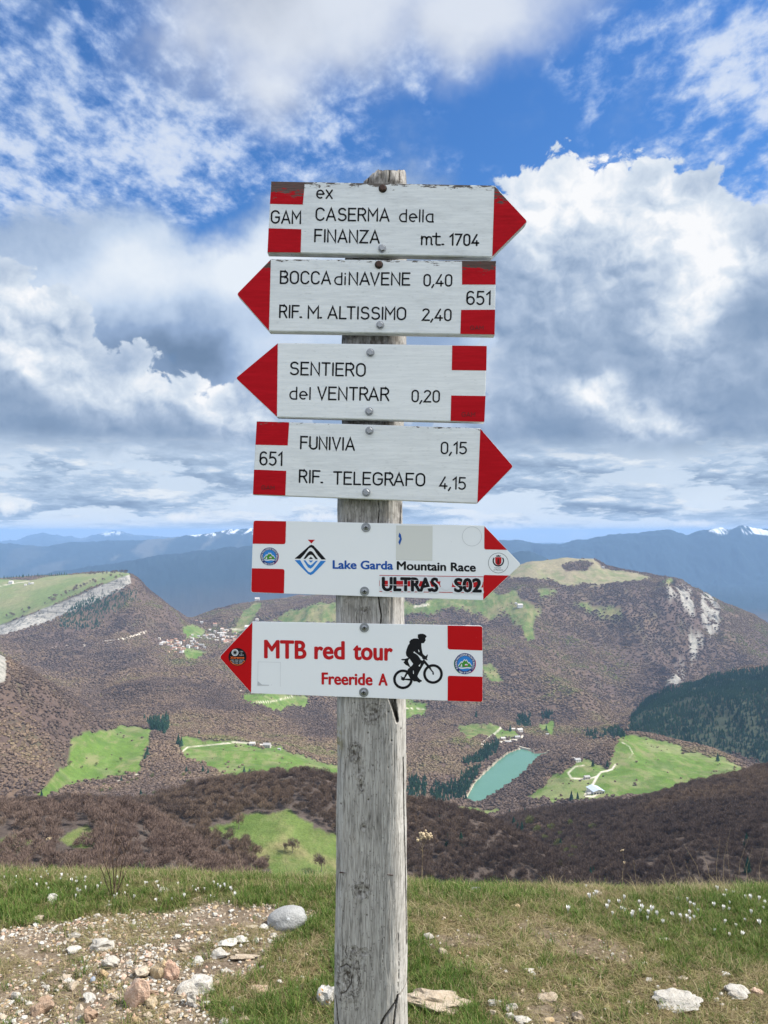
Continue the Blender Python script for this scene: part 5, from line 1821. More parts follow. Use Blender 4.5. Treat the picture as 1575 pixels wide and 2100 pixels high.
def funivia_emblem(cx, cy, r, y, parent, faded=False):
    ring_flat("emblem_rim", cx, cy, r * 0.94, r * 1.0, y, mat_whiteink, parent, 60, 120, 16)
    ring_flat("emblem_rim", cx, cy, r * 0.94, r * 1.0, y, mat_green if not faded else mat_paleline, parent, 120, 200, 16)
    ring_flat("emblem_rim", cx, cy, r * 0.94, r * 1.0, y, mat_pinkred, parent, -20, 60, 16)
    ring_flat("emblem_band", cx, cy, r * 0.68, r * 0.955, y - 0.0001, mat_navy, parent)
    flat("emblem_sky", [disc(cx, cy, r * 0.69, 36)], y - 0.0002, mat_skyink, parent)
    S = lambda a, b: (cx + a * r, cy + b * r)
    flat("emblem_snow", [[S(-.66, .22), S(-.34, -.22), S(-.24, -.17), S(-.05, -.42), S(.04, -.30), S(.14, -.40), S(.34, -.10), S(.42, -.14), S(.66, .22)]], y - 0.0003, mat_whiteink, parent)
    flat("emblem_hills", [[S(-.62, .26), S(-.34, -.10), S(-.24, -.06), S(-.04, -.32), S(.04, -.20), S(.13, -.30), S(.32, 0), S(.40, -.04), S(.62, .26), S(.3, .32), S(-.3, .32)]], y - 0.0004, mat_green, parent)
    flat("emblem_sail", [[S(-.42, .28), S(-.30, -.02), S(-.24, .28)]], y - 0.0005, mat_whiteink, parent)
    flat("emblem_cabin", [[S(-.02, .10), S(.05, .03), S(.20, .03), S(.26, .10), S(.24, .2), S(.0, .2)]], y - 0.0005, mat_whiteink, parent)
    flat("emblem_cabin", [[S(-.02, .14), S(.26, .14), S(.24, .2), S(.0, .2)]], y - 0.0006, mat_pinkred, parent)
    flat("emblem_water", [[S(-.60, .30), S(-.2, .36), S(.2, .30), S(.60, .36), S(.50, .46), S(.2, .42), S(-.2, .48), S(-.50, .44)]], y - 0.0005, mat_whiteink, parent)
    # lettering around the band
    ring_text("FUNIVIA MALCESINE MONTE BALDO", cx, cy, r * 0.815, -215, 38, r * 0.17, y - 0.0003, parent, mat_whiteink)
    ring_text("Lago di Garda", cx, cy, r * 0.81, 128, 52, r * 0.16, y - 0.0003, parent, mat_whiteink, inside=True)


def ring_text(text, cx, cy, r, a0, a1, h, y, parent, mat, inside=False):
    cu = bpy.data.curves.new("lettering", 'FONT'); cu.body = text; cu.size = 1.0; cu.resolution_u = 2; cu.offset = 0.02
    to = bpy.data.objects.new("lettering", cu); COL.objects.link(to)
    me = bpy.data.meshes.new_from_object(to.evaluated_get(bpy.context.evaluated_depsgraph_get()))
    bpy.data.objects.remove(to)
    n = len(me.vertices)
    co = np.empty(n * 3); me.vertices.foreach_get("co", co); co = co.reshape(-1, 3)
    u = (co[:, 0] - co[:, 0].min()) / (co[:, 0].max() - co[:, 0].min())
    a = np.radians(a0 + (a1 - a0) * u)
    v = (co[:, 1] - 0.36) / 0.73 * h
    rr = r + (-v if inside else v)
    X = cx + rr * np.cos(a); Yp = cy + rr * np.sin(a)
    rx, rz = ray(X, Yp)
    me.vertices.foreach_set("co", np.stack([rx * y, np.full(n, y), rz * y], 1).ravel())
    me.update()
    return part("lettering", me, parent, mat)


# ---- board 5
b5 = board(rounded([(519.6, 1067), (993, 1077.8), (1068.5, 1157.5), (991, 1230.8), (514.6, 1215)], [5, 1, 6, 1, 5]), YM, 0.004, mat_sheet,
           'fifth board from the top pointing right, smooth white sheet lettered Lake Garda Mountain Race with stickers on it', 0.0005)
flat("red_patch", [rounded([(520.2, 1067.6), (586.7, 1069), (585.4, 1116), (518, 1115)], [5, 0, 5, 0])], YM - e1, mat_redfilm, b5)
flat("red_patch", [rounded([(516.6, 1165.3), (583.5, 1167), (582.3, 1216.8), (515.2, 1214.3)], [0, 5, 0, 5])], YM - e1, mat_redfilm, b5)
flat("red_patch", [rounded([(993.3, 1078.8), (1040, 1127.6), (993, 1126.7)], [0, 0, 4])], YM - e1, mat_redfilm, b5)
flat("red_patch", [rounded([(991.6, 1179), (1043.6, 1180.2), (991, 1230)], [4, 0, 0])], YM - e1, mat_redfilm, b5)
printed("Lake Garda", 683, 805.5, 1165.8, 1167.6, 17.5, YM - e1, b5, mat_blueink, 0.9)
printed("Mountain Race", 814.5, 975, 1168, 1171.8, 17.8, YM - e1, b5, mat_black, 0.9)


def LG(pts):
    return [(590 + a / 8.289, 1090 + b / 8.289) for a, b in pts]


flat("logo_black", [LG([(118, 462), (250, 345), (370, 238), (403, 223), (440, 240), (530, 335), (650, 475), (575, 475), (520, 415), (440, 300), (400, 268), (360, 285), (290, 380), (215, 464)]),
                    LG([(268, 466), (330, 370), (368, 335), (400, 332), (425, 350), (515, 470), (475, 471), (425, 405), (395, 393), (360, 405), (300, 467)]),
                    LG([(355, 468), (393, 430), (432, 468)])], YM - e1, mat_black, b5)
flat("logo_blue", [LG([(118, 486), (212, 486), (280, 600), (345, 680), (385, 697), (425, 670), (480, 600), (560, 498), (650, 500), (560, 595), (440, 715), (390, 742), (345, 720), (235, 610)]),
                   LG([(268, 490), (302, 490), (350, 555), (390, 575), (420, 555), (478, 497), (512, 497), (430, 600), (390, 632), (345, 610)]),
                   LG([(355, 492), (432, 492), (395, 530)])], YM - e1, mat_skyink, b5)
flat("logo_red", [LG([(342, 138), (464, 140), (402, 203)])], YM - e1, mat_redink, b5)
flat("faded_sticker", [[(812.5, 1077.5), (887, 1079), (886.5, 1150), (812, 1148.5)]], YM - e1, mat_greyfilm, b5)
flat("sticker_scrap", [[(819, 1092), (822, 1096), (824, 1106), (820, 1118), (817, 1112), (820, 1104), (817, 1100)]], YM - e2, mat_blueink, b5)
ring_flat("sticker_outline", 967.8, 1100, 19.4, 20.1, YM - e1, mat_paleline, b5)
ring_flat("crest_outline", 1022, 1154.5, 20.1, 20.8, YM - e1, mat_black, b5)
CX, CY = 1022, 1154.5
flat("crest_crown", [[(CX - 5, CY - 15.5), (CX - 4, CY - 13), (CX + 4, CY - 13), (CX + 5, CY - 15.5), (CX + 2.5, CY - 15), (CX, CY - 16.5), (CX - 2.5, CY - 15)]], YM - e1, mat_black, b5)
flat("crest_shield", [[(CX - 6.5, CY - 12), (CX + 6.5, CY - 12), (CX + 6.2, CY), (CX + 3, CY + 3.5), (CX, CY + 4.5), (CX - 3, CY + 3.5), (CX - 6.2, CY)]], YM - e1, mat_redink, b5)
flat("crest_tower", [[(CX - 2.2, CY + 2), (CX - 2, CY - 4), (CX - 1, CY - 8.5), (CX + 1, CY - 8.5), (CX + 2, CY - 4), (CX + 2.2, CY + 2)]], YM - e2, mat_faintletter, b5)
for sgn in (-1, 1):
    ring_flat("crest_wreath", CX, CY - 4.5, 9.2, 11.8, YM - e1, mat_black, b5, 100 - 10 if sgn > 0 else 90, 90 - 125 if sgn > 0 else 90 + 125, 14)
printed("Comune", CX - 8, CX + 5, CY + 11.2, CY + 11.2, 3.2, YM - e1, b5, mat_black)
printed("di Malcesine", CX - 10, CX + 10, CY + 15.4, CY + 15.4, 3.0, YM - e1, b5, mat_black)
funivia_emblem(552.5, 1141, 19.2, YM - e1, b5, True)
# club sticker
flat("club_sticker", [[(777.9, 1179), (991.3, 1182), (990.3, 1216.6), (777.7, 1213.4)]], YM - e1, mat_whiteink, b5)
flat("sticker_stripe", [[(778, 1179.2), (991.2, 1182.2), (991.2, 1183.4), (778, 1180.4)], [(778, 1212.2), (990.4, 1215.2), (990.3, 1216.4), (778, 1213.4)], [(778, 1190.5), (991, 1193.5), (990.8, 1204.8), (778, 1201.8)]], YM - e2, mat_redink, b5)
printed("ULTRAS", 781.5, 900.5, 1213, 1214.6, 32.5, YM - e2 - 0.0002, b5, mat_whiteink, 2.7)
printed("S02", 929.5, 989.5, 1215.2, 1216, 32.5, YM - e2 - 0.0002, b5, mat_whiteink, 2.7)
printed("ULTRAS", 784.5, 897.5, 1211, 1212.6, 28.5, YM - e2 - 0.0005, b5, mat_black, 1.7)
printed("S02", 932.5, 986.5, 1213.2, 1214, 28.5, YM - e2 - 0.0005, b5, mat_black, 1.7)
flat("sticker_scratch", [[(786, 1199), (800, 1198.6), (818, 1199.4), (836, 1198.8), (836, 1199.6), (818, 1200.4), (800, 1199.6)], [(840, 1189), (852, 1190), (860, 1189.4), (852, 1191)], [(868, 1206), (884, 1203), (890, 1205), (876, 1207)], [(936, 1200), (948, 1201), (962, 1200.6), (948, 1202)]], YM - e2 - 0.0008, mat_whiteink, b5)
flat("sticker_blank", [disc(915, 1197.5, 12.5, 24)], YM - e2 - 0.0003, mat_whiteink, b5)
cross_screw(750.5, 1081.5, YM, b5); cross_screw(747.5, 1212.5, YM, b5)

# ---- board 6
b6 = board(rounded([(518, 1274.8), (989.6, 1283.6), (990, 1440), (515, 1421.8), (449, 1347.6)], [1, 5, 5, 1, 6]), YM, 0.004, mat_sheet,
           'lowest board pointing left, smooth white sheet lettered MTB red tour Freeride A beside a black cyclist', 0.0005)
flat("red_point", [rounded([(517.6, 1276), (514.8, 1420.6), (450, 1347.6)], [0, 0, 6])], YM - e1, mat_redfilm, b6)
flat("red_patch", [rounded([(917.8, 1282.8), (989.2, 1284), (989.4, 1334), (918, 1331.6)], [0, 5, 0, 5])], YM - e1, mat_redfilm, b6)
flat("red_patch", [rounded([(918.2, 1385.7), (989.6, 1387.8), (989.6, 1439.5), (918, 1437)], [5, 0, 5, 0])], YM - e1, mat_redfilm, b6)
printed("MTB", 543, 627, 1348.8, 1350.5, 38, YM - e1, b6, mat_redink, 1.6)
printed("red", 646, 705.5, 1350.5, 1351.5, 38, YM - e1, b6, mat_redink, 1.6)
printed("tour", 725.5, 804, 1352, 1354, 38, YM - e1, b6, mat_redink, 1.6)
printed("Freeride", 660.5, 763, 1403, 1405, 25, YM - e1, b6, mat_redink, 1.1)
printed("A", 777, 794, 1405.2, 1405.6, 25, YM - e1, b6, mat_redink, 1.1)


def BK(pts):
    return [(790 + a / 7.5, 1280 + b / 7.5) for a, b in pts]


rider = [(500, 160), (540, 148), (580, 147), (610, 160), (632, 178), (638, 196), (622, 206), (615, 225), (624, 245), (612, 262), (600, 285), (580, 295), (562, 290), (556, 300), (556, 340),
         (560, 370), (566, 410), (578, 455), (600, 478), (625, 492), (638, 475), (645, 464), (656, 472), (650, 500), (640, 530), (652, 545), (645, 558), (625, 545), (600, 545), (575, 535),
         (565, 520), (568, 510), (540, 490), (510, 470), (480, 448), (450, 425), (462, 412), (435, 428), (432, 437), (470, 455), (500, 478), (530, 520), (545, 548), (572, 562), (590, 540),
         (610, 555), (660, 615), (690, 650), (715, 700), (745, 735), (750, 775), (735, 780), (724, 765), (728, 745), (690, 700), (650, 655), (600, 605), (590, 620), (520, 740), (495, 800),
         (510, 825), (540, 855), (560, 862), (563, 880), (540, 888), (528, 903), (510, 895), (490, 880), (440, 880), (420, 860), (400, 870), (300, 858), (280, 870), (262, 862), (245, 850), (240, 836), (252, 828),
         (236, 808), (244, 798), (262, 812), (290, 815), (300, 785), (330, 730), (345, 700), (360, 680), (385, 660), (365, 658), (345, 640), (320, 630), (285, 595), (284, 580), (300, 570), (300, 560), (262, 556),
         (242, 545), (258, 536), (300, 534), (355, 518), (322, 480), (318, 430), (330, 385), (352, 325), (375, 295), (370, 270), (395, 238), (440, 220), (490, 220), (515, 228), (500, 205), (503, 180)]
hole1 = [(360, 545), (375, 530), (395, 560), (430, 610), (405, 645), (385, 655), (370, 620), (350, 570)]
flat("cyclist_print", [BK(rider)], YM - e1, mat_black, b6, {0: [BK(hole1)]})
flat("cyclist_gap", [BK([(512, 640), (545, 605), (530, 655)]), BK([(505, 392), (518, 395), (528, 425), (518, 432)]), BK([(302, 836), (345, 768), (385, 838)]), BK([(428, 715), (436, 715), (440, 765), (430, 765)])], YM - e2, mat_sheet, b6)
for (wx_, wy_) in ((273, 848), (735, 766)):
    c_ = BK([(wx_, wy_)])[0]
    ring_flat("wheel_print", c_[0], c_[1], 112 / 7.5, 151 / 7.5, YM - e2 * 0.75, mat_black, b6)
funivia_emblem(953.5, 1361, 22.6, YM - e1, b6)
# round club sticker on the point
sx_, sy_ = 487, 1347.5
flat("round_sticker", [disc(sx_, sy_, 18.5, 40)], YM - e2, mat_black, b6)
ring_flat("sticker_wheel", sx_ - 5, sy_ - 9.2, 5.6, 7.0, YM - e2 - 0.0002, mat_whiteink, b6)
for k in range(8):
    a = k * 45
    ring_flat("sticker_spoke", sx_ - 5 + 2.6 * math.cos(math.radians(a)), sy_ - 9.2 + 2.6 * math.sin(math.radians(a)), 2.1, 2.9, YM - e2 - 0.0002 - 0.00001 * k, mat_whiteink, b6, a, a + 110, 8)
for k, (s_, xa, xb) in enumerate([("LAGO", 4.5, 11.5), ("DI", 7, 9.5), ("GARDA", 3.5, 13)]):
    printed(s_, sx_ + xa, sx_ + xb, sy_ - 10.2 + k * 3.6, sy_ - 10.2 + k * 3.6, 2.2, YM - e2 - 0.0002, b6, mat_whiteink, 0)
printed("Xtreme", sx_ - 14.5, sx_ + 13.5, sy_ + 3.6, sy_ + 3.2, 5.0, YM - e2 - 0.0002, b6, mat_orange, 0.3)
for k, (s_, hw) in enumerate([("SKI BIKE SHOP", 13), ("RENT SERVICE", 10), ("TEL 045 000", 10)]):
    printed("||| |||| |||||", sx_ - hw, sx_ + hw, sy_ + 7.0 + k * 3.2, sy_ + 6.8 + k * 3.2, 1.9, YM - e2 - 0.0002, b6, mat_whiteink, 0)
ring_flat("sticker_arc", sx_, sy_, 15.6, 17.2, YM - e2 - 0.0002, mat_orange, b6, 25, 155, 20)
flat("ghost_sticker", [[(529, 1357), (575, 1358), (575, 1358.5), (529.5, 1357.5)], [(529, 1357), (529.5, 1357), (528.5, 1406), (528, 1406)], [(575, 1358), (575.4, 1358), (575, 1408), (574.6, 1408)], [(529, 1397), (537, 1404), (552, 1404.5), (552, 1406), (528, 1406)]], YM - e1, mat_paleline, b6)
cross_screw(747, 1287, YM, b6); cross_screw(746, 1419.5, YM, b6)
# staples left in the timber
for (sa_, sb_) in (((696, 1790), (708, 1790.5)), ((794, 1794), (806, 1795.5))):
    me = bpy.data.meshes.new("staple")
    a = Vector(pt(*sa_, YP - 0.001)); b = Vector(pt(*sb_, YP - 0.001))
    r_ = 0.0006
    vs = [a + Vector((0, 0, r_)), a - Vector((0, 0, r_)), b - Vector((0, 0, r_)), b + Vector((0, 0, r_))]
    vs += [v + Vector((0, 0.004, 0)) for v in vs]
    me.from_pydata([tuple(v) for v in vs], [], [(0, 1, 2, 3), (0, 3, 7, 4), (1, 0, 4, 5), (2, 1, 5, 6), (3, 2, 6, 7)])
    part("staple", me, signpost, mat_rust)


# ================================================================== the stony turf in front
def ground_z(x, y):
    x = np.asarray(x, float); y = np.asarray(y, float)
    a = 0.083 + 0.024 / (1 + np.exp(-(x + 0.4) * 1.6))
    y0 = 4.2
    t = np.clip(y - y0, 0, 1.8)
    z = -1.6 - a * y - 0.3 * t * t - np.clip(y - 6.0, 0, 50) * 1.08
    amp = np.clip((y + 3) / 4, 0, 1)
    z = z + amp * (0.030 * fbm(x * 1.6, y * 1.6, 4, 0.55, 101) + 0.012 * fbm(x * 6, y * 6, 4, 0.6, 102))
    return z


def hit(px, py):
    """where the line of sight of a picture point meets the turf"""
    x, z = ray(px, py)
    x, z = float(x), float(z)
    dd = 1.5 + np.arange(700) * 0.006
    gz = ground_z(x * dd, dd)
    ok = np.nonzero(gz >= z * dd)[0]
    if len(ok):
        d = float(dd[ok[0]])
        return Vector((x * d, d, float(gz[ok[0]])))
    d = 4.8
    return Vector((x * d, d, float(ground_z(x * d, d))))


GRAVEL = [(-300, 1880), (0, 1895), (110, 1885), (190, 1868), (300, 1858), (420, 1855), (560, 1848), (650, 1865), (640, 1900), (560, 1935), (540, 1960), (500, 1990),
          (440, 2005), (430, 2060), (480, 2140), (460, 2300), (-300, 2300)]
BROWN = [[(835, 1860), (900, 1856), (1000, 1868), (1120, 1868), (1200, 1895), (1290, 1935), (1400, 1985), (1500, 1992), (1600, 1990), (1700, 2300), (940, 2300), (1010, 2120), (960, 2010), (900, 1960), (835, 1935)],
         [(430, 2000), (600, 1930), (690, 1910), (690, 2010), (560, 2040), (450, 2080)], [(1120, 1820), (1240, 1822), (1230, 1850), (1130, 1850)]]
BARE = [[(1050, 1890), (1130, 1880), (1290, 1950), (1300, 1985), (1200, 1965), (1080, 1920)], [(1050, 2040), (1120, 2040), (1250, 2120), (1120, 2130)], [(840, 1925), (960, 1905), (1020, 1930), (900, 1950)]]


def fields(x, y):
    z = ground_z(x, y)
    yy = np.maximum(y, 0.6)
    px, py = project(x, yy, np.where(y > 0.6, z, -1.7))
    w = fbm(x * 3.2, y * 3.2, 4, 0.6, 111) * 26
    w2 = fbm(x * 9, y * 9, 3, 0.6, 112)
    gr = np.clip((in_poly(px, py, GRAVEL) + w) / 16 + 0.4, 0, 1)
    br = np.zeros(px.shape)
    for p in BROWN:
        br = np.maximum(br, np.clip((in_poly(px, py, p) + w) / 22 + 0.4, 0, 1))
    ba = np.zeros(px.shape)
    for p in BARE:
        ba = np.maximum(ba, np.clip((in_poly(px, py, p) + w * 0.6) / 10 + 0.4, 0, 1))
    tufty = np.clip(w2 * 2.6 + 0.1, 0, 1)
    return px, py, gr, br, ba, tufty


xs = np.concatenate([np.linspace(-9, -3.1, 40), np.linspace(-3.0, 3.0, 430), np.linspace(3.1, 9, 40)])
ys = np.concatenate([np.linspace(-9, 1.7, 50), np.linspace(1.75, 6.2, 340), np.linspace(6.3, 9.5, 20)])
GX, GY = np.meshgrid(xs, ys, indexing='ij')
GZ = ground_z(GX, GY)
gpx, gpy, ggr, gbr, gba, gtu = fields(GX, GY)
GZ = GZ + 0.006 * ggr * fbm(GX * 26, GY * 26, 4, .6, 121) + 0.010 * (1 - ggr) * fbm(GX * 18, GY * 18, 3, .6, 122)
me = mesh_np("ground", np.stack([GX, GY, GZ], -1).reshape(-1, 3), grid_faces(len(xs), len(ys)), smooth=True)
set_color(me, 'soil', np.stack([ggr, gbr, gba], -1).reshape(-1, 3))
m, t, bs = material("turf_and_soil")
geo = t.node('ShaderNodeNewGeometry'); pos = geo.outputs['Position']
sa = t.sep(t.attr('soil'))
n1 = t.noise(pos, 9.0, 5, 0.6); n2 = t.noise(pos, 55.0, 5, 0.65); n3 = t.noise(pos, 190.0, 3, 0.6)
grass = t.ramp(t.m('ADD', t.m('MULTIPLY', n1, 0.5), t.m('MULTIPLY', n2, 0.5)), [(0.3, (0.035, 0.045, 0.014)), (0.5, (0.075, 0.085, 0.028)), (0.7, (0.14, 0.125, 0.055))])
soil = t.ramp(t.m('ADD', t.m('MULTIPLY', n1, 0.45), t.m('MULTIPLY', n2, 0.55)), [(0.3, (0.075, 0.055, 0.038)), (0.5, (0.165, 0.128, 0.092)), (0.66, (0.30, 0.25, 0.19))])
dry = t.ramp(n2, [(0.3, (0.055, 0.045, 0.022)), (0.55, (0.14, 0.11, 0.055)), (0.75, (0.22, 0.18, 0.10))])
col = t.mix(sa[1], grass, dry)
col = t.mix(t.m('MAXIMUM', sa[0], t.m('MULTIPLY', sa[2], 0.8)), col, soil)
t.set(bs.inputs['Base Color'], col)
bs.inputs['Roughness'].default_value = 1.0; bs.inputs['Specular IOR Level'].default_value = 0.05
t.set(bs.inputs['Normal'], t.bump(t.m('ADD', n2, t.m('MULTIPLY', n3, 0.4)), 0.9, 0.01))
tag(link("ground", me, m), kind='structure')

# ---------------------------------------------------------------- grass
def blade_mat(name, stops, sheen=0.2):
    m, t, bs = material(name)
    oi = t.node('ShaderNodeObjectInfo'); geo = t.node('ShaderNodeNewGeometry')
    rnd = t.node('ShaderNodeNewGeometry').outputs['Random Per Island']
    n = t.noise(geo.outputs['Position'], 2.2, 3, 0.6)
    f = t.m('ADD', t.m('MULTIPLY', rnd, 0.45), t.m('ADD', t.m('MULTIPLY', oi.outputs['Random'], 0.3), t.m('MULTIPLY', n, 0.4)))
    t.set(bs.inputs['Base Color'], t.ramp(f, stops))
    bs.inputs['Roughness'].default_value = 0.6; bs.inputs['Specular IOR Level'].default_value = sheen
    tr = t.node('ShaderNodeBsdfTranslucent')
    t.set(tr.inputs[0], t.ramp(f, stops))
    mx = t.node('ShaderNodeMixShader'); mx.inputs[0].default_value = 0.35
    out = next(n for n in t.n if n.type == 'OUTPUT_MATERIAL')
    t.l.new(bs.outputs[0], mx.inputs[1]); t.l.new(tr.outputs[0], mx.inputs[2]); t.l.new(mx.outputs[0], out.inputs[0])
    return m


mat_lush = blade_mat("lush_blade", [(0.15, (0.045, 0.095, 0.014)), (0.5, (0.085, 0.160, 0.026)), (0.85, (0.17, 0.24, 0.055))])
mat_olive = blade_mat("olive_blade", [(0.15, (0.06, 0.075, 0.02)), (0.5, (0.15, 0.17, 0.045)), (0.8, (0.28, 0.26, 0.10)), (1.0, (0.36, 0.31, 0.16))])
mat_straw = blade_mat("straw_blade", [(0.1, (0.14, 0.105, 0.05)), (0.5, (0.28, 0.22, 0.12)), (0.9, (0.44, 0.37, 0.22))])


def tuft(rng, n, h, spread, w, lean, mats, mix):
    vs, fs, mi = [], [], []
    for k in range(n):
        a = rng.uniform(0, 6.28); r0 = spread * math.sqrt(rng.random())
        x0, y0 = r0 * math.cos(a), r0 * math.sin(a)
        b_ = rng.uniform(0, 6.28)
        L = h * rng.uniform(0.5, 1.2); ln = lean * rng.uniform(0.4, 1.5)
        dx, dy = math.cos(b_), math.sin(b_)
        sx, sy = -dy, dx
        ww = w * rng.uniform(0.7, 1.3)
        b = len(vs)
        for j, u in enumerate((0.0, 0.38, 0.72, 1.0)):
            off = ln * L * u * u
            zz = L * (u - 0.35 * ln * u * u)
            wk = ww * (1 - u) ** 0.6 if j < 3 else 0
            cx, cy = x0 + dx * off, y0 + dy * off
            if j < 3:
                vs += [(cx - sx * wk, cy - sy * wk, zz - 0.004), (cx + sx * wk, cy + sy * wk, zz - 0.004)]
            else:
                vs.append((cx, cy, zz - 0.004))
        fs += [(b, b + 1, b + 3), (b, b + 3, b + 2), (b + 2, b + 3, b + 5), (b + 2, b + 5, b + 4), (b + 4, b + 5, b + 6)]
        mk = int(rng.choice(len(mats), p=mix)); mi += [mk] * 5
    me = mesh_np("tuft", np.array(vs), np.array(fs))
    for m_ in mats: me.materials.append(m_)
    me.polygons.foreach_set("material_index", np.array(mi, np.int32))
    return me


gr = np.random.default_rng(77)


def place_tufts(name, src_list, n, wfun, smin, smax, xr=(-4.2, 4.2), yr=(2.0, 5.9), tilt=0.15):
    n = int(n * 1.7)
    x = gr.uniform(*xr, n * 3); y = gr.uniform(*yr, n * 3)
    ok = np.abs(x) < 0.62 * y + 1.4
    x, y = x[ok], y[ok]
    px, py, g_, b_, a_, tu = fields(x, y)
    w = wfun(px, py, g_, b_, a_, tu, x, y)
    keep = gr.random(len(x)) < w
    x, y = x[keep][:n], y[keep][:n]
    z = ground_z(x, y)
    p = np.stack([x, y, z], 1)
    vv = gr.integers(0, len(src_list), len(p))
    for k, me in enumerate(src_list):
        q = p[vv == k]
        s = gr.uniform(smin, smax, len(q))
        scl = np.stack([s, s, s * gr.uniform(0.8, 1.25, len(q))], 1)
        rot = np.stack([gr.normal(0, tilt, len(q)), gr.normal(0, tilt, len(q)), gr.uniform(0, 6.28, len(q))], 1)
        gn_instances(name, q, scl, rot, me)


lush = [tuft(gr, 20, 0.062, 0.028, 0.0016, 0.55, [mat_lush, mat_olive], [0.8, 0.2]) for _ in range(3)]
mixed = [tuft(gr, 20, 0.042, 0.032, 0.0014, 0.8, [mat_olive, mat_lush, mat_straw], [0.5, 0.25, 0.25]) for _ in range(3)]
thatch = [tuft(gr, 22, 0.034, 0.035, 0.0013, 1.7, [mat_straw, mat_olive], [0.72, 0.28]) for _ in range(3)]
drytall = [tuft(gr, 14, 0.085, 0.03, 0.0010, 0.9, [mat_straw, mat_olive], [0.85, 0.15]) for _ in range(2)]
patch = lambda x, y, s, sd: np.clip(fbm(x * s, y * s, 4, 0.6, sd) * 3.0 + 0.5, 0, 1)
place_tufts("lush_grass", lush, 9500, lambda px, py, g, b, a, tu, x, y: (1 - g) * (1 - 0.86 * b) * (1 - a) * (0.25 + 0.75 * patch(x, y, 1.7, 201)) * np.clip(1.25 - 0.55 * np.clip((y - 4.1) / 0.5, 0, 1) * (1 - patch(x, y, 1.1, 209)), 0.2, 1) + 0.05 * g * (tu > 0.8), 0.55, 1.15)
place_tufts("meadow_grass", mixed, 12000, lambda px, py, g, b, a, tu, x, y: np.clip((1 - g) * (0.35 + 0.5 * (1 - b)) * (1 - 0.8 * a) + 0.20 * g * (tu > 0.6), 0, 1), 0.6, 1.2)
place_tufts("dry_thatch", thatch, 11000, lambda px, py, g, b, a, tu, x, y: np.clip((1 - g) * (0.30 + 0.6 * b) * (1 - 0.55 * a) * (0.35 + 0.65 * patch(x, y, 2.4, 205)) + 0.40 * g * patch(x, y, 4.5, 206), 0, 1), 0.6, 1.25)
place_tufts("dry_crest_grass", drytall, 2600, lambda px, py, g, b, a, tu, x, y: (1 - g) * np.clip((y - 4.15) / 0.6, 0.02, 1) * patch(x, y, 2.0, 207), 0.5, 1.1, yr=(3.0, 5.6))

# ---------------------------------------------------------------- gravel
ICO = {}


def ico(sub):
    if sub not in ICO:
        bm = bmesh.new(); bmesh.ops.create_icosphere(bm, subdivisions=sub, radius=1.0)
        ICO[sub] = (np.array([v.co[:] for v in bm.verts]), np.array([[v.index for v in f.verts] for f in bm.faces]))
        bm.free()
    return ICO[sub]


def stone_mesh(rng, w, d, h, sub=2, rough=0.18, cuts=5, name="stone"):
    v, f = ico(sub)
    p = v.copy()
    for k in range(cuts):
        n = rng.normal(size=3); n /= np.linalg.norm(n)
        e = np.clip(p @ n - rng.uniform(0.42, 0.82), 0, None)
        p -= n[None, :] * e[:, None] * 0.92
    o = rng.uniform(0, 60, 2)
    k = 1 + rough * (vnoise(p[:, 0] * 2.2 + o[0], p[:, 1] * 2.2 + p[:, 2] * 1.9 + o[1], 5) - 0.5) * 2 \
        + rough * 0.35 * (vnoise(p[:, 0] * 6 + o[1], p[:, 1] * 6 + p[:, 2] * 5 + o[0], 6) - 0.5) * 2
    p = p * k[:, None] * np.array([w / 2, d / 2, h / 2])
    return mesh_np(name, p, f, smooth=(cuts <= 1))


def stone_mat(name, stops, spots=None):
    m, t, bs = material(name)
    oi = t.node('ShaderNodeObjectInfo'); geo = t.node('ShaderNodeNewGeometry'); pos = geo.outputs['Position']
    n = t.noise(pos, 38, 5, 0.65); n2 = t.noise(pos, 150, 4, 0.6)
    f = t.m('ADD', t.m('MULTIPLY', n, 0.7), t.m('ADD', t.m('MULTIPLY', n2, 0.2), t.m('MULTIPLY', oi.outputs['Random'], 0.22)))
    col = t.ramp(f, stops)
    if spots:
        col = t.mix(t.mr(t.noise(pos, spots[1], 4, 0.6), spots[2], spots[2] + 0.05), col, spots[0])
    t.set(bs.inputs['Base Color'], col)
    bs.inputs['Roughness'].default_value = 0.85; bs.inputs['Specular IOR Level'].default_value = 0.2
    t.set(bs.inputs['Normal'], t.bump(t.m('ADD', t.m('MULTIPLY', n, 0.9), n2), 0.8, 0.008))
    return m


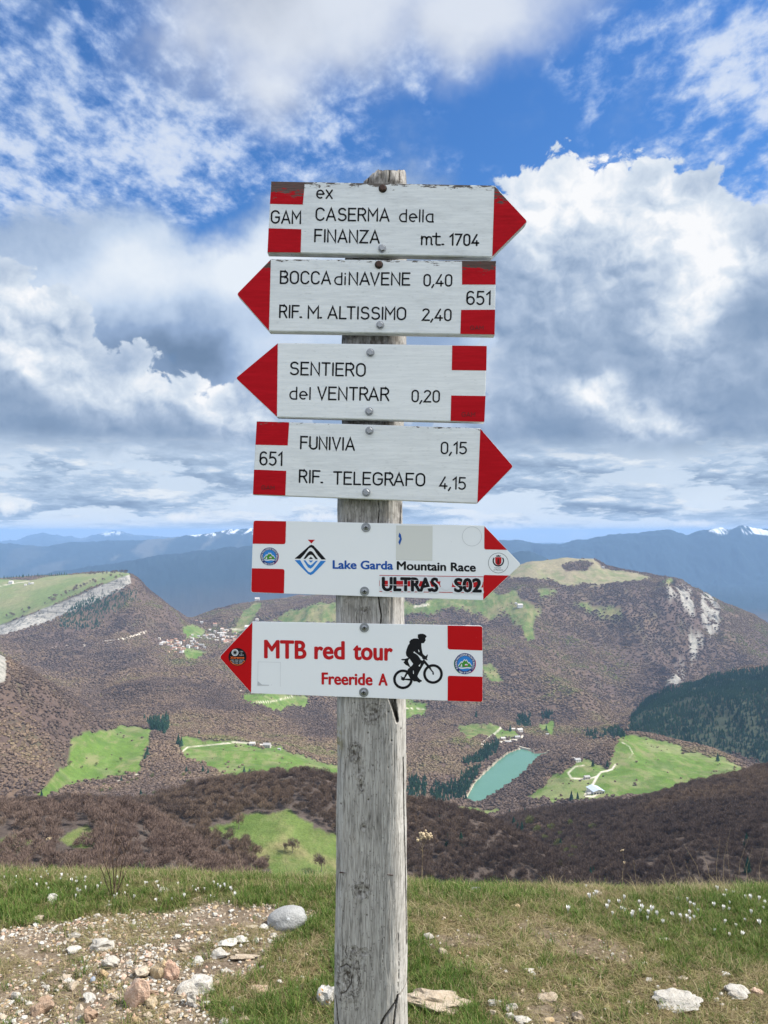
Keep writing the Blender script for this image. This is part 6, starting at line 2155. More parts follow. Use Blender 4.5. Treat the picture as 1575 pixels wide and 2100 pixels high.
SM = {
    'white': stone_mat("white_limestone", [(0.3, (0.24, 0.21, 0.17)), (0.48, (0.40, 0.37, 0.32)), (0.75, (0.54, 0.52, 0.47))]),
    'cream': stone_mat("cream_limestone", [(0.3, (0.24, 0.18, 0.12)), (0.55, (0.38, 0.31, 0.23)), (0.8, (0.50, 0.44, 0.35))]),
    'tan': stone_mat("tan_limestone", [(0.3, (0.24, 0.16, 0.10)), (0.5, (0.36, 0.26, 0.14)), (0.8, (0.46, 0.38, 0.27))]),
    'pink': stone_mat("pink_limestone", [(0.3, (0.30, 0.18, 0.13)), (0.5, (0.44, 0.29, 0.21)), (0.8, (0.52, 0.42, 0.33))]),
    'brown': stone_mat("brown_limestone", [(0.3, (0.20, 0.13, 0.09)), (0.55, (0.33, 0.23, 0.16)), (0.8, (0.42, 0.33, 0.25))]),
    'grey': stone_mat("grey_limestone", [(0.3, (0.24, 0.24, 0.23)), (0.55, (0.33, 0.33, 0.32)), (0.8, (0.42, 0.42, 0.41))], ((0.55, 0.56, 0.56), 26.0, 0.62)),
    'blue': stone_mat("blue_grey_limestone", [(0.3, (0.22, 0.25, 0.30)), (0.8, (0.42, 0.46, 0.52))]),
    'lichen': stone_mat("lichened_limestone", [(0.3, (0.24, 0.22, 0.18)), (0.6, (0.46, 0.44, 0.40)), (0.8, (0.54, 0.52, 0.48))], ((0.42, 0.20, 0.03), 30.0, 0.60)),
}
gsrc = []
for k, kind in enumerate(['white', 'cream', 'white', 'tan', 'cream', 'pink']):
    me = stone_mesh(gr, 0.018, 0.014, 0.009, 1, 0.2, 3, "gravel_stone"); me.materials.append(SM[kind]); gsrc.append(me)


def gravel(n, lo, hi, wf, name="gravel"):
    x = gr.uniform(-3, 3, n * 6); y = gr.uniform(2.2, 5.0, n * 6)
    ok = np.abs(x) < 0.60 * y + .1
    x, y = x[ok], y[ok]
    px, py, g_, b_, a_, tu = fields(x, y)
    keep = gr.random(len(x)) < wf(g_, b_, a_, tu, x, y)
    x, y = x[keep][:n], y[keep][:n]
    p = np.stack([x, y, ground_z(x, y) + 0.002], 1)
    vv = gr.integers(0, len(gsrc), len(p))
    for k, me in enumerate(gsrc):
        q = p[vv == k]
        s = lo + (hi - lo) * gr.random(len(q)) ** 3
        scl = np.stack([s, s * gr.uniform(.8, 1.2, len(q)), s], 1)
        rot = np.stack([gr.normal(0, .4, len(q)), gr.normal(0, .4, len(q)), gr.uniform(0, 6.28, len(q))], 1)
        gn_instances(name, q, scl, rot, me)


gravel(22000, 0.14, 1.5, lambda g, b, a, tu, x, y: np.clip(g * (0.28 + 0.72 * patch(x, y, 2.6, 301)) + 0.05 * b + 0.10 * a, 0, 1))
gravel(500, 0.9, 2.4, lambda g, b, a, tu, x, y: np.clip(g * (0.15 + 0.85 * patch(x, y, 2.6, 301)) + 0.015 * b, 0, 1))

# ---------------------------------------------------------------- single stones
def stone(px, py, wpx, hpx, kind, label, group=None, cuts=9, rough=0.24, flat=1.0, sub=None, depth=None, rot=None):
    """px, py = centre of the stone in the picture, wpx, hpx = its size there"""
    wpx, hpx = wpx * 1.12, hpx * 1.12
    g = hit(px, py + hpx * 0.32)
    w = wpx / F * g.y; h = hpx / F * g.y
    view = 0.5
    d = depth * w if depth else w * gr.uniform(0.7, 1.0)
    hh = max(0.35 * h, (h - d * view * 0.9)) * 1.25
    hh = min(hh, w * 1.2)
    if hh < 0.3 * h: hh = 0.35 * h
    if depth is None and hpx < 0.55 * wpx:        # low slab: its height is mostly its depth seen from above
        hh = 0.55 * h; d = min(w, h / view * 0.85)
    me = stone_mesh(gr, w, d, hh * 1.25, sub or (3 if wpx > 26 else 2), rough, cuts)
    me.materials.append(SM[kind])
    o = link("stone", me)
    o.location = (g.x, g.y + d * 0.2, g.z + hh * 0.26)
    o.rotation_euler = (gr.normal(0, 0.05), gr.normal(0, 0.06) + (math.radians(rot) if rot else 0), 0)
    tag(o, label, 'stone', group)
    return o


GB = 'small pale stones lying loose on the gravel bank'
SMALL = 'small pale stone lying loose among the gravel left of the post'
for row in [
    (587, 1884, 74, 54, 'grey', 'large smooth grey rounded stone, the biggest one left of the post', None, dict(cuts=1, rough=0.07, sub=4, depth=0.75, rot=-10)),
    (106, 1843, 24, 22, 'white', 'white pointed stone standing in the grass at the far left', None, dict(rot=35)),
    (335, 1824, 22, 17, 'white', 'white stone in the far grass right of the dry shrub', None, {}),
    (222, 1857, 14, 7, 'white', 'flat white stone in the grass just below the dry shrub', None, {}),
    (76, 1886, 25, 17, 'cream', 'rounded cream stone at the grass edge on the far left', None, {}),
    (2, 1925, 16, 13, 'white', 'white stone cut by the left edge of the view', None, {}),
    (198, 1879, 14, 11, 'white', 'small white stone at the upper rim of the gravel bank', None, {}),
    (439, 1876, 13, 11, 'white', 'white pebble on the rim of the gravel left of the big grey stone', None, {}),
    (473, 1868, 14, 11, 'white', 'white pebble on the gravel rim, nearest above the big grey stone', None, {}),
    (378, 1897, 27, 9, 'white', 'thin flat white stone in the upper middle of the gravel bank', None, {}),
    (407, 1915, 17, 11, 'tan', 'tan pebble under the thin flat white stone', None, {}),
    (363, 1920, 15, 11, 'white', 'roundish white pebble in the middle of the gravel bank', None, {}),
    (377, 1945, 24, 19, 'cream', 'cream stone in the brown soil above the yellow rock', None, {}),
    (461, 1935, 42, 19, 'white', 'broad flat white slab, leftmost of the chain below the big grey stone', None, {}),
    (492, 1929, 37, 15, 'white', 'long flat white slab, middle of the chain below the big grey stone', None, {}),
    (524, 1930, 19, 12, 'white', 'small white stone at the right end of the chain below the big grey stone', None, {}),
    (543, 1902, 21, 14, 'white', 'white stone touching the left foot of the big grey stone', None, {}),
    (558, 1919, 17, 9, 'white', 'flat white pebble just under the big grey stone', None, {}),
    (515, 1900, 27, 9, 'cream', 'flat cream stone left of the big grey stone', None, {}),
    (207, 1939, 52, 28, 'white', 'long flat greyish white slab in the left half of the gravel', None, {}),
    (150, 1949, 29, 20, 'white', 'blocky white stone left of the long greyish slab', None, {}),
    (151, 1919, 23, 12, 'white', 'white stone above the blocky one on the gravel bank', None, {}),
    (222, 1977, 36, 27, 'white', 'white angular stone below the long greyish slab', None, {}),
    (449, 1956, 46, 20, 'white', 'rough white slab below the chain of flat stones', None, {}),
    (500, 1964, 62, 13, 'cream', 'very long thin cream slab edge running into the grass', None, {}),
    (404, 1972, 40, 16, 'white', 'white slab right above the yellow rock', None, {}),
    (130, 2002, 25, 19, 'cream', 'pale stone in the lower left gravel above the slanted cream one', None, {}),
    (144, 2021, 34, 22, 'cream', 'slanted cream stone in the lower left gravel', None, dict(rot=-30)),
    (209, 2000, 22, 18, 'tan', 'tan stone left of the yellow rock', None, {}),
    (188, 2010, 15, 14, 'blue', 'small blue grey stone in the lower gravel', None, {}),
    (288, 1997, 36, 26, 'cream', 'greyish cream rock, left piece of the broken yellow rock', None, dict(depth=0.9)),
    (323, 1992, 42, 46, 'tan', 'yellow ochre rock, middle piece of the broken rock', None, dict(depth=0.8, cuts=7)),
    (350, 1990, 32, 46, 'pink', 'pinkish rock, right piece of the broken yellow rock', None, dict(depth=0.8, cuts=7)),
    (278, 2046, 44, 52, 'pink', 'upright pink rock below the broken yellow rock', None, dict(depth=0.5, cuts=7, rot=12)),
    (78, 2070, 46, 42, 'brown', 'brown pink rock in the bottom left corner', None, dict(depth=0.8)),
    (90, 2052, 28, 14, 'brown', 'small brown stone leaning on the rock in the bottom left corner', None, {}),
    (180, 2084, 38, 34, 'brown', 'brown rock half sunk in soil at the bottom left of the gravel', None, dict(depth=0.8)),
    (307, 2060, 26, 26, 'tan', 'tan stone leaning right of the upright pink rock', None, {}),
    (308, 2035, 26, 16, 'brown', 'brown stone behind the upright pink rock', None, {}),
    (31, 2043, 21, 22, 'white', 'white rough stone near the left edge in the lower gravel', None, {}),
    (181, 2047, 27, 22, 'white', 'white rough stone between the left edge and the pink rock', None, {}),
    (162, 2067, 16, 16, 'cream', 'pale pebble under the white rough stone in the lower gravel', None, {}),
    (355, 2079, 18, 18, 'cream', 'pale triangular stone under the big white slab', None, {}),
    (402, 2024, 62, 44, 'white', 'big white grey slab half buried right of the broken yellow rock', None, dict(depth=0.9, cuts=6)),
    (447, 2017, 24, 14, 'pink', 'pink stone at the right end of the big half buried slab', None, {}),
    (389, 2052, 24, 28, 'white', 'white stone under the big half buried slab', None, {}),
    (673, 2044, 36, 52, 'lichen', 'white rock with orange lichen touching the left side of the post', None, dict(depth=0.8, cuts=6)),
    (476, 2071, 14, 14, 'white', 'white pebble in the grass left of the post', None, {}),
    (456, 2095, 26, 14, 'white', 'white stone on the bottom edge left of the post', None, {}),
    (502, 2092, 20, 14, 'cream', 'cream pebble on the bottom edge left of the post', None, {}),
    (535, 2029, 42, 14, 'pink', 'pinkish flat stone in the grass halfway to the post', None, {}),
    (304, 2083, 20, 14, 'cream', 'cream pebble at the bottom below the upright pink rock', None, {}),
    (278, 2094, 24, 13, 'tan', 'tan stone on the bottom edge below the upright pink rock', None, {}),
    (573, 2015, 12, 9, 'white', 'tiny white pebble in the grass left of the post, upper one', None, {}),
    (584, 1970, 9, 8, 'white', 'tiny white pebble in the dry grass below the big grey stone', None, {}),
    (900, 2050, 132, 52, 'cream', 'large flat cream rock lying right of the post foot', None, dict(depth=0.55, cuts=9, rough=0.22, sub=4, rot=4)),
    (1049, 2067, 25, 20, 'white', 'round white stone right of the large cream rock', None, {}),
    (1048, 2084, 19, 16, 'white', 'white stone directly below the round white one', None, {}),
    (1016, 2057, 25, 19, 'white', 'white stone in grass between the large cream rock and the round one', None, {}),
    (1012, 2077, 14, 16, 'cream', 'small upright cream stone in grass right of the large cream rock', None, {}),
    (1074, 2095, 38, 16, 'white', 'white stone on the bottom edge right of the post', None, {}),
    (1086, 1990, 22, 13, 'white', 'flat white stone in the middle of the brown turf', None, {}),
    (1092, 1999, 14, 10, 'white', 'little white stone beside the flat one in the middle of the brown turf', None, {}),
    (1124, 2048, 40, 19, 'cream', 'long cream stone in the bare soil', None, {}),
    (1073, 2033, 17, 11, 'cream', 'cream pebble left of the long cream stone', None, {}),
    (1189, 2088, 32, 26, 'cream', 'slanted cream stone at the bottom of the bare soil', None, dict(rot=25)),
    (1235, 2092, 13, 11, 'cream', 'cream pebble right of the slanted stone at the bottom', None, {}),
    (1128, 2092, 19, 16, 'tan', 'tan stone at the bottom of the bare soil', None, {}),
    (1400, 2059, 92, 42, 'white', 'large jagged flat white stone in the right foreground', None, dict(depth=0.7, cuts=12, rough=0.42, sub=4, rot=-8)),
    (1517, 2035, 46, 34, 'white', 'white stone, largest of the group near the right edge', None, dict(cuts=6)),
    (1495, 2031, 20, 14, 'white', 'white stone left in the group near the right edge', None, {}),
    (1552, 2033, 26, 18, 'pink', 'pinkish stone, rightmost of the group near the right edge', None, {}),
    (1479, 2041, 11, 10, 'white', 'white pebble left of the group near the right edge', None, {}),
    (1470, 2050, 10, 9, 'white', 'lowest white pebble left of the group near the right edge', None, {}),
    (1482, 2062, 12, 8, 'white', 'white pebble below the group near the right edge', None, {}),
    (1332, 2009, 15, 11, 'white', 'white pebble above the large jagged flat stone', None, {}),
    (1350, 2025, 10, 9, 'white', 'small pebble between the large jagged stone and the pebble above it', None, {}),
    (1402, 2006, 28, 8, 'cream', 'flat cream stone above the large jagged flat stone', None, {}),
    (1489, 1999, 17, 12, 'white', 'white pebble above the group near the right edge', None, {}),
    (879, 1921, 21, 15, 'white', 'rounded white stone in the brown turf right of the post', None, {}),
    (910, 1955, 20, 16, 'cream', 'cream stone standing in the turf below the rounded white one', None, dict(rot=40)),
    (1395, 1844, 21, 12, 'white', 'white stone among the crocuses', None, {}),
    (984, 1824, 34, 10, 'grey', 'low pale stone on the crest right of the post', None, {}),
    (1063, 1859, 15, 12, 'tan', 'tan stone in the far grass right of the post', None, {}),
    (1228, 1831, 15, 10, 'white', 'white stone on the crest mound among small pebbles', None, {}),
    (1218, 1840, 12, 8, 'cream', 'cream pebble at the foot of the crest mound', None, {}),
    (1362, 1926, 24, 8, 'white', 'flat pale stone lying in the right grass below the crocuses', None, {}),
    (1137, 1989, 15, 11, 'cream', 'cream pebble in the middle of the right turf', None, {}),
    (1202, 2036, 9, 8, 'white', 'tiny white pebble right of the long cream stone', None, {}),
]:
    px, py, w_, h_, kind, lab, grp, kw = row
    stone(px, py, w_, h_, kind, lab, grp, **kw)
# the looser stones of the bank, one by one
mind = 0
for k in range(170):
    for tries in range(40):
        px, py = gr.uniform(2, 560), gr.uniform(1862, 2098)
        g = hit(px, py)
        f_ = fields(np.array([g.x]), np.array([g.y]))
        if f_[2][0] > 0.7 and patch(g.x, g.y, 2.6, 301) > gr.random() * 0.9: break
    s_ = (py - 1780) / 320
    w_ = (6 + 9 * gr.random() ** 2) * (0.6 + 0.6 * s_)
    kind = str(gr.choice(['white', 'white', 'white', 'cream', 'tan', 'pink']))
    stone(px, py, w_, w_ * gr.uniform(0.55, 0.85), kind, SMALL, GB)

# ---------------------------------------------------------------- crocuses
mat_petal, t, bs = material("white_petals")
bs.inputs['Base Color'].default_value = (0.84, 0.82, 0.78, 1); bs.inputs['Roughness'].default_value = 0.5
bs.inputs['Subsurface Weight'].default_value = 0.0
mat_stem = flat_mat("pale_stem", (0.40, 0.44, 0.30), 0.6)


def crocus_mesh(rng, opening):
    vs, fs, mi = [], [], []
    for k in range(6):
        a = k * math.pi / 3 + (0.1 if k % 2 else 0)
        rows_ = [(0.0, 0.0015, 0.002), (0.010, 0.0055 * opening, 0.0046), (0.020, 0.0085 * opening, 0.0056), (0.030, 0.0105 * opening, 0.0010)]
        b = len(vs)
        for (z, r, w) in rows_:
            for s in (-1, 1):
                vs.append((math.cos(a) * r - math.sin(a) * w * s, math.sin(a) * r + math.cos(a) * w * s, 0.030 + z))
        for j in range(3):
            fs.append((b + 2 * j, b + 2 * j + 1, b + 2 * j + 3, b + 2 * j + 2)); mi.append(0)
    b = len(vs)
    for z, r in ((-0.02, 0.0014), (0.032, 0.0018)):
        for k in range(5):
            vs.append((math.cos(k * 1.257) * r, math.sin(k * 1.257) * r, z))
    for k in range(5):
        fs.append((b + k, b + (k + 1) % 5, b + 5 + (k + 1) % 5, b + 5 + k)); mi.append(1)
    me = bpy.data.meshes.new("crocus"); me.from_pydata(vs, [], fs)
    me.materials.append(mat_petal); me.materials.append(mat_stem)
    me.polygons.foreach_set("material_index", np.array(mi, np.int32))
    return me


CR = [crocus_mesh(gr, o) for o in (0.8, 1.0, 1.25)]
cr_pts = [(x / 2.086 + 820, y / 2.086 + 1750) for x, y in [
    (830, 180), (818, 195), (840, 172), (893, 218), (883, 240), (938, 214), (958, 196), (955, 245), (945, 240), (1018, 210), (1000, 262), (1042, 242), (1035, 255), (1063, 262), (1072, 250),
    (1060, 280), (1107, 268), (1124, 298), (996, 275), (910, 262), (718, 248), (797, 145), (1360, 158), (1390, 182), (1408, 212), (1398, 162), (1420, 166), (1482, 190), (1380, 240), (1348, 228), (1398, 242),
    (1210, 276), (1225, 278), (1243, 265), (1260, 278), (1242, 215), (1228, 200), (1278, 248), (1262, 228), (1385, 300), (1410, 350), (1455, 348), (1480, 285), (1438, 312), (1548, 308), (1565, 235), (1535, 200),
    (1560, 212), (1505, 262), (1503, 200), (1340, 330), (1240, 292), (1178, 262)]]
for i, (px, py) in enumerate(cr_pts):
    g = hit(px, py + 9)
    o = link("crocus", CR[i % 3])
    o.location = g; s = gr.uniform(0.55, 0.9); o.scale = (s, s, s)
    o.rotation_euler = (gr.normal(0, 0.15), gr.normal(0, 0.18), gr.uniform(0, 6))
    tag(o, 'white crocus blooming in the grass near the crest, right of the post', 'flower', 'white crocuses in the grass right of the post')
for i in range(64):
    px = gr.uniform(5, 480); py = np.interp(px, [0, 300, 480], [1784, 1806, 1818]) + abs(gr.normal(0, 22)) + 2
    g = hit(px, py)
    o = link("crocus", CR[i % 3])
    o.location = g; s = gr.uniform(0.35, 0.6); o.scale = (s, s, s * 1.2)
    o.rotation_euler = (gr.normal(0, 0.2), gr.normal(0, 0.2), gr.uniform(0, 6))
    tag(o, 'tiny white crocus bud in the far grass left of the post', 'flower', 'tiny crocus buds in the grass left of the post')

# ---------------------------------------------------------------- dry stalks
mat_stalk = flat_mat("dry_stalk", (0.34, 0.26, 0.16), 0.8)
mat_darkstalk = flat_mat("dark_stalk", (0.10, 0.065, 0.045), 0.85)
mat_umbel = flat_mat("dry_umbel", (0.42, 0.33, 0.21), 0.9)


def tube_mesh(name, lines, seg=5):
    """lines: list of [(point, radius), ...]"""
    vs, fs = [], []
    for ln in lines:
        b = len(vs)
        for i, (p, r) in enumerate(ln):
            p = Vector(p)
            q = Vector(ln[min(i + 1, len(ln) - 1)][0]) - Vector(ln[max(i - 1, 0)][0])
            rot = q.to_track_quat('Z', 'Y')
            for k in range(seg):
                a = 2 * math.pi * k / seg
                vs.append(tuple(p + rot @ Vector((math.cos(a) * r, math.sin(a) * r, 0))))
        for i in range(len(ln) - 1):
            for k in range(seg):
                fs.append((b + i * seg + k, b + i * seg + (k + 1) % seg, b + (i + 1) * seg + (k + 1) % seg, b + (i + 1) * seg + k))
    me = bpy.data.meshes.new(name); me.from_pydata(vs, [], fs)
    return me


def stalk(pts, label, mat, r=0.0014, head=None, cat='plant', group=None, side=()):
    """pts in the picture, all at the distance of the foot"""
    g = hit(*pts[0]) if pts[0][1] > 1825 else at(pts[0][0], pts[0][1], 4.9)
    if pts[0][1] <= 1825:
        g.z = float(ground_z(g.x, g.y)) - 0.01
    P = [at(a, b, g.y) - g for a, b in pts]
    P[0] = Vector((P[0].x, 0, -0.02))
    n = len(P)
    for i, p in enumerate(P): p.y += 0.02 * math.sin(i * 1.3)
    lines = [[(p, r * (1 - 0.55 * i / max(1, n - 1))) for i, p in enumerate(P)]]
    root = empty("dry_stalk", g)
    tag(root, label, cat, group)
    link("stem", tube_mesh("stem", lines), mat, root)
    for s_ in side:
        Q = [at(a, b, g.y) - g for a, b in s_]
        Q[0].y += 0.0
        link("twig", tube_mesh("twig", [[(p + Vector((0, 0.008 * math.sin(3 * i), 0)), r * 0.6 * (1 - 0.5 * i / max(1, len(Q) - 1))) for i, p in enumerate(Q)]]), mat, root)
    if head:
        for (hx, hy, hr) in head:
            c = at(hx, hy, g.y) - g
            bm = bmesh.new()
            for k in range(14):
                q = Vector((gr.normal(0, 0.5), gr.normal(0, 0.5), gr.normal(0, 0.28))) * (hr / F * g.y)
                bmesh.ops.create_icosphere(bm, subdivisions=1, radius=hr / F * g.y * gr.uniform(0.18, 0.36), matrix=Matrix.Translation(c + q))
            me = bpy.data.meshes.new("seed_head"); bm.to_mesh(me); bm.free()
            link("seed_head", me, mat_umbel, root)
    return root


stalk([(864, 1818), (866, 1785), (867, 1755), (866, 1738), (868, 1722)], 'dry umbel stalk with pale seed heads just right of the post', mat_stalk, 0.0022,
      head=[(863, 1714, 10), (873, 1712, 9), (880, 1716, 7), (860, 1722, 5)], side=[[(866, 1740), (861, 1728), (859, 1722)], [(867, 1738), (874, 1724), (880, 1716)], [(867, 1745), (858, 1738)]])
stalk([(0, 1850), (24, 1802), (50, 1766), (78, 1738), (105, 1715)], 'long leaning pale grass stem crossing the left edge', mat_stalk, 0.0016, head=[(100, 1719, 4)])
stalk([(500, 1836), (497, 1800), (492, 1768), (484, 1732)], 'thin straight grass stem between the dry shrub and the post', mat_stalk, 0.0012)
stalk([(587, 1826), (588, 1795), (584, 1760)], 'short dark stem rising before the near pasture', mat_darkstalk, 0.0011)
stalk([(318, 1822), (262, 1806), (215, 1804)], 'pale grass stem lying across beside the far white stone', mat_stalk, 0.0012)
stalk([(1308, 1838), (1306, 1800), (1300, 1765)], 'single upright pale stem on the crest in the middle right', mat_stalk, 0.0015)
stalk([(1275, 1822), (1279, 1790), (1281, 1765), (1276, 1745)], 'stalk with small brown seed heads in the middle right', mat_stalk, 0.0012, head=[(1276, 1744, 4), (1280, 1768, 3)])
lab = ['tall thin grass stem leaning left at the right side of the crest', 'thin upright grass stem at the right side of the crest', 'pale stem bending right near the right edge']
k = 0
for (x0, y0, x1, y1) in [(1445, 1822, 1404, 1733), (1462, 1822, 1440, 1745), (1470, 1824, 1478, 1722), (1482, 1824, 1500, 1700), (1500, 1824, 1492, 1730), (1512, 1824, 1538, 1716), (1530, 1822, 1545, 1740),
                         (1422, 1822, 1405, 1765), (1393, 1822, 1372, 1752), (1556, 1824, 1571, 1735), (1540, 1824, 1526, 1768), (1362, 1822, 1366, 1776), (1412, 1822, 1418, 1780)]:
    mx, my = (x0 * 0.55 + x1 * 0.45) + (x0 - x1) * 0.12, (y0 + y1) / 2
    stalk([(x0, y0 + 6), (mx, my), (x1, y1)], 'thin dry grass stem in the loose row along the right crest', mat_stalk, 0.0010, group='dry grass stems along the right crest')
# dark leafless shrub on the left
shrub = [[(230, 1838), (225, 1800), (218, 1765), (213, 1735), (208, 1712)], [(234, 1838), (233, 1800), (230, 1760), (232, 1728), (230, 1700)], [(238, 1838), (244, 1800), (250, 1770), (262, 1735), (270, 1722)],
         [(233, 1838), (238, 1790), (240, 1750), (248, 1715)], [(228, 1838), (216, 1808), (214, 1790), (206, 1770)], [(236, 1838), (250, 1808), (258, 1790), (262, 1772)]]
g = hit(234, 1840)
root = empty("dry_shrub", g)
tag(root, 'dark leafless little shrub of thin twigs rising from the left grass', 'shrub')
for ln in shrub:
    P = [at(a, b, g.y) - g for a, b in ln]
    for i, p in enumerate(P): p.y += gr.normal(0, 0.012) * i
    link("stem", tube_mesh("stem", [[(p, 0.0034 * (1 - 0.72 * i / (len(P) - 1))) for i, p in enumerate(P)]]), mat_darkstalk, root)
    for j in range(5):
        i = int(gr.integers(1, len(P) - 1)); a = P[i].lerp(P[i + 1], gr.random())
        d = Vector((gr.normal(0, 1) * 0.6, gr.normal(0, .5), 0.9)).normalized() * gr.uniform(0.04, 0.10)
        link("twig", tube_mesh("twig", [[(a, 0.0012), (a + d * 0.5 + Vector((0, 0, .004)), 0.0009), (a + d, 0.0005)]], 4), mat_darkstalk, root)


# ================================================================== buildings and other far things
def wall_mat(name, col):
    m, t, bs = material(name)
    geo = t.node('ShaderNodeNewGeometry')
    n = t.noise(geo.outputs['Position'], 0.8, 4, 0.6)
    t.set(bs.inputs['Base Color'], t.mix(n, tuple(0.8 * a for a in col), tuple(min(1, 1.12 * a) for a in col)))
    bs.inputs['Roughness'].default_value = 0.9
    return m


MW = [wall_mat("white_render", (0.62, 0.60, 0.56)), wall_mat("cream_render", (0.58, 0.50, 0.38)), wall_mat("pale_stone_wall", (0.42, 0.39, 0.34)), wall_mat("ochre_render", (0.55, 0.42, 0.27))]
MR = [wall_mat("terracotta_roof", (0.36, 0.19, 0.13)), wall_mat("grey_roof", (0.33, 0.32, 0.31)), wall_mat("pale_roof", (0.50, 0.46, 0.42)), wall_mat("metal_roof", (0.42, 0.48, 0.55))]
M_GLASS = flat_mat("dark_window", (0.04, 0.045, 0.05), 0.2)
brng = np.random.default_rng(99)


def box_mesh(name, x0, x1, y0, y1, z0, z1):
    v = [(x, y, z) for x in (x0, x1) for y in (y0, y1) for z in (z0, z1)]
    f = [(0, 1, 3, 2), (4, 6, 7, 5), (0, 4, 5, 1), (2, 3, 7, 6), (0, 2, 6, 4), (1, 5, 7, 3)]
    me = bpy.data.meshes.new(name); me.from_pydata(v, [], f)
    return me


def gable_house_meshes(w, d, h, rh):
    v = [(-w / 2, -d / 2, -2), (w / 2, -d / 2, -2), (w / 2, d / 2, -2), (-w / 2, d / 2, -2), (-w / 2, -d / 2, h), (w / 2, -d / 2, h), (w / 2, d / 2, h), (-w / 2, d / 2, h), (-w / 2, 0, h + rh), (w / 2, 0, h + rh)]
    f = [(0, 1, 5, 4), (2, 3, 7, 6), (1, 2, 6, 9, 5), (3, 0, 4, 8, 7)]
    wm = bpy.data.meshes.new("wall"); wm.from_pydata(v, [], f)
    o = 0.5; k = 0.35; dr = d / 2 + o; zz = h - rh * o / (d / 2)
    v = []
    for s in (-1, 1):
        x = s * (w / 2 + o)
        v += [(x, -dr, zz), (x, 0, h + rh), (x, dr, zz), (x, -dr, zz + k), (x, 0, h + rh + k), (x, dr, zz + k)]
    f = [(0, 1, 7, 6), (1, 2, 8, 7), (3, 9, 10, 4), (4, 10, 11, 5), (0, 6, 9, 3), (2, 5, 11, 8), (0, 3, 4, 1), (1, 4, 5, 2), (6, 7, 10, 9), (7, 8, 11, 10)]
    rm = bpy.data.meshes.new("roof"); rm.from_pydata(v, [], f)
    return wm, rm


def windows(root, w, d, h, nx, nz, size):
    for i in range(nx):
        for j in range(nz):
            x = -w / 2 + (i + 0.5) * w / nx
            z = 1.2 + j * (h / nz)
            me = box_mesh("window", x - size / 2, x + size / 2, -d / 2 - 0.06, -d / 2 + 0.05, z, z + size * 1.2)
            link("window", me, M_GLASS, root)


def house(px, py, wpx, label, group=None, wall=0, roof=0, rot=0.0, dep=0.75, tall=0.55, pitch=0.28, dmin=1100, nwin=0, name='house'):
    g = ground_at(px, py, dmin, 7000)
    w = wpx / F * g.y * 0.88; d = w * dep; h = w * tall; rh = d * pitch
    wm, rm = gable_house_meshes(w, d, h, rh)
    o = empty(name, (g.x, g.y, g.z)); o.rotation_euler = (0, 0, rot)
    tag(o, label, 'house' if name == 'house' else name.replace('_', ' '), group)
    link("wall", wm, MW[wall], o); link("roof", rm, MR[roof], o)
    if nwin:
        windows(o, w, d, h, nwin, 1 if h < 5 else 2, min(1.4, w / nwin * 0.4))
    return o


VG = 'small pale houses of the far village'
VL = 'tiny pale house packed in the far village below the left plateau'
zones_v = [((322, 1311, 350, 1326), 12, 1, 2), ((343, 1313, 378, 1342), 34, 3, 0), ((377, 1304, 425, 1330), 26, 0, 1), ((428, 1293, 462, 1318), 20, 0, 2), ((455, 1290, 492, 1322), 20, 1, 0), ((486, 1300, 505, 1318), 6, 0, 0)]
for (x0, y0, x1, y1), n, wm_, rm_ in zones_v:
    for k in range(n):
        px, py = brng.uniform(x0, x1), brng.uniform(y0, y1)
        house(px, py, brng.uniform(4.2, 8.0), VL, VG, wm_ if brng.random() < 0.6 else int(brng.integers(0, 3)), rm_ if brng.random() < 0.5 else int(brng.integers(0, 3)), brng.uniform(-0.5, 0.5), tall=brng.uniform(0.45, 0.7), dmin=3500)
for row in [
    (413, 1278, 7, 'white house alone on the green knoll above the far village', 0, 1, 0.2),
    (404, 1275, 5, 'small house left of the white one on the green knoll above the village', 1, 0, 0.0),
    (440, 1284, 9, 'pinkish large house at the top of the village', 1, 0, 0.1),
    (22, 1197, 9, 'long pale farmhouse on the left plateau meadow', 0, 2, 0.0),
    (52, 1201, 5, 'small white hut in the middle of the left plateau', 0, 2, 0.2),
    (61, 1199, 5, 'white farm building on the left plateau, left of a close pair', 0, 1, 0.0),
    (67, 1198, 5, 'white farm building on the left plateau, right of a close pair', 0, 2, 0.4),
    (527, 1225, 11, 'white house standing on the distant crest by the ski run', 0, 2, 0.1),
    (527, 1271, 7, 'white house on the far slope just above the lowest board', 0, 2, -0.2),
    (510, 1293, 18, 'long pale building at the foot of the ski run', 0, 2, 0.0),
    (1066, 1243, 12, 'pale long barn on the high pasture of the right hill', 0, 2, 0.1),
    (1058, 1240, 5, 'hut left of the long barn on the right hill pasture', 0, 1, 0.0),
    (1236, 1165, 6, 'tiny hut on the pale summit of the right hill', 2, 1, 0.0),
]:
    px, py, w_, lb, wl_, rf_, rt = row
    house(px, py, w_, lb, None, wl_, rf_, rt, dmin=3500)
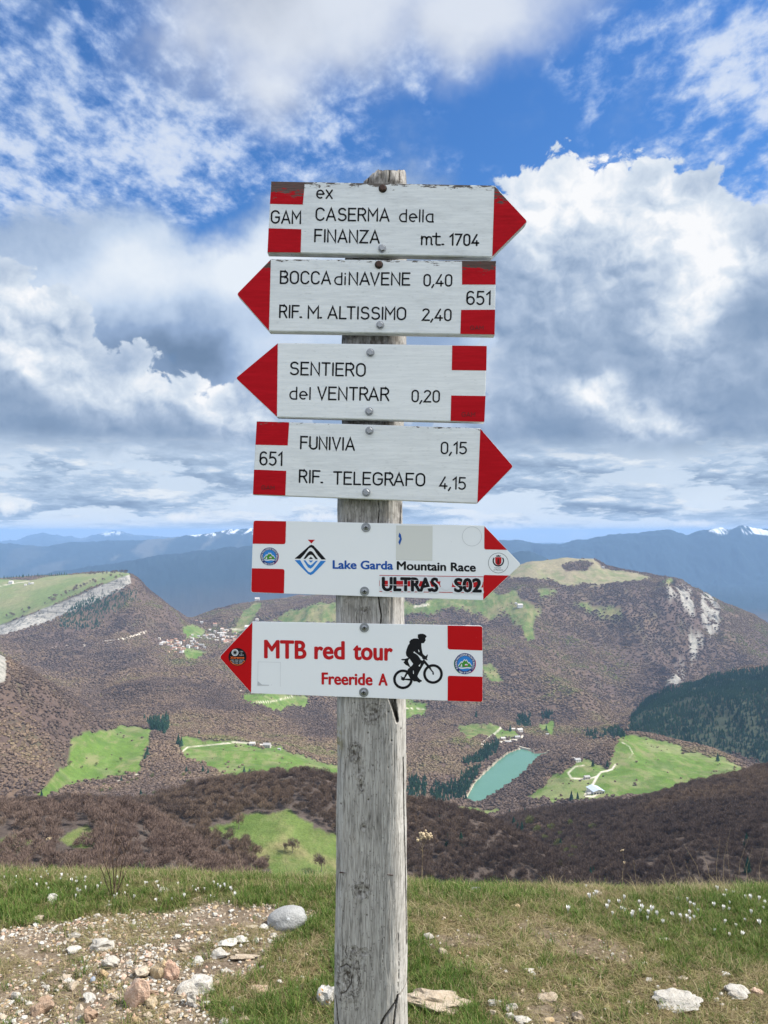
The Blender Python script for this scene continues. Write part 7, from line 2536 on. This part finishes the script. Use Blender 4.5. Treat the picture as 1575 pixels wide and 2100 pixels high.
for row in [
    (517, 1528, 13, 'white farmhouse at the end of the white track on the left pasture', 0, 2, 0.05, 3),
    (547, 1533, 17, 'grey roofed farm building right of the white farmhouse', 2, 1, -0.1, 3),
    (573, 1538, 7, 'small shed right of the grey roofed farm building', 2, 1, -0.2, 0),
    (1184, 1562, 13, 'white stone farmhouse on the knoll above the track', 0, 1, 0.3, 2),
    (1176, 1558, 7, 'small white outbuilding left of the farmhouse on the knoll', 0, 2, -0.2, 0),
    (1203, 1597, 13, 'low stone hut beside the track between farmhouse and barn', 2, 1, 0.2, 2),
    (1066, 1501, 13, 'tall pale house by the road behind the dam', 0, 2, 0.4, 2),
    (1061, 1516, 12, 'grey house by the road at the left end of the dam', 2, 1, 0.1, 2),
    (1032, 1517, 10, 'long low building beside the lake road', 0, 2, 0.0, 2),
    (1053, 1498, 8, 'small house left of the tall pale one behind the dam', 1, 2, 0.0, 0),
    (1043, 1526, 14, 'flat shed on the lake road by the upper shore', 0, 1, 0.15, 2),
    (1122, 1507, 7, 'small house on the green patch right of the dam', 0, 1, 0.0, 0),
]:
    px, py, w_, lb, wl_, rf_, rt, nw = row
    house(px, py, w_, lb, None, wl_, rf_, rt, nwin=nw, tall=0.42)
# the big metal barn
g = ground_at(1222, 1626, 1200, 2300)
w, d, h, rh = 26.0, 34.0, 6.0, 4.0
barn = empty("barn", (g.x, g.y + 6, g.z + 0.5)); barn.rotation_euler = (0, 0, math.radians(12))
tag(barn, 'large metal roofed cattle barn beside the pale track, biggest building in the valley', 'barn')
v = [(-w / 2, -d / 2, -3), (w / 2, -d / 2, -3), (w / 2, d / 2, -3), (-w / 2, d / 2, -3), (-w / 2, -d / 2, h), (w / 2, -d / 2, h), (w / 2, d / 2, h), (-w / 2, d / 2, h), (0, -d / 2, h + rh), (0, d / 2, h + rh)]
me = bpy.data.meshes.new("wall"); me.from_pydata(v, [], [(0, 1, 5, 8, 4), (2, 3, 7, 9, 6), (1, 2, 6, 5), (3, 0, 4, 7)]); link("wall", me, MW[0], barn)
for s in (-1, 1):
    x = s * (w / 2 + 1.2); zz = h - rh * 1.2 / (w / 2)
    v = [(0, -d / 2 - 1.5, h + rh + .1), (x, -d / 2 - 1.5, zz + .1), (x, d / 2 + 1.5, zz + .1), (0, d / 2 + 1.5, h + rh + .1)]
    v += [(a, b, c_ + 0.4) for a, b, c_ in v]
    me = bpy.data.meshes.new("roof"); me.from_pydata(v, [], [(0, 1, 2, 3), (4, 7, 6, 5), (0, 4, 5, 1), (1, 5, 6, 2), (2, 6, 7, 3), (3, 7, 4, 0)]); link("roof", me, MR[3], barn)
for k in range(4):
    x = -w / 2 + (k + 0.5) * w / 4
    link("door", box_mesh("door", x - 2.3, x + 2.3, -d / 2 - 0.15, -d / 2 + 0.1, -2.5, 3.6), M_GLASS, barn)
house(1209, 1630, 9, 'small dark lean to shed in front of the big barn', None, 2, 1, 0.2, tall=0.35)
# the dam at the head of the lake
mat_conc = wall_mat("dam_concrete", (0.46, 0.42, 0.34))
dam_px = [(1056, 1527), (1066, 1531), (1078, 1534.5), (1092, 1537), (1106, 1538.5), (1122, 1539), (1131, 1538)]
P = []
for a, b in dam_px:
    rx, rz = ray(a, b); dd = (LAKE_Z + 5) / float(rz)
    P.append(Vector((float(rx) * dd, dd, LAKE_Z + 5)))
vs, fs = [], []
for i, p in enumerate(P):
    tdir = (P[min(i + 1, len(P) - 1)] - P[max(i - 1, 0)]).normalized(); n_ = Vector((-tdir.y, tdir.x, 0))
    for off, zz in ((0, 0), (4, 0), (9, -25), (0, -14)):
        q = p + n_ * off; vs.append((q.x, q.y, q.z + zz))
for i in range(len(P) - 1):
    for k in range(4):
        fs.append((i * 4 + k, i * 4 + (k + 1) % 4, (i + 1) * 4 + (k + 1) % 4, (i + 1) * 4 + k))
fs += [(0, 3, 2, 1), tuple((len(P) - 1) * 4 + k for k in range(4))]
me = bpy.data.meshes.new("dam"); me.from_pydata(vs, [], fs)
tag(link("dam", me, mat_conc), 'curved pale dam wall closing the upper right end of the turquoise lake', 'dam')
